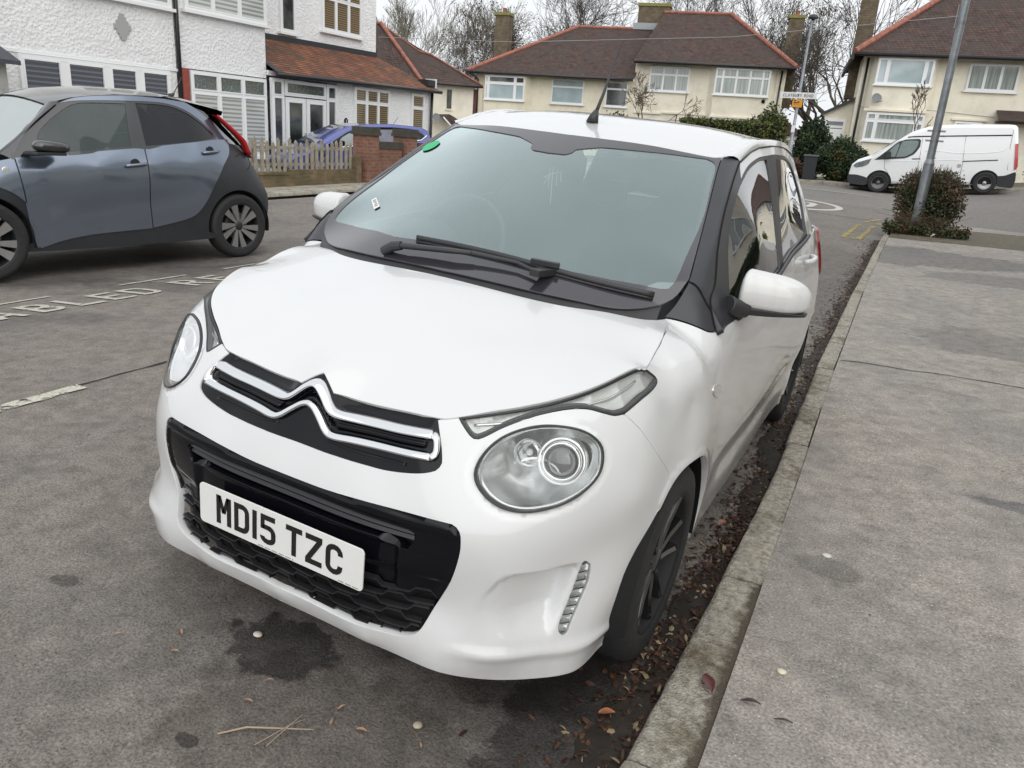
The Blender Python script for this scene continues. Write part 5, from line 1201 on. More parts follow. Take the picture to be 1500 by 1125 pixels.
def brick_mat(name,c1,c2,mortar,bw=.225,bh=.075,axis='XZ',msize=.012,bump=.4,moss=None):
    m,nt,out=nmat(name); L=nt.links.new; b=pbsdf(nt,c1,.9,spec=.25); tc=N(nt,'ShaderNodeTexCoord'); O_=tc.outputs['Object']
    sp=N(nt,'ShaderNodeSeparateXYZ'); L(O_,sp.inputs[0]); cb=N(nt,'ShaderNodeCombineXYZ'); 
    sm=N(nt,'ShaderNodeMath',operation='ADD'); L(sp.outputs[0],sm.inputs[0]); L(sp.outputs[1],sm.inputs[1])
    L(sm.outputs[0],cb.inputs[0]); L(sp.outputs[2],cb.inputs[1])
    bt=N(nt,'ShaderNodeTexBrick'); bt.offset=.5; bt.inputs['Color1'].default_value=(*c1,1); bt.inputs['Color2'].default_value=(*c2,1); bt.inputs['Mortar'].default_value=(*mortar,1); bt.inputs['Scale'].default_value=1; bt.inputs['Mortar Size'].default_value=msize; bt.inputs['Brick Width'].default_value=bw; bt.inputs['Row Height'].default_value=bh; bt.inputs['Bias'].default_value=0
    L(cb.outputs[0],bt.inputs['Vector'])
    n=N(nt,'ShaderNodeTexNoise',Scale=3,Detail=8,Roughness=.7); L(O_,n.inputs['Vector']); r=ramp(nt,[(.3,(.5,.5,.5)),(.6,(1.1,1.1,1.1)),(.75,(1.3,1.25,1.2))]); L(n.outputs[0],r.inputs[0])
    mx=N(nt,'ShaderNodeMix',data_type='RGBA',blend_type='MULTIPLY'); mx.inputs[0].default_value=.9; L(bt.outputs[0],mx.inputs[6]); L(r.outputs[0],mx.inputs[7]); cur=mx.outputs[2]
    if moss:
        n2=N(nt,'ShaderNodeTexNoise',Scale=1.1,Detail=6,Roughness=.7); L(O_,n2.inputs['Vector']); mr=N(nt,'ShaderNodeMapRange'); mr.inputs[1].default_value=.45; mr.inputs[2].default_value=.62; mr.inputs[4].default_value=.85; L(n2.outputs[0],mr.inputs[0])
        m3=N(nt,'ShaderNodeMix',data_type='RGBA'); m3.inputs[7].default_value=(*moss,1); L(mr.outputs[0],m3.inputs[0]); L(cur,m3.inputs[6]); cur=m3.outputs[2]
    L(cur,b.inputs['Base Color']); bp=N(nt,'ShaderNodeBump',Strength=bump,Distance=.01); bp.invert=True; L(bt.outputs['Fac'],bp.inputs['Height']); L(bp.outputs[0],b.inputs['Normal']); L(b.outputs[0],out.inputs[0]); return m
RWHITE=render_mat('white_pebbledash',(.80,.80,.80),.9,22,.10); RCREAM=render_mat('cream_render',(.82,.76,.61),.35,70,.16); RCREAM2=render_mat('pale_cream_render',(.84,.79,.66),.35,70,.18); RSMOOTH=render_mat('smooth_white',(.70,.70,.69),.1,70,.08)
TILE=brick_mat('roof_tiles',(.125,.075,.062),(.075,.052,.048),(.03,.025,.022),.17,.085,msize=.010,bump=.8,moss=(.065,.055,.050))
TILEO=brick_mat('orange_roof_tiles',(.33,.13,.07),(.20,.085,.055),(.03,.025,.022),.17,.055,msize=.008,bump=.9,moss=(.07,.055,.042))
BRICKR=brick_mat('red_brick',(.23,.085,.055),(.30,.13,.085),(.20,.17,.14)); BRICKY=brick_mat('stock_brick',(.24,.165,.085),(.15,.10,.055),(.17,.15,.11),moss=(.10,.09,.05)); BRICKB=brick_mat('chimney_brick',(.135,.10,.065),(.20,.15,.09),(.12,.11,.09))
RIDGE=simple('ridge_tile',(.30,.12,.085),.85,var=.35,vscale=4); LEAD=simple('lead_black',(.025,.027,.032),.5,var=.2); UPVC=simple('white_upvc',(.78,.79,.79),.3,coat=.3); PIPE=simple('black_pipe',(.012,.012,.014),.35); LEADG=simple('lead_grey',(.32,.34,.36),.6)
def pane_mat(name,kind):
    m,nt,out=nmat(name); L=nt.links.new; b=pbsdf(nt,(.05,.06,.06),.06,coat=0,spec=.9); tc=N(nt,'ShaderNodeTexCoord'); O_=tc.outputs['Object']
    if kind=='dark': r=None; n=N(nt,'ShaderNodeTexNoise',Scale=1.5,Detail=4); L(O_,n.inputs['Vector']); r=ramp(nt,[(.4,(.02,.024,.024)),(.65,(.10,.11,.11))]); L(n.outputs[0],r.inputs[0])
    elif kind=='net':
        mp=N(nt,'ShaderNodeMapping'); mp.inputs['Scale'].default_value=(16,16,.6); L(O_,mp.inputs[0]); n=N(nt,'ShaderNodeTexNoise',Scale=1,Detail=3); L(mp.outputs[0],n.inputs['Vector']); r=ramp(nt,[(.3,(.16,.19,.18)),(.7,(.38,.42,.40))]); L(n.outputs[0],r.inputs[0])
    elif kind=='blue':
        n=N(nt,'ShaderNodeTexNoise',Scale=.9,Detail=3); L(O_,n.inputs['Vector']); r=ramp(nt,[(.3,(.26,.34,.36)),(.7,(.42,.50,.52))]); L(n.outputs[0],r.inputs[0])
    elif kind in('blind','slat','wood'):
        w=N(nt,'ShaderNodeTexWave',Scale={'blind':3.2,'slat':3.4,'wood':5.0}[kind],bands_direction='Z'); L(O_,w.inputs['Vector'])
        c={'blind':[(.42,(.26,.28,.26)),(.55,(.52,.53,.50))],'slat':[(.60,(.015,.017,.022)),(.82,(.09,.10,.13))],'wood':[(.3,(.09,.065,.038)),(.7,(.25,.19,.115))]}[kind]; r=ramp(nt,c); L(w.outputs[0],r.inputs[0])
    elif kind=='leaded':
        mp=N(nt,'ShaderNodeMapping'); mp.inputs['Scale'].default_value=(1,1,1); L(O_,mp.inputs[0]); v=N(nt,'ShaderNodeTexVoronoi',Scale=9,feature='DISTANCE_TO_EDGE'); L(mp.outputs[0],v.inputs['Vector']); r=ramp(nt,[(.0,(.22,.24,.23)),(.05,(.05,.07,.06)),(1,(.09,.11,.10))]); L(v.outputs[0],r.inputs[0])
    L(r.outputs[0],b.inputs['Base Color']); L(b.outputs[0],out.inputs[0]); return m
PN={k:pane_mat('pane_'+k,k) for k in('dark','net','blue','blind','slat','wood','leaded')}
def house(name,loc,yaw,label,cat='house'):
    o=empty(name,loc,(0,0,math.radians(yaw))); tag(o,label,cat); return o
def window(parent,u0,z0,u1,z1,cols=(0,1),rows=(0,1),y=0,bar=.05,pane='dark',panes=None,sill=True,fr=.06,nm='window',doors=False):
    """upvc frame standing proud of the wall; panes as sub-parts. cols/rows: fractions of the opening; rows from the bottom"""
    mb=MB(); d=.07
    W_=u1-u0; H_=z1-z0
    mb.span((u0,y-d,z1-fr),(u1,y+.01,z1)); mb.span((u0,y-d,z0),(u1,y+.01,z0+fr)); mb.span((u0,y-d,z0+fr),(u0+fr,y+.01,z1-fr)); mb.span((u1-fr,y-d,z0+fr),(u1,y+.01,z1-fr))
    for c in cols[1:-1]: mb.span((u0+W_*c-bar/2,y-d+.003,z0+fr),(u0+W_*c+bar/2,y+.01,z1-fr))
    for r in rows[1:-1]: mb.span((u0+fr,y-d+.006,z0+H_*r-bar/2),(u1-fr,y+.01,z0+H_*r+bar/2))
    if sill: mb.span((u0-.07,y-d-.06,z0-.07),(u1+.07,y,z0-.003))
    w=mb.build(nm,UPVC,parent)
    k=0
    for i in range(len(cols)-1):
        for j in range(len(rows)-1):
            a0=u0+(W_*cols[i]+bar/2 if i else fr); a1=u0+(W_*cols[i+1]-bar/2 if i<len(cols)-2 else W_-fr)
            b0=z0+(H_*rows[j]+bar/2 if j else fr); b1=z0+(H_*rows[j+1]-bar/2 if j<len(rows)-2 else H_-fr)
            e=.028; mb=MB(); yy=y-d-.008
            mb.span((a0-.004,yy,b0-.004),(a0+e,y-.02,b1+.004)); mb.span((a1-e,yy,b0-.004),(a1+.004,y-.02,b1+.004)); mb.span((a0+e,yy,b0-.004),(a1-e,y-.02,b0+e)); mb.span((a0+e,yy,b1-e),(a1-e,y-.02,b1+.004)); 
            s=mb.build('sash',UPVC,w)
            pk=(panes[j] if panes else pane)
            mb=MB(); mb.span((a0+e,y-.045,b0+e),(a1-e,y-.035,b1-e)); mb.build('pane',PN[pk],w)
            k+=1
    return w
def tubeo(name,pts,r,mat,parent=None,n=8,flat=1):
    mb=MB(); mb.tube(pts,r,n,flat=flat); return mb.build(name,mat,parent,smooth=True)
def ridge(name,a,b,parent,r=.11,step=.33):
    a=Vector(a);b=Vector(b); n=max(2,int((b-a).length/step)); mb=MB()
    for i in range(n):
        p=a.lerp(b,i/n); q=a.lerp(b,(i+1.06)/n); mb.tube([p,q],[r*1.0,r*.93],8)
    return mb.build(name,RIDGE,parent,smooth=False,auto=40)
# ---- white pebble-dashed pair on the left; local x runs along the street (world y), local y goes into the plot
wa=house('terraced_house',(-14.5,0,0),90,'white pebble-dashed house at far left with dark slatted blinds and a grey diamond plaque')
mb=MB(); mb.span((7.9,0,-.3),(11.93,5,7.0)); mb.build('wall',RWHITE,wa)
mb=MB(); mb.span((7.9,-.03,2.20),(11.95,.0,2.26)); mb.build('lintel_trim',UPVC,wa)
window(wa,8.30,.9,11.70,2.19,cols=(0,.262,.54,.765,1),rows=(0,1),pane='slat',bar=.16,fr=.07)
window(wa,9.3,3.50,11.85,5.0,cols=(0,.33,.66,1),rows=(0,1),pane='blind')
dm=MB()
pts=[(0,.26),(.05,.26),(.05,.20),(.09,.20),(.09,.13),(.14,.13),(.14,.05),(.20,.05)]
q=[(x,z) for x,z in pts]; poly=q+[(x,-z) for x,z in q[::-1]]; poly=poly+[(-x,z) for x,z in poly[::-1]]
Mz=Matrix(((1,0,0,10.61),(0,0,-1,0),(0,1,0,2.95),(0,0,0,1)))
dm.prism(poly,.0,.03,M=Mz); dm.build('diamond_plaque',simple('plaque_grey',(.36,.36,.35),.9,bump=.5,bscale=40),wa)
pr_=MB(); pr_.span((5.5,-.9,-.3),(7.55,1.5,2.05)); pr_.build('side_porch',simple('grey_block',(.34,.34,.33),.9,bump=.4,bscale=20,var=.2),wa)
rp=MB(); rp.add([(5.4,-1.1,2.0),(7.7,-1.1,2.0),(7.5,.2,2.7),(5.4,.2,2.7),(5.4,-1.1,1.93),(7.7,-1.1,1.93)],[(0,1,2,3),(4,5,1,0)]); rp.build('porch_roof',simple('dark_slate',(.05,.055,.065),.6,var=.3),wa)
tubeo('rainwater_pipe',[(11.98,-.05,6.5),(11.98,-.05,-.2)],.045,PIPE,wa)
wb=house('terraced_house',(-14.5,0,0),90,'white pebble-dashed house with long orange-brown tiled porch roof and glazed double doors')
mb=MB(); mb.span((12.02,0,2.30),(14.72,2.2,7.2)); mb.span((12.02,.10,-.3),(14.72,2.2,2.298)); mb.span((14.723,1.5,2.2),(21.27,7,7.2)); mb.build('wall',RWHITE,wb)
mb=MB(); mb.span((12.03,-.06,-.3),(12.22,.12,2.29)); mb.build('brick_pier',simple('painted_red_brick',(.27,.06,.04),.7,var=.2),wb)
window(wb,12.26,.35,14.66,2.27,cols=(0,.345,.665,1),rows=(0,.76,1),panes=['blind','leaded'],bar=.07)
window(wb,12.22,3.56,14.74,5.1,cols=(0,.32,.645,1),rows=(0,1),pane='blind')
window(wb,16.80,3.70,17.42,5.4,y=1.5,pane='dark'); window(wb,18.56,3.97,20.44,5.5,cols=(0,.335,.66,1),rows=(0,.60,1),y=1.5,pane='wood')
mb=MB(); mb.span((17.40,-.1,-.3),(22.28,1.5,2.50)); mb.span((14.74,-.06,2.38),(17.40,1.5,2.50)); mb.span((14.78,.8,-.3),(17.40,1.5,2.38)); mb.build('extension_wall',RWHITE,wb)
window(wb,18.11,.95,19.86,2.385,cols=(0,.335,.66,1),rows=(0,.70,1),y=-.1,pane='wood',sill=False); window(wb,21.06,1.0,21.81,2.41,rows=(0,.68,1),y=-.1,pane='wood',sill=False)
window(wb,14.79,-.25,15.24,2.33,rows=(0,.83,1),y=-.05,sill=False); window(wb,16.93,-.25,17.38,2.34,rows=(0,.84,1),y=-.05,sill=False)
window(wb,15.27,1.92,16.91,2.33,y=-.05,pane='leaded',sill=False)
for a_,b_ in ((15.28,16.06),(16.09,16.90)): 
    w_=window(wb,a_,-.30,b_,1.89,y=-.05,sill=False,fr=.10,nm='door')
    hb_=MB(); xh=b_-.05 if a_<16 else a_+.05; hb_.span((xh-.02,-.16,.73),(xh+.02,-.13,.98)); hb_.span((xh-.07 if a_<16 else xh,-.19,.88),(xh if a_<16 else xh+.13,-.16,.90)); hb_.build('door_handle',CHROME,w_)
th_=[(.08*math.cos(t),.095*math.sin(t)) for t in np.linspace(0,2*math.pi,20,endpoint=False)]
Mq=Matrix(((1,0,0,17.78),(0,0,-1,-.1),(0,1,0,1.38),(0,0,0,1)))
mb=MB(); mb.prism(th_,0,.02,M=Mq); mb.prism([(-.008,-.05),(.008,-.05),(.008,.05),(-.008,.05)],.02,.024,M=Mq,m=1); mb.build('number_plaque',None,wb,mats=[GLOSSB,UPVC])
ex0,ex1=14.74,22.30
mb=MB(); A_=(ex0,-.32,2.47);B__=(ex1+.15,-.32,2.60);C_=(21.25,1.49,3.50);D_=(ex0+.02,1.49,3.42)
mb.add([A_,B__,C_,D_,(ex0,-.32,2.41),(ex1+.15,-.32,2.52)],[(0,1,2,3),(4,5,1,0)]); mb.add([B__,(22.5,1.5,2.6),C_],[(0,1,2)]); mb.build('porch_roof',TILEO,wb)
mb=MB(); mb.add([(ex0+.02,1.47,3.36),(21.28,1.47,3.45),(21.28,1.465,3.62),(ex0+.02,1.465,3.54)],[(0,1,2,3)]); mb.add([(ex0-.0,-.34,2.46),(ex0+.20,-.34,2.47),(ex0+.20,1.46,3.40),(ex0+.02,1.46,3.40)],[(0,1,2,3)]); mb.span((21.9,-.2,2.68),(22.35,.2,2.88))
o=mb.build('lead_flashing',LEAD,wb); o.location.y-=.01; o.location.z+=.015
mb=MB(); mb.span((22.36,-.2,2.62),(22.46,.2,2.95)); mb.build('parapet_end',RSMOOTH,wb)
tubeo('gutter',[(ex0,-.37,2.41),(ex1+.2,-.37,2.54)],.06,PIPE,wb); tubeo('rainwater_pipe',[(22.2,-.2,2.5),(22.18,-.17,-.2)],.05,PIPE,wb)
# ---- picket fence, brick walls and piers in front of it
FW=simple('weathered_wood',(.30,.27,.22),.9,bump=.6,bscale=30,var=.35,vscale=6)
def lowz(y): return zgf(-9.2,y)+.05
fx=-10.35
fence=empty('picket_fence',(fx,12,lowz(12))); tag(fence,'weathered grey picket fence on low brick wall in front of white house','fence')
mb=MB(); yy=6.5; rp_=random.Random(5); i=0
while yy<13.02:
    h_=.62+rp_.uniform(-.05,.06); w_=.085; z0=.26; x_=rp_.uniform(-.008,.008); M_=Matrix.Translation((x_,yy-12,z0))@Matrix.Rotation(rp_.uniform(-.03,.03),4,'X')
    mb.add([M_@Vector(v) for v in [(-.01,0,0),(-.01,w_,0),(-.01,w_,h_-.05),(-.01,w_/2,h_),(-.01,0,h_-.05),(.01,0,0),(.01,w_,0),(.01,w_,h_-.05),(.01,w_/2,h_),(.01,0,h_-.05)]],[(4,3,2,1,0),(5,6,7,8,9),(0,1,6,5),(1,2,7,6),(2,3,8,7),(3,4,9,8),(4,0,5,9)]); yy+=.158; i+=1
mb.build('pickets',FW,fence)
for zz in (.38,.70): 
    mb=MB(); mb.span((-.05,6.45-12,zz),(-.012,13.05-12,zz+.06)); mb.build('rail',FW,fence)
mb=MB(); 
for y_ in (8.0,10.15,11.9): mb.span((-.13,y_-12,.0),(-.055,y_-12+.09,.86))
mb.build('fence_posts',FW,fence)
lw=empty('brick_wall',(fx,10,lowz(10))); tag(lw,'low yellow stock brick wall under the picket fence','wall')
mb=MB(); mb.span((-.11,6.2-10,-.2),(.11,11.0-10,.24)); mb.span((-.11,11.0-10,-.2),(.11,13.05-10,.33)); mb.build('brickwork',BRICKY,lw); mb=MB(); mb.span((-.13,6.2-10,.241),(.13,10.99-10,.29)); mb.build('coping',BRICKY,lw)
def pier(y,h,w,label,x=fx):
    o=empty('brick_pier',(x,y,lowz(y))); tag(o,label,'brick pier')
    mb=MB(); mb.span((-w/2,-w/2,-.2),(w/2,w/2,h-.18)); mb.build('shaft',BRICKR,o)
    mb=MB(); mb.span((-w/2-.04,-w/2-.04,h-.18),(w/2+.04,w/2+.04,h-.11)); mb.span((-w/2-.02,-w/2-.02,h-.11),(w/2+.02,w/2+.02,h)); mb.build('cap',simple('dark_cap_brick',(.06,.055,.045),.9,bump=.5,bscale=30,var=.3) if 'dark_cap_brick' not in MATS else MATS['dark_cap_brick'],o); return o
pier(13.58,1.22,.42,'tall red brick gate pier nearest the picket fence, dark brick cap'); pier(15.12,1.20,.42,'second red brick pier further along, partly hidden by the white car')
bw_=empty('brick_wall',(fx,13.1,lowz(13))); tag(bw_,'stepped yellow brick stub joining the picket fence to the tall pier','wall')
mb=MB(); mb.span((-.16,-.05,-.2),(.16,.12,.58)); mb.build('brickwork',BRICKY,bw_)
bw2=empty('brick_wall',(fx,14.3,lowz(14.3))); tag(bw2,'red brick wall with dark soldier-brick top between the two tall piers','wall')
mb=MB(); mb.span((-.11,-.43,-.2),(.11,.54,.74)); mb.span((-.11,1.16,-.2),(.11,6,.74)); mb.build('brickwork',BRICKR,bw2); mb=MB(); mb.span((-.13,-.43,.741),(.13,.54,.90)); mb.span((-.13,1.16,.741),(.13,6,.90)); mb.build('coping',MATS['dark_cap_brick'],bw2)
# ---- cream pair across the road (yaw 12)
def roof_faces(mb,V,F): mb.add(V,F)
cl=house('semi_detached_house',(-20,45,0),12,'cream semi with lower eaves and a brick chimney at its left, behind the white car')
mb=MB(); mb.span((-5.45,0,-.5),(4.50,8,4.86)); mb.build('wall',RCREAM,cl)
mb=MB(); mb.prism([(-5.05,.0),(-4.75,-.5),(-2.1,-.5),(-1.75,.0)],-.5,4.85); mb.build('bay_wall',RCREAM,cl)
window(cl,-4.72,3.33,-2.15,4.73,cols=(0,.085,.76,1),rows=(0,.69,1),y=-.5,pane='dark',bar=.12,panes=['blue','dark']); window(cl,-.55,3.33,1.5,4.76,rows=(0,.68,1),pane='blue'); window(cl,2.85,3.33,4.2,4.76,rows=(0,.7,1),pane='dark')
mb=MB(); e0=4.90; mb.add([(-5.9,-.75,e0),(4.6,-.75,e0),(4.6,5.2,8.35),(-.25,5.2,8.35),(-5.9,10,e0),(4.6,8,7.0)],[(0,1,2,3),(0,3,4),(2,5,4,3)]); mb.build('roof',TILE,cl)
ridge('hip_ridge_tiles',(-5.9,-.78,e0+.04),(-.25,5.2,8.42),cl,.12); ridge('ridge_tiles',(-.25,5.2,8.40),(3.7,5.2,8.40),cl,.10)
tubeo('gutter',[(-5.9,-.82,e0-.05),(4.55,-.82,e0-.05)],.07,PIPE,cl); tubeo('rainwater_pipe',[(-5.8,-.75,4.85),(-5.35,-.1,4.5),(-5.33,-.08,0)],.05,PIPE,cl)
def chimney(parent,x,y,z0,z1,w,dpt,pots=1,mat=None):
    mb=MB(); mb.span((x-w/2,y-dpt/2,z0),(x+w/2,y+dpt/2,z1)); c=mb.build('chimney',mat or BRICKB,parent)
    mb=MB(); mb.span((x-w/2-.06,y-dpt/2-.06,z1),(x+w/2+.06,y+dpt/2+.06,z1+.18)); mb.build('chimney_cap',simple('lichen_cap',(.22,.20,.07),.9,var=.3) if 'lichen_cap' not in MATS else MATS['lichen_cap'],c)
    for k in range(pots):
        mb=MB(); xx=x+(k-(pots-1)/2)*.42; mb.lathe([(.13,z1+.15),(.12,z1+.45),(.14,z1+.47),(.10,z1+.47)],12,M=Matrix.Translation((xx,y,0))); mb.build('chimney_pot',RIDGE,c,smooth=True)
    return c
chimney(cl,-4.85,3.2,4.0,8.62,.95,.9,1)
cr_=house('semi_detached_house',(-20,45,0),12,'cream semi with taller brown hipped roof and upstairs bay, left of the street sign')
mb=MB(); mb.span((4.503,0,-.5),(13.15,8,5.86)); mb.build('wall',RCREAM2,cr_)
mb=MB(); mb.prism([(8.9,.0),(9.25,-.5),(12.3,-.5),(12.65,.0)],-.5,5.84); mb.build('bay_wall',RCREAM2,cr_)
window(cr_,5.4,4.36,7.75,5.75,cols=(0,.35,.67,1),rows=(0,.66,1),pane='net'); window(cr_,9.25,4.33,12.3,5.76,cols=(0,.14,.39,.64,.87,1),rows=(0,.66,1),y=-.5,pane='net')
window(cr_,9.35,1.8,11.6,3.02,cols=(0,.25,.5,.75,1),rows=(0,.78,1),y=-.5,pane='dark')
mb=MB(); mb.span((6.4,-.12,3.12),(9.1,0,3.22)); mb.span((9.2,-.65,3.05),(11.9,-.5,3.14)); mb.span((4.7,-.1,3.05),(6.3,0,3.15)); mb.build('string_course',RCREAM2,cr_)
mb=MB(); mb.add([(7.3,-.02,3.15),(8.95,-.02,3.15),(8.95,-.75,2.75),(7.3,-.75,2.75)],[(0,1,2,3)]); mb.build('door_canopy',LENS,cr_); 
mb=MB(); mb.tube([(7.3,-.02,3.15),(7.3,-.75,2.75),(7.3,-.02,2.6)],.03,6); mb.tube([(8.95,-.02,3.15),(8.95,-.75,2.75),(8.95,-.02,2.6)],.03,6); mb.build('canopy_bracket',PIPE,cr_)
mb=MB(); e1=5.92; mb.add([(4.45,-.75,e1),(13.6,-.75,e1),(9.45,5.0,9.35),(5.3,5.0,9.35),(13.6,10,e1),(4.45,10,e1),(4.45,-.75,4.93)],[(0,1,2,3),(1,4,2),(2,4,5,3),(0,3,5)]); mb.build('roof',TILE,cr_)
ridge('ridge_tiles',(5.3,5.0,9.40),(9.45,5.0,9.40),cr_,.10); ridge('hip_ridge_tiles',(9.45,5.0,9.42),(13.6,-.78,e1+.05),cr_,.13)
chimney(cr_,4.6,5.6,7.0,9.75,2.0,.9,0,BRICKB); mb=MB(); mb.span((3.35,5.1,8.36),(5.5,5.16,8.75)); mb.build('lead_apron',LEADG,cl)
chimney(cr_,13.35,3.5,4.0,9.0,.85,.9,1)
tubeo('gutter',[(4.5,-.82,e1-.05),(13.6,-.82,e1-.05)],.08,PIPE,cr_); tubeo('rainwater_pipe',[(12.9,-.1,5.8),(12.85,-.08,0)],.05,PIPE,cr_)
mb=MB(); mb.tube([(12.1,-.52,4.1),(12.1,-.62,4.05)],.10,10); mb.build('alarm_box',PIPE,cr_)
# ---- cream house on the right (yaw 8)
rh=house('semi_detached_house',(0,38,0),8,'cream rendered house behind the white van, big square bay windows and grey satellite dish')
mb=MB(); mb.span((-2.30,0,0),(17,8,5.60)); mb.build('wall',RCREAM2,rh)
for u_ in (9.0,12.6): window(rh,u_,4.3,u_+2.2,5.42,cols=(0,.34,.65,1),pane='dark'); window(rh,u_,1.8,u_+2.2,3.2,cols=(0,.5,1),pane='dark')
mb=MB(); mb.prism([(-2.0,.0),(-1.75,-.55),(.45,-.55),(.72,.0)],0,5.55); mb.build('bay_wall',RCREAM2,rh)
window(rh,-1.74,4.42,.44,5.46,cols=(0,.19,.86,1),y=-.55,pane='blue',bar=.10); window(rh,1.84,4.36,3.72,5.42,cols=(0,.34,.65,1),pane='net'); window(rh,-1.80,2.12,.50,3.28,cols=(0,.18,.87,1),rows=(0,.72,1),y=-.55,pane='net',bar=.10)
window(rh,1.75,1.5,2.80,3.12,pane='dark'); window(rh,5.5,4.36,7.4,5.42,cols=(0,.34,.65,1),pane='net')
mb=MB(); mb.span((-1.95,-.68,3.33),(.66,-.55,3.42)); mb.span((1.6,-.10,3.16),(2.95,0,3.24)); mb.build('string_course',RCREAM2,rh)
mb=MB(); e2=5.62; mb.add([(-2.75,-.75,e2),(17.5,-.75,e2),(17.5,4.6,9.3),(1.75,4.6,9.3),(-2.75,9,e2)],[(0,1,2,3),(0,3,4),(3,2,(4) if False else 4)]); mb.build('roof',TILE,rh)
ridge('hip_ridge_tiles',(-2.75,-.78,e2+.06),(1.75,4.6,9.42),rh,.13,.30); ridge('ridge_tiles',(1.75,4.6,9.36),(17.5,4.6,9.36),rh,.11)
tubeo('gutter',[(-2.75,-.82,e2-.06),(17.5,-.82,e2-.06)],.08,PIPE,rh); tubeo('rainwater_pipe',[(-2.12,-.08,5.5),(-2.14,-.08,.4)],.05,PIPE,rh)
mb=MB(); mb.add([(-2.78,-.75,5.60),(-2.78,8,5.60),(-2.78,8,5.35),(-2.78,-.75,5.35)],[(0,1,2,3)]); mb.span((-2.85,-.8,5.35),(-2.75,8,5.58)); mb.build('fascia',LEAD,rh)
chimney(rh,-2.35,3.2,4.0,8.9,.72,.8,0)
mb=MB(); mb.span((3.25,-.85,3.15),(6.2,0,3.2)); mb.add([(3.2,-.9,3.2),(6.2,-.9,3.2),(6.2,0,3.65),(3.2,0,3.65)],[(0,1,2,3)]); mb.build('porch_roof',TILE,rh)
mb=MB(); Md=Matrix.Translation((-1.56,-.72,3.83))@Matrix.Rotation(math.radians(72),4,'X')@Matrix.Rotation(.3,4,'Y'); mb.lathe([(.001,.02),(.12,.03),(.20,.06),(.205,.065),(.12,.045),(.001,.035)],24,M=Md); mb.tube([(-1.56,-.72,3.7),(-1.40,-.95,3.70),(-1.32,-1.0,3.72)],.015,6); mb.tube([(-1.56,-.70,3.83),(-1.56,-.55,3.83)],.025,6); mb.build('satellite_dish',simple('dish_grey',(.16,.17,.18),.5),rh)
tubeo('cable',[(-2.2,-.03,3.55),(-1.9,-.1,3.45),(0,-.58,3.5),(1.5,-.04,3.45),(3.2,-.04,3.35)],.008,PIPE,rh,5)
# side extension with white door
mb=MB(); mb.add([(-3.50,1.0,0),(-2.305,1.0,0),(-2.305,1.0,3.9),(-3.50,1.0,3.25),(-3.5,5,0),(-3.5,5,3.25)],[(0,1,2,3),(0,3,5,4)]); mb.build('side_extension',RCREAM2,rh)
mb=MB(); mb.add([(-3.62,.8,3.22),(-2.3,.8,3.95),(-2.3,5,3.95),(-3.62,5,3.22),(-3.62,.8,3.08),(-2.3,.8,3.80)],[(0,1,2,3),(4,5,1,0)]); mb.build('side_roof',LEAD,rh)
dd=window(rh,-3.42,.6,-2.50,2.98,rows=(0,.86,1),y=1.0,pane='dark',sill=False,fr=.08,nm='door')
mb=MB(); mb.span((-3.33,.90,.7),(-2.59,.93,2.55)); 
mb.build('door_panel',UPVC,dd)
mb=MB()
for k in range(5):
    a=math.radians(20+35*k); mb.prism([(.07*math.cos(a)-.03,.10*math.sin(a)-.02),(.07*math.cos(a)+.03,.10*math.sin(a)-.02),(.10*math.cos(a)+.02,.15*math.sin(a)+.03),(.10*math.cos(a)-.02,.15*math.sin(a)+.03)],0,.01,M=Matrix(((1,0,0,-2.96),(0,0,-1,.90),(0,1,0,2.0),(0,0,0,1))))
mb.build('door_light',PN['dark'],dd)
# ---- cream house behind the white one
bc=house('cream_house',(-19.5,30,0),50,'cream house with brown hipped roof and red hip tiles, just behind the white house corner')
mb=MB(); mb.span((-1.5,0,-.3),(2.12,6,3.28)); mb.build('wall',RCREAM2,bc)
mb=MB(); mb.span((.72,-.03,2.26),(.94,.01,3.08)); w_=mb.build('window',PN['dark'],bc); mb=MB(); mb.span((.66,-.06,2.18),(1.0,.0,2.25)); mb.build('sill',RCREAM,w_)
mb=MB(); mb.add([(-4.5,-.35,3.25),(-.62,-.35,3.30),(2.30,-.35,3.33),(.42,1.9,4.62),(-.10,1.9,4.68),(-1.9,2.2,5.72),(-5.2,2.2,5.62),(2.3,6,3.33)],[(0,1,5,6),(1,2,3,4),(1,4,5),(2,7,3),(3,7,5,4)]); mb.build('roof',TILE,bc)
ridge('hip_ridge_tiles',(-1.9,2.15,5.78),(-.62,-.38,3.36),bc,.09); ridge('ridge_tiles',(-5.2,2.2,5.66),(-1.9,2.2,5.76),bc,.07); ridge('ridge_tiles',(-1.9,2.2,5.74),(-.10,1.9,4.72),bc,.04); ridge('ridge_tiles',(-.1,1.9,4.72),(.42,1.9,4.66),bc,.05); ridge('ridge_tiles',(.42,1.9,4.66),(2.30,-.35,3.37),bc,.04)
tubeo('gutter',[(-.5,-.40,3.27),(2.3,-.40,3.29)],.05,PIPE,bc)
mb=MB(); mb.add([(.34,-.02,1.98),(.86,-.02,2.02),(1.30,-.75,1.70),(.80,-.75,1.42),(.36,-.75,1.80)],[(0,1,2,3,4)]); mb.build('porch_roof',TILE,bc); tubeo('porch_fascia',[(.34,-.77,1.86),(.80,-.77,1.44),(.82,-.77,1.0)],.035,UPVC,bc,4)
mb=MB(); mb.lathe([(.001,.02),(.17,.05),(.175,.06),(.001,.035)],20,M=Matrix.Translation((.14,-.3,1.83))@Matrix.Rotation(math.radians(75),4,'X')); mb.tube([(.14,-.3,1.83),(.14,0,1.83)],.02,6); mb.build('satellite_dish',MATS['dish_grey'],bc)
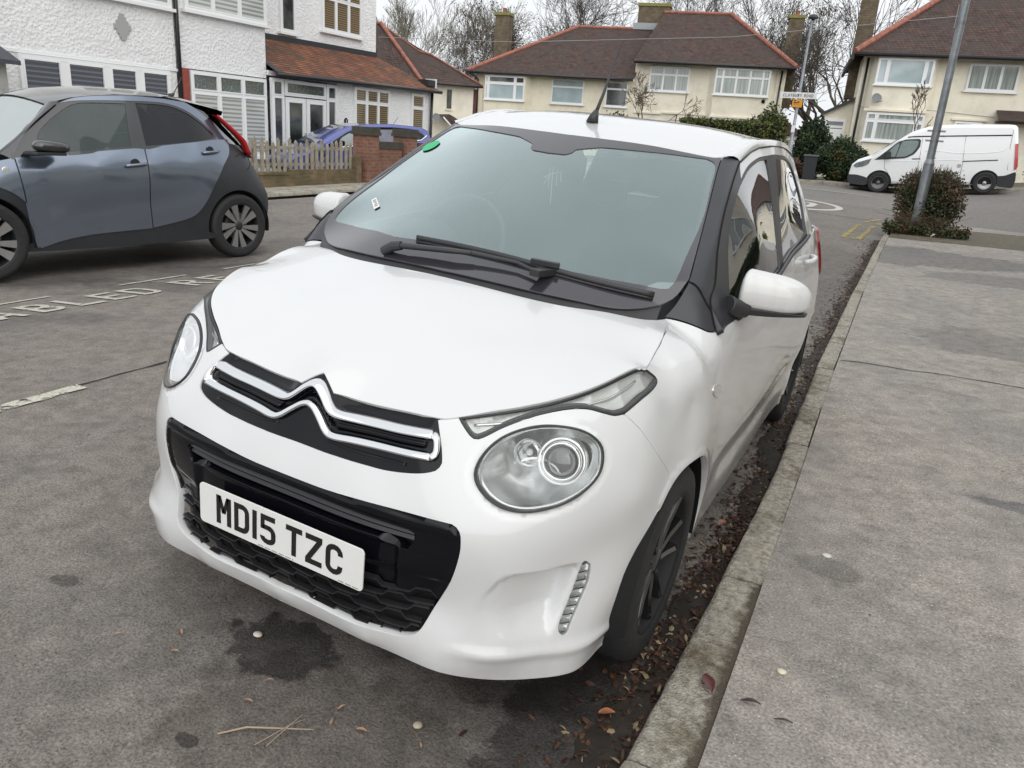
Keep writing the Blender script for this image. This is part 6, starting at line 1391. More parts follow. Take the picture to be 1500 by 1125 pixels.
mb=MB(); mb.span((2.0,-.02,1.0),(2.16,.02,3.18)); mb.build('side_strip',simple('maroon_paint',(.09,.03,.03),.7),bc)
# small brown-roofed outbuilding seen past the far lamp post
ou=house('garage',(-5.0,37,0),8,'small pale garage with dark fascia seen between the hedge and the far lamp post','garage')
mb=MB(); mb.span((-.6,0,0),(.75,3,2.15)); mb.build('wall',RCREAM2,ou); mb=MB(); mb.span((-.7,-.15,2.12),(.85,3,2.38)); mb.add([(-.6,-.05,2.38),(.6,-.05,2.38),(-.3,-.05,2.95)],[(0,1,2)],0); mb.build('fascia',simple('brown_fascia',(.07,.04,.03),.7),ou)
dk=house('bungalow',(-6.2,54,0),8,'dark tiled roof glimpsed between the bare tree trunks and the right-hand house','bungalow')
mb=MB(); mb.span((0,0,0),(7,6,2.6)); mb.build('wall',RCREAM2,dk); mb=MB(); mb.add([(-.5,-.5,2.5),(7.5,-.5,2.5),(5.2,3,5.6),(2.2,3,4.0),(7.5,6.5,2.5),(-.5,6.5,2.5)],[(0,1,2,3),(1,4,2),(2,4,5,3),(0,3,5)]); mb.build('roof',simple('dark_tiles',(.045,.035,.03),.9,bump=.8,bscale=30,var=.4,vscale=5),dk)
# houses on our own side of the road, out of frame but mirrored in the door glass
oh=house('terraced_house',(7.2,3,0),-90,'cream terraced house on the near side, seen only mirrored in the side windows')
mb=MB(); mb.span((-15,0,-.3),(7,6,7.4)); mb.build('wall',RCREAM2,oh)
for u in (-14,-10.6,-7.2,-3.8,-.4,3.0): window(oh,u,3.9,u+1.9,5.4,cols=(0,.5,1),pane='net'); window(oh,u,.9,u+1.9,2.4,cols=(0,.5,1),pane='dark')
mb=MB(); mb.add([(-15.5,-.5,7.4),(7.5,-.5,7.4),(7.5,4,10),(-15.5,4,10)],[(0,1,2,3)]); mb.build('roof',TILE,oh)
# ================= blue-grey crossover =================
BLUE=dirty_paint('blue_grey_paint',(.185,.222,.285),rough=.22,metal=.75,amt=.35,zlo=.25,zhi=.8,dirt=(.16,.15,.13))
CLAD=simple('cladding_plastic',(.022,.024,.028),.45,bump=.1,bscale=500,var=.15); ROOFB=simple('black_roof_paint',(.02,.021,.023),.15,coat=1,coatr=.03,var=.1)
GREENG=glass('fogged_glass',(.22,.28,.27),1.1,1.5,haze=.35,hazec=(.10,.14,.135)); TINTG=glass('tinted_glass',(.05,.05,.06),1.0,1.5,haze=.35,hazec=(.02,.02,.028)); WETG=glass('wet_windscreen',(.3,.4,.38),.55,1.5,haze=.55,hazec=(.16,.24,.21))
SILV=simple('machined_alloy',(.42,.42,.42),.35,metal=.85,var=.15)
xc=empty('crossover_car',(-6.43144622,1.84511432,-.105),(0,0,math.radians(-7.5))); tag(xc,'blue-grey crossover hatchback with black roof and cladding parked across the road','car')
def xp(y,z): return (HP+(y-Y1),z)
def xs_(pts): return [xp(y,z) for y,z in pts]
XH_F=(.70,.333); XH_R=(3.13,.333)
def xarch(hub,r,a0,a1,n=24): 
    out=[]
    for a in np.linspace(a0,a1,n):
        y=hub[0]+r*math.cos(a); z=hub[1]+r*math.sin(a); x=.87
        for _ in range(8):
            S,rr=toS(x,y); R=float(SURF['X'].r([float(S)],[z])[0])
            if y<Y1: x=math.sqrt(max(R*R-(Y1-y)**2,.01))
            elif y>Y2: x=math.sqrt(max(R*R-(y-Y2)**2,.01))
            else: x=R
        out.append((S_of(x,y),z))
    return out
SmX=float(toS(0.0,3.6)[0])
af=xarch(XH_F,.375,math.pi+.1,-.1); ar_=xarch(XH_R,.375,math.pi+.1,-.15)
def xrel(uv):
    y=uv[:,0]-HP+1; z=uv[:,1]; 
    return -.010*np.exp(-((z-.50-.16*(y-1.2)/1.2)/.10)**2)*sstep(1.1,1.5,y)*(1-sstep(2.4,2.8,y))
shell=seg([(0,.20)]+[af[0]],af,[af[-1],(xp(1.05,.22)),(xp(2.72,.22)),ar_[0]],ar_,[ar_[-1],(SmX,.30)],[(SmX,.30),(SmX,1.02)],[(SmX,1.02),xp(3.2,1.17),xp(2.6,1.13),xp(2.1,1.10),xp(1.4,1.03),xp(1.0,.99)],[xp(1.0,.99),(float(toS(.5,.55)[0]),.93),(0,.90)],[(0,.90),(0,.20)],step=.04)
sh=panel('cladding','X',shell,[],res=.05,off=-.006,mat=CLAD,parent=xc,flange=.03,relief=xrel); both(sh)
dF=xs_([(1.03,1.0),(1.2,1.015),(1.44,1.04),(1.8,1.075),(2.165,1.11)]); dFr=xs_([(2.165,1.11),(2.15,.8),(2.16,.36)]); dFb=xs_([(2.16,.36),(1.9,.35),(1.58,.335),(1.32,.30),(1.12,.245)]); dFl=xs_([(1.12,.245),(1.07,.47),(1.04,.79),(1.03,1.0)])
d1_=panel('front_door','X',seg(dF,dFr,dFb,dFl,step=.03),[],res=.04,mat=BLUE,parent=xc,off=.003,relief=xrel); 
dR=xs_([(2.175,1.11),(2.5,1.15),(2.94,1.20),(3.18,1.21)]); dRr=xs_([(3.18,1.21),(3.10,1.08),(2.98,.96),(2.83,.76),(2.70,.55),(2.55,.44),(2.17,.365)]); dRl=xs_([(2.17,.365),(2.16,.8),(2.175,1.11)])
d2_=panel('rear_door','X',seg(dR,dRr,dRl,step=.03),[],res=.04,mat=BLUE,parent=xc,off=.003,relief=xrel)
af2=xarch(XH_F,.46,-.05,math.pi*.9,20)
wgl=seg([xp(1.02,1.0),xp(1.03,.79),xp(1.06,.47),xp(1.10,.25)],[xp(1.10,.25),af2[0]],af2,[af2[-1],(float(toS(.68,.50)[0]),.72),(float(toS(.66,.6)[0]),.90)],[(float(toS(.66,.6)[0]),.90),xp(1.02,1.0)],step=.03)
fw_=panel('front_wing','X',wgl,[],res=.04,mat=BLUE,parent=xc,off=.003)
rr_=simple('mirror_chrome',(.6,.6,.6),.1,metal=1)
def xhandle(y,z,p):
    mb=MB(); pts=[tuple(SURF['X'].pos([xp(y+t,z+t*.10)],.014+.02*(1-(abs(t)/.10)**4))[0]) for t in np.linspace(-.10,.10,9)]; mb.tube(pts,.016,8); mb.build('door_handle',BLUE,p,smooth=True)
    mb=MB(); c=SURF['X'].pos([xp(y,z+.01)],.004)[0]; mb.lathe([(.045,.001),(.001,.002)],20,M=Matrix.Translation(tuple(c))@Matrix.Rotation(math.radians(90),4,'Y')); mb.build('handle_recess',CLAD,p)
xhandle(2.04,.955,d1_); xhandle(2.86,1.085,d2_)
rl_=MB(); rl_.lathe([(.03,.0),(.025,.008),(.001,.01)],16,M=Matrix.Translation(tuple(SURF['X'].pos([xp(.93,.90)],.002)[0]))@Matrix.Rotation(math.radians(90),4,'Y')); rl_.build('side_repeater',LEDM,fw_)
fl_=MB(); fl_.lathe([(.085,.003),(.088,.001),(.092,.003)],28,M=Matrix.Translation(tuple(SURF['X'].pos([xp(3.20,.98)],-.003)[0]))@Matrix.Rotation(math.radians(90),4,'Y')@Matrix.Rotation(.25,4,'X')); fl_.build('fuel_flap',VOID,xc)
both(d1_);both(d2_);both(fw_)
# greenhouse
gF=xs_([(1.25,1.12),(1.27,1.19),(1.37,1.29),(1.5,1.385),(1.62,1.45),(1.75,1.475),(2.09,1.49)]); gFr=xs_([(2.09,1.49),(2.06,1.29),(2.045,1.115)]); gFb=xs_([(2.045,1.115),(1.43,1.05),(1.25,1.03)]) ; gFl=xs_([(1.25,1.03),(1.25,1.12)])
gf_=seg(gF,gFr,gFb,gFl,step=.03)
gR=xs_([(2.19,1.50),(2.5,1.50),(2.71,1.445),(2.92,1.345),(3.03,1.25),(3.02,1.215)]); gRb=xs_([(3.02,1.215),(2.6,1.165),(2.19,1.125)]); gRl=xs_([(2.19,1.125),(2.19,1.34),(2.19,1.50)])
gr_=seg(gR,gRb,gRl,step=.03)
gout=seg(xs_([(1.0,.985),(1.03,1.07),(1.16,1.22),(1.33,1.35),(1.50,1.455),(1.72,1.53),(2.19,1.575),(2.61,1.575),(2.9,1.50),(3.05,1.47),(3.12,1.42),(3.32,1.22),(3.42,1.10)]),xs_([(3.42,1.10),(3.0,1.13),(2.1,1.085),(1.4,1.02),(1.0,.985)]),step=.03)
gs=panel('window_frame','Y',gout,[gf_,gr_],res=.04,mat=ROOFB,parent=xc,flange=.02); both(gs)
w1_=panel('side_window','Y',gf_,[],res=.06,off=-.008,mat=GREENG,parent=xc,flange=0,gap=-.003); w2_=panel('side_window','Y',gr_,[],res=.06,off=-.008,mat=TINTG,parent=xc,flange=0,gap=-.003); both(w1_);both(w2_)
arc=seg(xs_([(1.50,1.452),(1.72,1.525),(2.19,1.57),(2.61,1.57),(2.9,1.49),(3.10,1.38),(3.22,1.27),(3.22,1.19)]),xs_([(3.22,1.19),(3.06,1.18)]),xs_([(3.06,1.18),(3.05,1.255),(2.93,1.365),(2.72,1.465),(2.5,1.52),(2.19,1.52),(1.70,1.49),(1.50,1.452)]),step=.02)
ap=panel('roof_arch','Y',arc,[],res=.03,off=.005,mat=BLUE,parent=xc); both(ap)
# roof, spoiler, windscreen, bonnet
R2=[]; 
for x in np.linspace(-1,1,13):
    row=[]
    for t,(y,zc,ze,hw) in enumerate([(1.42,1.50,1.44,.55),(1.62,1.575,1.51,.60),(2.0,1.625,1.565,.63),(2.5,1.635,1.58,.63),(2.9,1.60,1.53,.60),(3.12,1.56,1.50,.56),(3.24,1.53,1.47,.52)]):
        row.append((x*hw,y-.06*(1-x*x)*(t==0),ze+(zc-ze)*(1-x*x)))
    R2.append(row)
mb=MB(); mb.loft(R2,closed=False); mb.build('roof',ROOFB,xc,smooth=True)
mb=MB(); ws2=[[(x*.70,.95-.12*(1-x*x),1.03),(x*.64,1.2-.1*(1-x*x),1.24),(x*.55,1.44-.06*(1-x*x),1.44+.06*(1-x*x))] for x in np.linspace(-1,1,13)]; mb.loft(ws2,closed=False); mb.build('windscreen',WETG,xc,smooth=True)
def pil(s): 
    a=[(s*.70,.93,1.03),(s*.64,1.2,1.24),(s*.55,1.43,1.45)]; b_=[(s*.775,1.0,.99),(s*.715,1.2,1.245),(s*.64,1.5,1.47)]; return strip_obj('a_pillar',a,b_,ROOFB,xc,bulge=.01,n=16)
pil(1);pil(-1)
mb=MB(); bn=[[(x*.45,.22,.92),(x*.62,.5,.99),(x*.72,.93,1.02)] for x in np.linspace(-1,1,9)]; mb.loft([[ (p[0],p[1]-.1*(1-(i/4-1)**2)*0,p[2]+.04*(1-(i/4-1)**2)) for p in r_] for i,r_ in enumerate(bn)],closed=False); mb.build('bonnet',BLUE,xc,smooth=True)
mb=MB(); sp_=[[(x*.55,3.05,1.50+.05*(1-x*x)),(x*.52,3.22,1.485+.05*(1-x*x)),(x*.52,3.20,1.44+.05*(1-x*x)),(x*.5,3.08,1.44)] for x in np.linspace(-1,1,9)]; mb.loft(sp_,closed=True); mb.build('spoiler',ROOFB,xc,smooth=False,bevel=.01)
mb=MB(); tg_=[[(x*.50,3.12,1.44),(x*.58,3.38,1.15),(x*.62,3.50,1.02)] for x in np.linspace(-1,1,9)]; mb.loft(tg_,closed=False); mb.build('tailgate',ROOFB,xc,smooth=True)
for s in(1,-1):
    mb=MB(); L_=[]
    for t in np.linspace(0,1,10):
        y=3.06+.36*t; z=1.44-.32*t-.06*t*(t>.8); w_=.012+.040*t; x=.63+.08*math.sin(t*2.2)
        L_.append([(s*(x+.02),y-w_*.6,z-w_*.25),(s*(x+.035),y-w_*.1,z+.01),(s*(x-.02),y+w_*.55,z+w_*.35),(s*(x-.07),y+w_*.4,z+w_*.25),(s*(x-.05),y-w_*.6,z-w_*.3)])
    mb.loft(L_,cap=True); mb.build('tail_lamp',simple('red_lamp',(.45,.012,.016),.12,coat=1) if 'red_lamp' not in MATS else MATS['red_lamp'],xc,smooth=True)
# mirror
for s in(1,-1):
    mb=MB(); L_=[]
    for t in np.linspace(0,1,15):
        k=(max(0.02,1-abs(2*t-1)**3.5))**.5; y=1.10+.30*t; c=.95; top=.062*(1-.25*t)
        L_.append([(s*(c+math.copysign(abs(math.cos(a))**.8,math.cos(a))*.085*k),y,1.105-.012*t+math.copysign(abs(math.sin(a))**.8,math.sin(a))*(top if math.sin(a)>0 else .045)*k) for a in np.linspace(0,2*math.pi,16,endpoint=False)])
    mb.loft(L_,cap=True); mb.add(L_[0],[tuple(range(15,-1,-1))])
    mb.build('wing_mirror',ROOFB,xc,smooth=True)
    mb=MB(); mb.tube([(s*.78,1.12,1.035),(s*.90,1.15,1.045),(s*.95,1.22,1.05)],[.035,.035,.03],8,flat=.6); mb.box((s*.945,1.22,1.048),(.15,.24,.025)); mb.build('mirror_foot',CLAD,xc,bevel=.006)
mb=MB(); mb.tube([(0,2.95,1.60),(0,3.0,1.63)],[.03,.012],8); mb.tube([(0,2.99,1.62),(0,3.10,1.80)],.005,6); mb.build('aerial',MATTEB,xc,smooth=True)
def wheel2(parent,x,y,side,R=.333,w=.18,rim=.235):
    r=empty('wheel',(x,y,R),(0,0,0 if side>0 else math.pi)); r.parent=parent
    M,h=wheel_parts(r,R=R,w=w,rim=rim,rimmat=CLAD)
    mb=MB()
    for k in range(10):
        a=2*math.pi*k/10; R1=Matrix.Rotation(a,4,'Z'); tw=.055 if k%2 else .02
        V=[(.045,-.012,h*.62),(.045,.014,h*.62),(rim-.008,.050+tw*1.2,h*.88),(rim-.008,-.008+tw*.6,h*.88),(.045,-.012,h*.4),(.045,.014,h*.4),(rim-.008,.050+tw*1.2,h*.6),(rim-.008,-.008+tw*.6,h*.6)]
        mb.add([M@R1@Vector(v) for v in V],[(0,3,2,1),(0,4,7,3),(1,2,6,5),(4,5,6,7)])
    mb.lathe([(rim-.001,h*.87),(rim+.004,h*.93),(rim+.008,h*.90)],64,M=M)
    mb.build('spokes',SILV,r); mb=MB(); mb.lathe([(.001,h*.72),(.035,h*.70),(.05,h*.6),(.05,h*.2)],24,M=M); mb.build('hub_cap',CLAD,r,smooth=True)
    mb=MB(); mb.lathe([(.14,.0),(.05,.0)],40,M=M); mb.build('brake_disc',STEEL,r)
for y in (.70,3.13):
    for s in(1,-1): wheel2(xc,s*.785,y,s)
mb=MB(); mb.span((-.78,.2,.26),(.78,3.4,.5))
for hy in (.70,3.13):
    for s in (1,-1):
        V=[];F=[]
        for h_ in (0,-.28*s):
            for a_ in np.linspace(-.2,math.pi+.2,30): V.append((s*.85+h_,hy+.38*math.cos(a_),.333+.38*math.sin(a_)))
        for k in range(29): F.append((k,k+1,30+k+1,30+k))
        F.append(tuple(30+k for k in range(30))); mb.add(V,F)
mb.span((-.74,1.0,.5),(.74,3.3,.98)); mb.build('underbody',VOID,xc)
mb=MB(); 
for x in (-.38,.38): mb.box((x,1.95,1.15),(.42,.12,.55)); mb.box((x,1.97,1.42),(.24,.09,.14))
mb.box((0,2.8,1.1),(1.1,.12,.4)); mb.build('seats',SEAT,xc,bevel=.04)
# ================= white panel van =================
VANW=dirty_paint('van_paint',(.84,.85,.86),rough=.3,amt=.25,zlo=.3,zhi=1.3,dirt=(.35,.33,.30))
van=empty('panel_van',(-.23,28.4,.28),(0,math.radians(-4.6),0)); tag(van,'white high-roof panel van parked across the end of the road behind the bush','van')
_a=math.radians(4.6); ca_,sa_=math.cos(_a),math.sin(_a)
def vl(p): dx=p[0]+.23; dz=p[1]-.28; return (dx*ca_+dz*sa_,-dx*sa_+dz*ca_)
prof=[vl(p) for p in [(-1.22,.62),(-1.24,.85),(-1.20,1.14),(-1.03,1.31),(-.64,1.48),(-.45,1.60),(-.10,1.86),(.22,2.12),(.45,2.30),(.78,2.44),(1.17,2.54),(1.7,2.60),(2.4,2.635),(3.15,2.67),(3.33,2.66),(3.40,2.58),(3.50,2.16),(3.62,1.53),(3.65,1.0),(3.62,.78),(3.0,.80),(2.2,.74),(1.0,.66),(0,.58),(-1.0,.50)]]
W2=2.0
def vx(t,z): return 0
prf=resample(np.array(prof),.06,True); area_=area(prf)
loops=[]
for d_,s_,ins in [(0.0,0,.11),(.012,0,.06),(.04,0,.02),(.10,0,.0),(1.90,0,0),(1.96,0,.02),(1.988,0,.06),(2.0,0,.11)]:
    P=inset(prf,ins) if ins else prf
    lean=lambda z: .10*sstep(1.1,2.3,np.array(z))
    loops.append([(p[0],(d_+float(lean(p[1])) if d_<.5 else (d_-float(lean(p[1])) if d_>1.5 else d_)),p[1]) for p in P])
mb=MB(); mb.loft(loops); 
vb,vf=cdt(inset(prf,.11),[],.12); 
mb.add([(x,.0+float(.10*sstep(1.1,2.3,np.array(z))),z) for x,z in vb],vf); mb.add([(x,2.0-float(.10*sstep(1.1,2.3,np.array(z))),z) for x,z in vb],vf)
mb.build('body',VANW,van,smooth=False,auto=35)
def vy(z,o=0): return float(.10*sstep(1.1,2.3,np.array(z)))-o
def vpatch(name,pts,mat,o=.006,parent=van,local=False,thick=.0):
    P=[vl(p) for p in pts] if not local else pts; P=resample(np.array(P),.10,True)
    v,f=cdt(P,[],.12); V=[(x,vy(z,o)+(.0),z) for x,z in v]; F=list(f); tot=0
    a,b_,c=[np.array(V[i]) for i in f[0]]; 
    if np.cross(b_-a,c-a)[1]>0: F=[(t[0],t[2],t[1]) for t in F]
    n=len(V); V+= [(x,y+o+.02,z) for x,y,z in V[:len(P)]]; F+=[(i,(i+1)%len(P),n+(i+1)%len(P),n+i) for i in range(len(P))]
    return mesh_obj(name,V,F,mat,parent,False)
VG=simple('van_glass',(.03,.05,.045),.05,spec=.9,coat=1)
wv=vpatch('door_window_frame',[(-.52,1.33),(-.40,1.43),(-.16,1.68),(.10,1.96),(.34,2.05),(.76,2.09),(.78,1.84),(.66,1.60),(.42,1.45),(-.04,1.39)],CLAD,.010)
vpatch('pane',[(-.20,1.47),(-.10,1.68),(.13,1.93),(.17,1.92),(.10,1.47)],glass('van_window',(.35,.5,.45),1.5,1.5,haze=.55,hazec=(.20,.30,.27)),.014,wv); vpatch('pane',[(.13,1.47),(.21,1.96),(.36,2.01),(.70,2.03),(.70,1.84),(.60,1.64),(.41,1.50)],MATS['van_window'],.014,wv)
vpatch('windscreen_edge',[(-.62,1.49),(-.45,1.61),(-.10,1.87),(.10,2.03),(.02,2.0),(-.20,1.83),(-.50,1.55)],VG,.012)

vpatch('front_bumper',[(-1.245,.80),(-1.0,.82),(-.74,.77),(-.58,.72),(-.62,.48),(-1.13,.50),(-1.245,.62)],CLAD,.018); vpatch('rear_bumper',[(3.13,1.10),(3.35,1.13),(3.63,1.28),(3.665,1.0),(3.64,.76),(3.20,.78),(3.18,.95)],CLAD,.018)
vpatch('headlamp',[(-1.13,1.10),(-1.06,1.20),(-.60,1.37),(-.68,1.16),(-.85,1.08),(-1.05,1.04)],simple('van_lamp',(.12,.13,.14),.1,coat=1,var=.5,vscale=9),.012)
vpatch('tail_lamp',[(3.42,2.10),(3.50,2.13),(3.60,1.60),(3.64,1.40),(3.57,1.28),(3.52,1.5)],MATS['red_lamp'],.014)
mb=MB()
def vline(pts,r=.006):
    P=[vl(p) for p in pts]; mb.tube([(x,vy(z,.001),z) for x,z in P],r,5)
vline([(-.20,1.40),(-.16,1.1),(-.02,.95),(.1,.75)]); vline([(.80,2.1),(.83,1.6),(.85,.7)]); vline([(2.02,2.25),(2.07,1.7),(2.11,1.4),(2.10,.80)]); vline([(3.28,2.5),(3.30,2.0),(3.38,1.3)]); mb.build('door_seams',simple('seam',(.08,.08,.085),.7),van)
mb=MB(); vline([(.36,2.115),(.50,2.14),(.84,2.172),(3.27,2.352)],.020); mb.build('roof_strip',GLOSSB,van); mb=MB(); vline([(2.09,1.475),(3.06,1.585)],.016); mb.build('slide_rail',GLOSSB,van); mb=MB(); vline([(.62,1.445),(.86,1.465)],.016); mb.build('door_handle',CLAD,van); mb=MB(); vline([(1.1,1.50),(1.30,1.52)],.015); mb.build('door_handle',CLAD,van)
vpatch('fuel_flap',[(1.97,1.38),(2.09,1.39),(2.09,1.27),(1.96,1.26)],simple('flap_grey',(.4,.38,.35),.6),.008)
mb=MB(); 
for (pts) in ([(.95,1.72),(1.4,1.74),(2.0,1.72),(3.0,1.83),(3.25,2.0)],[(-.2,1.30),(.6,1.38),(2.0,1.52)]):
    P=[vl(p) for p in pts]; mb.tube([tuple((x,vy(z,.0)+.004,z)) for x,z in crspline(P,5)],.014,6)
mb.build('body_crease',VANW,van,smooth=True)
mb=MB(); p_=vl((-.12,1.52)); mb.box((p_[0],-.10,p_[1]),(.16,.16,.24)); mb.build('wing_mirror',CLAD,van,bevel=.03)
for wx in (0,3.11):
    for sy_,yy_ in((-1,.065),(1,1.935)):
        r=empty('wheel',(wx,yy_,.335),(0,0,math.radians(-90 if sy_<0 else 90))); r.parent=van; M,h=wheel_parts(r,R=.335,w=.2,rim=.205,rimmat=STEEL)
        mb=MB(); mb.lathe([(.20,h*.70),(.17,h*.60),(.13,h*.68),(.12,h*.5),(.06,h*.5),(.055,h*.75),(.001,h*.78)],32,M=M); mb.build('wheel_trim',simple('grey_trim',(.16,.16,.17),.45,metal=.5) if wx==0 and 'grey_trim' not in MATS else (MATS['grey_trim'] if wx==0 else (MATS.get('light_trim') or simple('light_trim',(.42,.42,.43),.4,metal=.5))),r,smooth=True)
mb=MB()
for wx in (0,3.11):
    th=np.linspace(-.1,math.pi+.1,26); r0=.40
    V=[];F=[]
    for a_ in th: V+=[(wx+.335*0+r0*math.cos(a_),vy(.5)-.004,.335+r0*math.sin(a_))]
    V.append((wx,vy(.5)-.004,.30)); F=[(i+1,i,26) for i in range(25)]; mb.add(V,F)
mb.span((.4,.1,.18),(2.7,1.9,.42)); mb.span((-.9,.2,.2),(.5,1.8,.5)); mb.build('wheel_arch_void',VOID,van)
# ================= blue hatchback on the drive =================
BL2=dirty_paint('royal_blue_paint',(.065,.085,.28),rough=.3,metal=.3,amt=.1,dirt=(.2,.2,.2))
bh=empty('hatchback_car',(-11.97,15.9,-.02),(0,0,math.radians(-27.4))); tag(bh,'royal blue hatchback on the drive behind the picket fence and brick piers','car')
def bl(p): return (p[0],p[1]+.02)
body=[bl(p) for p in [(-2.2,.15),(-2.25,.38),(-2.1,.50),(-1.79,.58),(-1.48,.77),(-1.16,.99),(-.84,1.15),(-.51,1.27),(-.01,1.345),(.68,1.385),(1.2,1.375),(1.57,1.35),(1.80,1.27),(1.86,1.05),(1.92,.75),(1.90,.2),(1.4,.1),(-1.9,.1)]]
prf=resample(np.array(body),.07,True)
def hl_(z): return -.16*float(sstep(.65,1.35,np.array(z)))
loops=[[( (d_+(hl_(p[1]) if d_>-.8 else -hl_(p[1])),p[0],p[1])) for p in (inset(prf,ins) if ins else prf)] for d_,ins in [(0,.07),(-.012,.03),(-.05,0),(-1.65,0),(-1.688,.03),(-1.7,.07)]]
mb=MB(); mb.loft(loops); vb,vf=cdt(inset(prf,.07),[],.12); mb.add([(hl_(z),x,z) for x,z in vb],vf); mb.build('body',BL2,bh,smooth=False,auto=35)
def bpatch(name,pts,mat,o=.01,parent=bh):
    P=resample(np.array([bl(p) for p in pts]),.1,True); v,f=cdt(P,[],.15); return mesh_obj(name,[(hl_(z)+o,x,z) for x,z in v],f,mat,parent,False)
bpatch('window_frame',[(-1.40,.66),(-1.05,.88),(-.66,1.11),(-.35,1.225),(.0,1.27),(.68,1.30),(1.2,1.29),(1.42,1.25),(1.66,1.14),(1.50,1.02),(.7,.90),(-.54,.765)],GLOSSB,.010)
bpatch('side_window',[(-1.0,.76),(-.84,.96),(-.60,1.09),(-.35,1.17),(.12,1.22),(.14,.86),(-.54,.80)],glass('pale_window',(.5,.6,.58),1.2,1.5,haze=.6,hazec=(.40,.46,.45)),.016); bpatch('side_window',[(.24,.875),(.24,1.225),(.76,1.25),(.80,1.245),(.80,.93)],glass('grey_window',(.2,.2,.24),1.2,1.5,haze=.6,hazec=(.20,.21,.26)),.016); bpatch('side_window',[(.92,.95),(.92,1.24),(1.3,1.22),(1.52,1.12),(1.42,1.02)],TINTG,.016)
mb=MB(); mb.tube([(hl_(z)+.018,y,z) for y,z in [bl(p) for p in [(-1.38,.66),(-.54,.775),(.72,.91),(1.51,1.02),(1.70,1.15)]]],.014,6); mb.build('chrome_strip',CHROME,bh)
mb=MB(); mb.box((.05,-.90,.86),(.2,.17,.12)); mb.build('wing_mirror',GLOSSB,bh,bevel=.03)
mb=MB(); mb.add([(-.20,-1.46,.83),(-1.5,-1.46,.83),(-1.42,-.62,1.27),(-.28,-.62,1.27)],[(0,1,2,3)]); mb.build('windscreen',VG,bh)
mb=MB(); mb.tube([(-.8,1.0,1.39),(-.8,1.15,1.60)],.006,5); mb.build('aerial',MATTEB,bh)
for y_ in (-1.45,1.20):
    for s in (1,-1):
        r=empty('wheel',(-.85+s*.79,y_,.31),(0,0,0 if s>0 else math.pi)); r.parent=bh; M,h=wheel_parts(r,R=.31,w=.19,rim=.215,rimmat=CLAD)
        mb=MB()
        for k in range(5):
            R1=Matrix.Rotation(2*math.pi*k/5,4,'Z'); mb.add([M@R1@Vector(v) for v in [(.03,-.03,h*.7),(.03,.03,h*.7),(.21,.022,h*.9),(.21,-.022,h*.9)]],[(0,1,2,3)])
        mb.lathe([(.205,h*.88),(.225,h*.9)],40,M=M); mb.build('spokes',SILV,r)
# ================= trees, hedges, posts, litter =================
BARK=simple('bark',(.075,.064,.053),.95,bump=.6,bscale=25,var=.35,vscale=5); BARKP=simple('pale_bark',(.20,.185,.15),.95,var=.3,vscale=5); BARKR=simple('twig_brown',(.10,.07,.05),.95,var=.3)
def leaf_mat(name,cols,rough=.6):
    m,nt,out=nmat(name); L=nt.links.new; b=pbsdf(nt,cols[0],rough,spec=.3); oi=N(nt,'ShaderNodeTexCoord'); n=N(nt,'ShaderNodeTexNoise',Scale=9,Detail=4); L(oi.outputs['Object'],n.inputs['Vector']); n2=N(nt,'ShaderNodeTexWhiteNoise'); L(oi.outputs['Object'],n2.inputs['Vector'])
    r=ramp(nt,[(i/(len(cols)-1)*.5+.25,c) for i,c in enumerate(cols)]); L(n.outputs[0],r.inputs[0]); L(r.outputs[0],b.inputs['Base Color']); L(b.outputs[0],out.inputs[0]); return m
LG=leaf_mat('hedge_leaves',[(.018,.032,.012),(.04,.065,.022),(.075,.10,.035)]); LDG=leaf_mat('dark_evergreen_leaves',[(.010,.020,.010),(.022,.04,.018),(.045,.065,.028)]); LO=leaf_mat('bronze_leaves',[(.05,.03,.014),(.16,.075,.02),(.28,.12,.02)]); LB=leaf_mat('dry_twigs',[(.06,.045,.03),(.12,.085,.055),(.19,.15,.09)]); LY=leaf_mat('yellow_green_leaves',[(.06,.075,.02),(.12,.13,.035),(.16,.15,.04)]); LRD=leaf_mat('reddish_leaves',[(.06,.025,.018),(.14,.05,.03),(.10,.07,.03)]); LDK=leaf_mat('clinging_dead_leaves',[(.022,.016,.012),(.05,.035,.022),(.08,.055,.03)])
def grow(seed,height,spread,r0,levels=5,nb=3,up=.5,lean=0.0,gnarl=.18,trunk_frac=.28,ratio=.72):
    r=random.Random(seed); segs=[]; tips=[]
    def branch(p,d,L_,rad,lv):
        n=4; pts=[p]; rads=[rad]; q=Vector(p); dd=Vector(d)
        for i in range(n):
            dd=(dd+Vector((r.gauss(0,gnarl),r.gauss(0,gnarl),r.gauss(0,gnarl*.6)+up*.10))).normalized(); q=q+dd*L_/n; pts.append(q.copy()); rads.append(rad*(1-.45*(i+1)/n))
        segs.append((pts,rads,lv))
        if lv>=levels: tips.append(q.copy()); return
        k=nb+(r.random()<.4)
        for j in range(k):
            t=r.uniform(.45,1.0) if j else 1.0; i=min(n,max(1,int(t*n+.5))); a=r.uniform(0,2*math.pi); tilt=r.uniform(.35,.95)*spread if j else r.uniform(.05,.35)
            ax=dd.orthogonal().normalized(); ax.rotate(Matrix.Rotation(a,3,dd)); nd=dd.copy(); nd.rotate(Matrix.Rotation(tilt,3,ax)); branch(pts[i],nd,L_*ratio*r.uniform(.8,1.15),rads[i]*(.66 if j else .85),lv+1)
    branch(Vector((0,0,0)),Vector((lean,0,1)).normalized(),height*trunk_frac,r0,0); return segs,tips
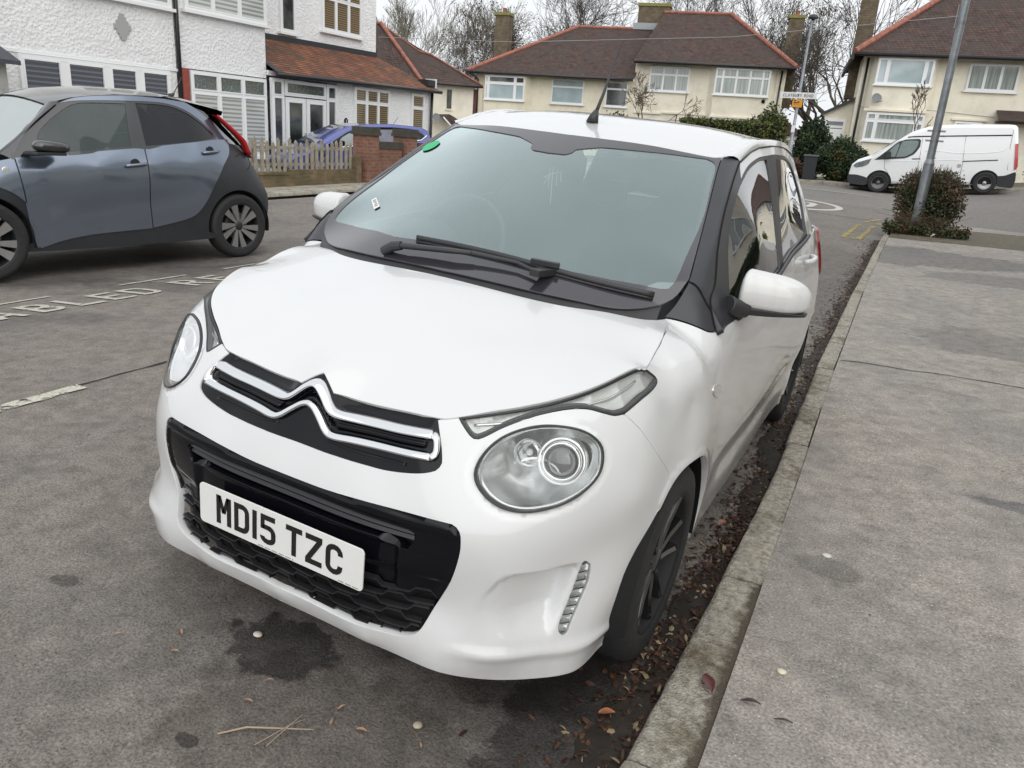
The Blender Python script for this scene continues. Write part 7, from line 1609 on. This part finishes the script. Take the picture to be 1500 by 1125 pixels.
def tree_obj(name,label,loc,seed,height,spread=1.0,r0=.18,levels=5,nb=3,mat=None,group=None,leaves=None,nleaf=0,leafsize=.06,lean=0,up=.5,gnarl=.18,minr=.006,cat='tree',trunk_frac=.28,ratio=.72,rot=0):
    root=empty(name,loc,(0,0,rot)); tag(root,label,cat,group)
    segs,tips=grow(seed,height,spread,r0,levels,nb,up,lean,gnarl,trunk_frac,ratio)
    tr=MB(); cr=MB()
    for pts,rads,lv in segs:
        (tr if lv<=1 else cr).tube(pts,[max(x,minr) for x in rads],7 if lv<=1 else (4 if lv==2 else 3),cap=False)
    tr.build('trunk',mat or BARK,root,smooth=True); cr.build('crown',mat or BARK,root,smooth=False)
    if leaves:
        r=random.Random(seed+1); V=[];F=[]
        for i in range(nleaf):
            t=r.choice(tips); p=t+Vector((r.gauss(0,.22),r.gauss(0,.22),r.gauss(0,.22))); a=Vector((r.gauss(0,1),r.gauss(0,1),r.gauss(0,1))).normalized()*leafsize*r.uniform(.5,1.3); b_=a.orthogonal().normalized()*leafsize*.5
            k=len(V); V+=[tuple(p),tuple(p+a*.5+b_),tuple(p+a),tuple(p+a*.5-b_)]; F.append((k,k+1,k+2,k+3))
        mesh_obj('leaves',V,F,leaves,root,False)
    return root
def copy_tree(root,loc,label,rot,sc,group=None):
    c=root.copy(); COL.objects.link(c); c.location=loc; c.rotation_euler=(0,0,rot); c.scale=(sc,sc,sc); c['label']=label
    for ch in list(root.children):
        d=ch.copy(); COL.objects.link(d); d.parent=c
    return c
GT='bare winter trees behind the roofs'
Z0=.3
t1=tree_obj('bare_tree','tall bare tree with clinging dark leaves, left of the leftmost chimney of the cream pair',(-30.8,62,Z0),11,16,1.0,.26,6,3,BARK,GT,LDK,1100,.14,minr=.010)
t2=tree_obj('bare_tree','wide bare tree rising directly behind the lower cream roof',(-24,60,Z0),12,18,1.0,.30,5,4,BARK,GT,minr=.011)
t3=tree_obj('bare_tree','slim upright pale bare tree seen over the roof left of centre',(-60,85,Z0),23,22,.55,.22,6,3,BARKP,GT,minr=.018,up=.9)
t4=tree_obj('bare_tree','large dark branching bare tree between the two cream buildings, above the far lamp post',(-4.6,52,Z0),31,15,.9,.26,5,3,BARK,GT,minr=.013,up=.7)
t5=tree_obj('bare_tree','second dark bare tree close behind the far lamp post, leaning right',(-3.0,50,Z0),35,13,.9,.24,5,3,BARK,GT,minr=.012,lean=.12,up=.7)
cps=[(t3,(-54.5,86,Z0),1.2,1.0,'pale bare tree just right of the slim upright one, above the grey roof'),(t2,(-17.5,64,Z0),2.2,1.0,'bare tree behind the middle of the cream pair, left of the big chimney stack'),(t1,(-27.5,58,Z0),3.0,.80,'low bare tree with dark clinging leaves beside the left chimney'),(t2,(-33,70,Z0),4.1,.70,'short bare tree at the far left end of the cream pair'),(t4,(-9.3,58,Z0),1.9,1.0,'bare tree behind the right end of the taller cream roof'),(t5,(-1.6,58,Z0),2.8,1.05,'bare tree just left of the right-hand house chimney'),(t2,(3.5,62,Z0),.7,.95,'bare tree showing above the right-hand house hip'),(t1,(-8,66,Z0),5,1.1,'bare tree far behind the gap between the cream buildings'),(t4,(-13.5,66,Z0),.4,1.1,'bare tree over the ridge of the taller cream roof'),(t5,(-5.6,56,Z0),.9,.95,'thin bare tree left of the far lamp post in the gap'),(t1,(-38,66,Z0),1.1,.72,'small bare tree low over the cream house behind the white one')]
for src,loc,rot,sc,lab in cps: copy_tree(src,loc,lab,rot,sc)
tree_obj('small_tree','small bare garden tree with forked branches in front of the cream pair',(-12.1,38.2,.3),41,4.9,1.25,.075,5,3,BARKR,None,minr=.011,trunk_frac=.42,up=.3,gnarl=.15,ratio=.62)
tree_obj('sapling','thin upright sapling in front of the bay window of the right-hand house',(.75,33,.4),44,4.9,.5,.035,4,3,BARKR,None,minr=.009,trunk_frac=.5,up=.6,ratio=.5)
def leaf_cloud(sampler,n,size,seed,flat=.5):
    r=random.Random(seed); V=[];F=[]
    for i in range(n):
        p=sampler(r); a=Vector((r.gauss(0,1),r.gauss(0,1),r.gauss(0,1))).normalized()*size*r.uniform(.6,1.3); b_=a.orthogonal().normalized(); b_.rotate(Matrix.Rotation(r.uniform(0,6.28),3,a)); b_*=size*.38
        k=len(V); V+=[tuple(p),tuple(p+a*.5+b_),tuple(p+a),tuple(p+a*.5-b_)]; F.append((k,k+1,k+2,k+3))
    return V,F
def multi_leaves(name,sampler,n,size,seed,mats,weights,parent):
    V,F=leaf_cloud(sampler,n,size,seed); r=random.Random(seed+9)
    # clumped choice of leaf tone
    mi=[]
    for f in F:
        p=V[f[0]]; h=math.sin(p[0]*7.1+seed)+math.sin(p[1]*6.3)+math.sin(p[2]*8.7+p[0]*3); t=(h/3+1)/2*.6+r.random()*.4; c=0;acc=0
        for i,w_ in enumerate(weights):
            acc+=w_
            if t<=acc: c=i; break
        else: c=len(weights)-1
        mi.append(c)
    return mesh_obj(name,V,F,None,parent,False,mats,mi)
def ell(cx,cy,cz,rx,ry,rz,lump=.12,shell=.55,sd=0):
    def f(r):
        u=Vector((r.gauss(0,1),r.gauss(0,1),r.gauss(0,1))).normalized(); k=(shell+(1-shell)*r.random())*(1+lump*math.sin(u.x*5+sd)*math.cos(u.z*4+sd*2)+lump*.6*math.sin(u.y*9+u.z*7+sd))
        return Vector((cx+u.x*rx*k,cy+u.y*ry*k,max(cz+u.z*rz*k,cz-rz*.9)))
    return f
def core(name,cx,cy,cz,rx,ry,rz,mat,parent):
    mb=MB(); V=[];n,m_=14,9; r=random.Random(2)
    for i in range(m_+1):
        for j in range(n):
            a=math.pi*i/m_; b_=2*math.pi*j/n; k=1+.08*math.sin(5*b_+i); V.append((cx+rx*k*math.sin(a)*math.cos(b_),cy+ry*k*math.sin(a)*math.sin(b_),cz+rz*math.cos(a)))
    F=[(i*n+j,i*n+(j+1)%n,(i+1)*n+(j+1)%n,(i+1)*n+j) for i in range(m_) for j in range(n)]; return mesh_obj(name,V,F,mat,parent,True)
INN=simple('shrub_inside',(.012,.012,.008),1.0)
def shrub(name,label,loc,r3,n,size,mats,weights,seed,cat='bush',lump=.14,stems=0,group=None):
    root=empty(name,loc); tag(root,label,cat,group); rx,ry,rz=r3
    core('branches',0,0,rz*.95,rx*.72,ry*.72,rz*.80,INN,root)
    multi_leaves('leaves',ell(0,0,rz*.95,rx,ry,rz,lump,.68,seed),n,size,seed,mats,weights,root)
    if stems:
        mb=MB(); r=random.Random(seed)
        for i in range(stems):
            a=r.uniform(0,6.28); e=r.uniform(.3,1.0); p0=Vector((rx*.3*math.cos(a),ry*.3*math.sin(a),rz*.3)); p1=Vector((rx*e*math.cos(a)*1.02,ry*e*math.sin(a)*1.02,rz*.95+rz*(1.05+.22*r.random())*math.sqrt(max(0,1-e*e*.8)))); mid=(p0+p1)/2+Vector((r.gauss(0,.06),r.gauss(0,.06),.05)); mb.tube([p0,mid,p1],[.008,.005,.0025],3)
            for k in range(3):
                t=.5+.16*k; q=p0.lerp(p1,t); mb.tube([q,q+Vector((r.gauss(0,.08),r.gauss(0,.08),r.uniform(.02,.14)))],[.004,.002],3)
        mb.build('twigs',BARKR,root)
    return root
# bush round the big lamp post
bz=pz(1.3,14.3)
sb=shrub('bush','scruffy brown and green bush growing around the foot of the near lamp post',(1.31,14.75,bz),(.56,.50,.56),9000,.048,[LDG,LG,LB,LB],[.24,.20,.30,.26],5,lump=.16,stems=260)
multi_leaves('ground_leaves',lambda r:Vector((r.uniform(-.62,.72),r.uniform(-.85,-.4),r.uniform(0,.16)+max(0,r.gauss(0,.04)))),2600,.045,6,[LRD,LG,LB],[.45,.30,.25],sb)
mb=MB(); r_=random.Random(8)
for i in range(110): 
    x=r_.uniform(-.45,.35); y=r_.uniform(-.72,-.55); mb.tube([(x,y,.0),(x+r_.gauss(0,.08),y-.05,r_.uniform(.15,.3)),(x+r_.gauss(0,.18),y-.08,r_.uniform(.2,.45))],[.005,.004,.002],3)
mb.build('dry_grass_stems',LB,sb)
# lamp posts
GALV=simple('galvanised_steel',(.26,.28,.30),.42,metal=.65,var=.25,vscale=6,bump=.2,bscale=60)
lpst=empty('lamp_post',(1.19,14.3,zgf(1.2,14.3)+.05)); tag(lpst,'tall galvanised grey lamp post rising out of the bush by the kerb','lamp post')
mb=MB(); mb.tube([(0,0,-.1),(0,0,1.25)],.085,20); mb.tube([(0,0,1.25),(0,0,1.32)],[.085,.064],20); mb.tube([(0,0,1.32),(0,0,7.5)],[.064,.058],20); mb.build('column',GALV,lpst,smooth=False,auto=40)
mb=MB()
for z_ in (1.62,1.78): mb.tube([(0,0,z_-.012),(0,0,z_+.012)],.068,20); mb.box((.10,-.03,z_),(.08,.02,.03)); mb.box((-.10,-.03,z_),(.08,.02,.03))
mb.tube([(0,0,3.45),(0,0,3.48)],.066,20); mb.box((-.085,-.03,3.55),(.012,.02,.34)); mb.build('bracket',STEEL,lpst)
mb=MB(); mb.box((.55,0,7.5),(1.1,.12,.08)); mb.build('lantern',GALV,lpst)
fl2=empty('lamp_post',(-2.62,24,.25)); tag(fl2,'slim grey lamp post carrying the road name sign and orange notice','lamp post')
mb=MB(); mb.tube([(0,0,-.1),(0,0,1.45),(0,0,1.5),(0,0,4.78)],[.07,.07,.045,.035],14); mb.build('column',GALV,fl2,smooth=False,auto=40)
mb=MB(); mb.lathe([(.03,-.06),(.06,-.02),(.14,.0),(.14,.04),(.10,.10),(.001,.12)],20,M=Matrix.Translation((.02,0,4.80))); mb.build('lantern',simple('lantern_black',(.03,.03,.035),.4),fl2,smooth=True)
mb=MB(); mb.span((-.05,-.078,1.95-.25),(.05,-.055,2.15-.25)); mb.build('number_label',UPVC,fl2)
def letters_mesh(txt,glyphs,cw,ch,gap,M,mat,parent,name='lettering',depth=.002,space=.6):
    mb=MB(); x=0; tot=0
    for c in txt: tot+=(cw*space if c==' ' else cw*(.45 if c=='I' else 1))+gap
    x=-(tot-gap)/2
    for c in txt:
        if c==' ': x+=cw*space+gap; continue
        w_=cw*(.45 if c=='I' else 1)
        for P in glyphs[c]: mb.prism([(x+px*w_,(py-.5)*ch) for px,py in P],0,depth,M=M)
        x+=w_+gap
    return mb.build(name,mat,parent)
sg=empty('street_name_sign',(-2.62,23.93,2.98),(0,0,0)); tag(sg,'white road name plate with grey lettering high on the far lamp post','sign')
mb=MB(); mb.span((-.53,-.015,-.085),(.50,0,.085)); mb.build('plate',simple('sign_white',(.72,.73,.72),.5),sg,bevel=.004); mb=MB(); mb.tube([(-.0,.03,-.03),(0,.03,.03)],.05,10); mb.build('bracket',STEEL,sg)
Msg=Matrix(((1,0,0,-.015),(0,0,-1,-.016),(0,1,0,0),(0,0,0,1)))
INK2=simple('sign_ink',(.06,.065,.07),.6); letters_mesh('CLAYBURY ROAD',GLYR,.052,.085,.016,Msg,INK2,sg)
on_=empty('notice',(-2.63,23.94,2.77)); tag(on_,'small orange notice with black pictograms under the road name plate','sign')
mb=MB(); mb.span((-.14,-.01,-.115),(.14,0,.105)); mb.build('plate',simple('notice_orange',(.70,.30,.01),.5),on_)
mb=MB(); Mo=Matrix(((1,0,0,0),(0,0,-1,-.012),(0,1,0,0),(0,0,0,1))); mb.prism([(-.10,-.01),(-.01,-.01),(-.01,.03),(-.10,.03)],0,.003,M=Mo); mb.prism([(.03+.03*math.cos(a),.025+.03*math.sin(a)) for a in np.linspace(0,6.28,12,endpoint=False)],0,.003,M=Mo); mb.prism([(-.10,.055),(-.04,.055),(-.04,.085),(-.10,.085)],0,.003,M=Mo); mb.prism([(-.10,-.05),(.10,-.05),(.10,-.045),(-.10,-.045)],0,.003,M=Mo); mb.build('pictograms',INK2,on_)
# hedges and shrubs across the road
def zfar(x): return zgf(x,29.8)+.1
shrub('hedge','rounded dark green hedge with orange berries beside the nose of the van',(-1.85,31.4,zfar(-1.8)),(.98,.8,.80),9000,.085,[LDG,LG,LO],[.50,.30,.20],14,'hedge')
shrub('shrub','tall dark conifer shrub right behind the far lamp post',(-3.3,33.6,zfar(-3.3)),(.72,.7,1.22),6500,.12,[LDG,LG],[.6,.4],15,'shrub')
shrub('hedge','low reddish brown hedge left of the wheelie bin',(-3.7,31.6,zfar(-3.6)),(.6,.5,.42),2600,.08,[LRD,LB,LO],[.5,.3,.2],16,'hedge')
hb=empty('hedge',(-6.8,36,.4)); tag(hb,'long clipped green hedge in front of the taller cream semi','hedge')
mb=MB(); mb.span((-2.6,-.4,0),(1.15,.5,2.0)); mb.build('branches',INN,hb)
multi_leaves('leaves',lambda r:(lambda u:Vector((r.uniform(-2.7,1.3),-.48+r.gauss(0,.05),r.uniform(0,2.15))) if u<.4 else (Vector((r.uniform(-2.7,1.3),r.uniform(-.45,.55),2.08+r.gauss(0,.06))) if u<.75 else Vector((1.25+r.gauss(0,.06),r.uniform(-.45,.55),r.uniform(0,2.15)))))(r.random()),7500,.11,17,[LG,LY,LDG],[.4,.3,.3],hb)
shrub('shrub','loose yellow-green shrub poking above the long hedge near the sign',(-5.55,36.6,.4),(.85,.7,1.42),4500,.13,[LG,LY,LDG],[.4,.25,.35],18,'shrub',.25,30)
shrub('shrub','low dark shrub under the right bay window of the right-hand house',(-.3,33.5,zfar(0)),(.9,.6,.55),2600,.09,[LDG,LG],[.5,.5],19,'shrub',.2,60)
shrub('shrub','untidy green shrub at the right edge behind the van tail',(4.9,31.6,zfar(4.6)),(.8,.6,.55),2600,.09,[LG,LY,LB],[.4,.3,.3],20,'shrub',.2,20)
shrub('shrub','small dark shrub growing by the lower cream semi wall',(-15.6,43.6,.4),(1.3,.6,1.30),2500,.16,[LDG,LB],[.5,.5],21,'shrub',.25,60)
shrub('hedge','large dark hedge on the near side, seen only mirrored in the side windows',(5.9,11.5,.1),(1.0,3.8,1.25),9000,.11,[LDG,LG],[.6,.4],22,'hedge')
bn_=empty('wheelie_bin',(-2.82,30.9,zfar(-2.8))); tag(bn_,'black wheelie bin standing left of the berry hedge','wheelie bin')
mb=MB(); mb.box((0,0,.45),(.42,.5,.82),taper=1.15); mb.build('body',CLAD,bn_); mb=MB(); mb.span((-.27,-.34,.865),(.27,.31,.93)); mb.tube([(-.2,.33,.9),(.2,.33,.9)],.02,8); mb.build('lid',simple('bin_lid',(.10,.105,.11),.5),bn_,bevel=.01)
mb=MB(); 
for s in(1,-1): mb.lathe([(.001,.03),(.10,.03),(.10,-.03),(.001,-.03)],16,M=Matrix.Translation((s*.2,.26,.10))@Matrix.Rotation(math.radians(90),4,'Y'))
mb.build('wheels',RUBBER,bn_)
wp=empty('gate_post',(3.42,17.9,.25)); tag(wp,'white gate post at the right edge of the pavement','gate post'); mb=MB(); mb.span((-.10,-.15,-.2),(.4,.15,.95)); mb.build('post',UPVC,wp,bevel=.01)
pk=MB(); V=[(0,0,0),(.10,.02,.05),(.16,.0,.02),(.08,-.04,.06),(.03,.03,.07)]; pk.add(V,[(0,1,4),(1,2,3),(1,3,4),(0,4,3)]); tag(pk.build('litter',UPVC,None,loc=(1.45,13.95,pz(1.45,13.3)+.01)),'crumpled white paper litter under the bush','litter')
# overhead phone wire
tag(tubeo('phone_wire',[(1.2,40,7.5),(-8,37,6.2),(-17,33,5.4),(-24,28,5.0)],.011,simple('wire_grey',(.35,.35,.36),.6),None,5),'thin pale overhead wire crossing in front of the cream roofs','wire')
# ---- leaf litter along the gutter
LL1=leaf_mat('rotting_leaves',[(.018,.010,.007),(.05,.022,.014),(.11,.05,.025)],.55); LL2=leaf_mat('pale_debris',[(.12,.085,.045),(.26,.20,.12),(.36,.30,.2)],.7); LL3=leaf_mat('moss',[(.03,.04,.012),(.06,.07,.02),(.10,.10,.03)],.9)
r=random.Random(77); V=[];F=[];mi=[]
def curl(p,L_,w_,ang,tilt,cu):
    a=Vector((math.cos(ang),math.sin(ang),tilt)).normalized(); b_=Vector((-math.sin(ang),math.cos(ang),r.gauss(0,.35))).normalized(); up_=a.cross(b_); k=len(V)
    for t,wd in ((0,.15),(.3,.9),(.65,1.0),(1,.1)):
        q=p+a*L_*t+up_*cu*math.sin(t*3.1); V.extend([tuple(q+b_*w_*wd*.5),tuple(q+up_*cu*.3),tuple(q-b_*w_*wd*.5)])
    for i in range(3):
        for j in range(2): F.append((k+i*3+j,k+i*3+j+1,k+(i+1)*3+j+1,k+(i+1)*3+j))
    return 6
for i in range(17000):
    t=r.random()**(2.1 if i%2 else 1.1); y=-.35+13.5*t
    if y<3: dens=1
    dist=abs(r.gauss(0,.055 if y<3 else .07))*(1.0 if r.random()<.8 else 2.0); x=kerbx(y)-.006-dist
    if y>1.9 and r.random()<.35: continue
    z=zgf(x,y)+.004+max(0,.030-dist*.4)*r.random()*(1 if y<2.2 else .5); u=r.random(); k=0 if u<.70 else (1 if u<.82 else 2)
    if y<2.5 and k==2 and r.random()<.7: k=0
    s=r.uniform(.010,.034) if k!=2 else r.uniform(.006,.014); n=curl(Vector((x,y,z)),s,s*r.uniform(.12,.6),r.uniform(0,6.28),r.gauss(0,.3),s*r.uniform(-.2,.3)); mi+= [k]*n
o=mesh_obj('leaf_litter',V,F,None,None,False,[LL1,LL2,LL3],mi); o['kind']='stuff'; o['label']='rotting brown leaves and twigs banked in the gutter against the kerb'; o['category']='leaf litter'
# soil bed under the litter
V2=[];F2=[]; ys2=np.arange(-.6,13.2,.05); rr=random.Random(4)
for y in ys2:
    w_=.085+.03*math.sin(y*3.1)+.025*math.sin(y*7.7)+rr.uniform(-.012,.012)
    for k,(u,h) in enumerate([(0,.022),(.35,.020),(.7,.011),(1,.0015)]): x=kerbx(y)+.001-u*w_; V2.append((x,y,zgf(x,y)+h*(1 if y<2.5 else .5)+rr.uniform(0,.003)+.001))
for i in range(len(ys2)-1):
    for k in range(3): F2.append((i*4+k,i*4+k+1,(i+1)*4+k+1,(i+1)*4+k))
o=mesh_obj('gutter_silt',V2,F2,simple('silt',(.022,.017,.012),.8,bump=.8,bscale=60,var=.5,vscale=20),None,True); o['kind']='stuff'; o['label']='dark silt in the gutter along the kerb'; o['category']='silt'
# scattered chaff on road and pavement
V=[];F=[];mi=[]
for i in range(1500):
    if r.random()<.55: x=r.uniform(-3.5,.8); y=r.uniform(-1.0,2.5) if r.random()<.6 else r.uniform(-1,8); z=zgf(x,y)+.003
    else: x=r.uniform(1.08,3.6); y=r.uniform(-.6,8); z=pz(x,y)+.003
    if x<.8 and x>-.8 and y>.1 and y<3.5: continue
    s=r.uniform(.003,.014)*(.6 if r.random()<.7 else 1.3); n=curl(Vector((x,y,z)),s,s*r.uniform(.15,.5),r.uniform(0,6.28),0,s*.1); mi+=[1 if r.random()<.6 else 0]*n
o=mesh_obj('chaff',V,F,None,None,False,[LL1,LL2],mi); o['kind']='stuff'; o['label']='tiny scraps of twig and leaf scattered over the asphalt'; o['category']='chaff'
def single(name,label,x,y,z,L_,w_,ang,col,cu=.01,tilt=.0,rough=.5,cat='leaf'):
    n=14; V_=[];F_=[]
    for i in range(n+1):
        t=i/n; wd=math.sin(math.pi*min(1,t*1.02+.0))**.75*(1-.25*t)*w_/2
        for s_,hh in ((-1,.5),(-.5,.12),(0,0),(.5,.12),(1,.5)): V_.append(((t-.5)*L_,s_*wd,cu*math.sin(t*2.8)+hh*cu*.8+tilt*t*L_))
    for i in range(n):
        for j in range(4): F_.append((i*5+j,i*5+j+1,(i+1)*5+j+1,(i+1)*5+j))
    m=MATS.get(name+str(col)) or simple(name+str(col),col,rough,var=.35,vscale=40,bump=.3,bscale=80); o=mesh_obj(name,V_,F_,m,None,True,loc=(x,y,z)); o.rotation_euler=(0,0,ang); tag(o,label,cat); return o
zr=lambda x,y:zgf(x,y)+.004
zp=lambda x,y:pz(x,y)+.004
single('fallen_leaf','dark red fallen leaf lying on the nearest kerb stone',.992,.533,zp(1.05,.53)+.004,.075,.036,math.radians(-62),(.11,.030,.032),.008,0,.35)
single('fallen_leaf','dark purple curled leaf on the pavement right of the red leaf',1.101,.524,zp(1.1,.52),.050,.016,math.radians(12),(.05,.02,.022),.008)
single('fallen_leaf','second dark curled leaf, rightmost by the kerb',1.185,.50,zp(1.18,.5),.045,.010,math.radians(10),(.06,.03,.025),.006)
single('fallen_leaf','orange brown leaf on the gutter litter by the front tyre',.785,.36,zr(.78,.36)+.012,.045,.024,math.radians(30),(.33,.13,.05),.008)
single('fallen_leaf','pale orange leaf under the rear part of the gutter litter',.80,1.55,zr(.8,1.55)+.02,.05,.03,math.radians(70),(.28,.13,.07),.01)
def pebble(label,x,y,z,s,col,sx=1,name='pebble'):
    mb=MB(); V=[];n,m_=12,7; r=random.Random(int(abs(x*1000)))
    for i in range(m_+1):
        for j in range(n):
            a=math.pi*i/m_; b_=2*math.pi*j/n; k=1+r.uniform(-.06,.06); V.append((s*sx*k*math.sin(a)*math.cos(b_),s*k*math.sin(a)*math.sin(b_),s*.45*math.cos(a)))
    F=[(i*n+j,i*n+(j+1)%n,(i+1)*n+(j+1)%n,(i+1)*n+j) for i in range(m_) for j in range(n)]
    m=MATS.get('peb'+str(col)) or simple('peb'+str(col),col,.7,var=.1); o=mesh_obj(name,V,F,m,None,True,loc=(x,y,z+s*.2)); tag(o,label,'pebble'); return o
pebble('cream bean-shaped pebble on the road left of the oil patch',-.133,.091,zr(-.133,.09),.011,(.62,.55,.47),1.3)
pebble('tan round stone on the road below the front bumper',.409,.069,zr(.41,.07),.012,(.42,.36,.27))
pebble('pale yellow disc-like chewing gum on the pavement near the red leaf',1.15,.697,zp(1.15,.7)-.003,.012,(.66,.64,.48),1.1)
pebble('small white gum spot on the pavement beside the kerb joint',1.183,1.43,zp(1.18,1.43)-.003,.014,(.62,.61,.57),1.2)
mb=MB(); mb.tube([(-.075,-.05,0),(-.03,-.005,.006),(.03,.03,.005),(.10,.075,0)],[.0022,.0025,.002,.001],5); mb.tube([(.045,-.02,.0),(.05,.05,.008),(.045,.10,.0)],[.001,.0013,.0008],4); mb.tube([(.02,-.03,.0),(.05,.05,.008),(.06,.09,.0)],[.001,.001,.0006],4)
tag(mb.build('twig',simple('twig_tan',(.38,.29,.20),.7),None,loc=(.12,-.16,zr(.12,-.16)+.002)),'thin pale twig lying on the road in the foreground','twig')
for i,(x,y,a,L_) in enumerate([(.02,-.02,.5,.018),(.225,.01,1.2,.024),(.235,-.04,2.0,.026),(.31,-.02,.2,.03),(.45,.02,2.4,.02),(-.42,-.12,.8,.02),(-.30,-.02,2.6,.03),(-.25,-.08,.3,.025),(.03,-.10,.1,.026),(-.5,.35,1,.02)]):
    o=single('bark_chip','',x,y,zr(x,y)+.002,L_,L_*.32,a,(.42,.26,.16) if i%2 else (.34,.22,.15),.004,0,.7,'bark chip'); o['label']='small tan bark chip on the tarmac in front of the white car'; o['group']='bark chips scattered in the foreground'
# ================= camera, light =================
cd=bpy.data.cameras.new('camera'); cam=bpy.data.objects.new('camera',cd); COL.objects.link(cam); scene.camera=cam
cd.sensor_width=36; cd.sensor_fit='HORIZONTAL'; cd.lens=36*1121.98444719/1500; cd.clip_end=3000; cd.clip_start=.05
xr=Vector((0.88218417,0.46618613,0.06649493)); dn=Vector((0.20110734,-0.24529383,-0.94836005)); fw=Vector((-0.42580151,0.85000084,-0.31014778))
cam.matrix_world=Matrix(((xr.x,-dn.x,-fw.x,1.23146199),(xr.y,-dn.y,-fw.y,-1.19504113),(xr.z,-dn.z,-fw.z,1.36148131),(0,0,0,1)))
w=bpy.data.worlds.new('World'); scene.world=w; w.use_nodes=True; nt=w.node_tree
for n in list(nt.nodes): nt.nodes.remove(n)
out=nt.nodes.new('ShaderNodeOutputWorld'); bg=nt.nodes.new('ShaderNodeBackground'); sky=nt.nodes.new('ShaderNodeTexSky'); sky.sky_type='NISHITA'; sky.sun_disc=False
SUN_EL=math.radians(38); SUN_ROT=math.radians(135)
sky.sun_elevation=SUN_EL; sky.sun_rotation=SUN_ROT; sky.dust_density=6; sky.air_density=1.0; sky.ozone_density=1
L=nt.links.new
# thick cloud layer: sky colour pulled to grey, even but with broad soft patches
hs=N(nt,'ShaderNodeHueSaturation'); hs.inputs['Saturation'].default_value=.10
L(sky.outputs[0],hs.inputs['Color'])
tc=N(nt,'ShaderNodeTexCoord'); mp=N(nt,'ShaderNodeMapping'); mp.inputs['Scale'].default_value=(1,1,2.2); L(tc.outputs['Generated'],mp.inputs[0])
n1=N(nt,'ShaderNodeTexNoise',Scale=1.6,Detail=5,Roughness=.5); L(mp.outputs[0],n1.inputs['Vector'])
r=ramp(nt,[(.3,(6.5,6.8,7.1)),(.7,(7.3,7.45,7.6))]); L(n1.outputs[0],r.inputs[0])
mx=N(nt,'ShaderNodeMix',data_type='RGBA'); mx.inputs[0].default_value=.85; L(hs.outputs[0],mx.inputs[6]); L(r.outputs[0],mx.inputs[7])
L(mx.outputs[2],bg.inputs[0]); bg.inputs[1].default_value=.12; L(bg.outputs[0],out.inputs[0])
sd=bpy.data.lights.new('sun','SUN'); sd.energy=1.5; sd.angle=math.radians(110); sd.color=(1,.98,.96); so=bpy.data.objects.new('sun',sd); COL.objects.link(so)
# Nishita sun_rotation 0 = +Y, turning towards +X
az=SUN_ROT; dirv=Vector((math.sin(az)*math.cos(SUN_EL),math.cos(az)*math.cos(SUN_EL),math.sin(SUN_EL))); so.rotation_euler=dirv.to_track_quat('Z','Y').to_euler(); so.location=(0,-5,12)
scene.view_settings.view_transform='Standard'; scene.view_settings.look='None'; scene.view_settings.gamma=1; scene.view_settings.use_curve_mapping=False; scene.view_settings.exposure=.33
cy=scene.cycles; cy.max_bounces=8; cy.transparent_max_bounces=16; cy.use_denoising=True; cy.caustics_reflective=False; cy.caustics_refractive=False; cy.sample_clamp_indirect=4
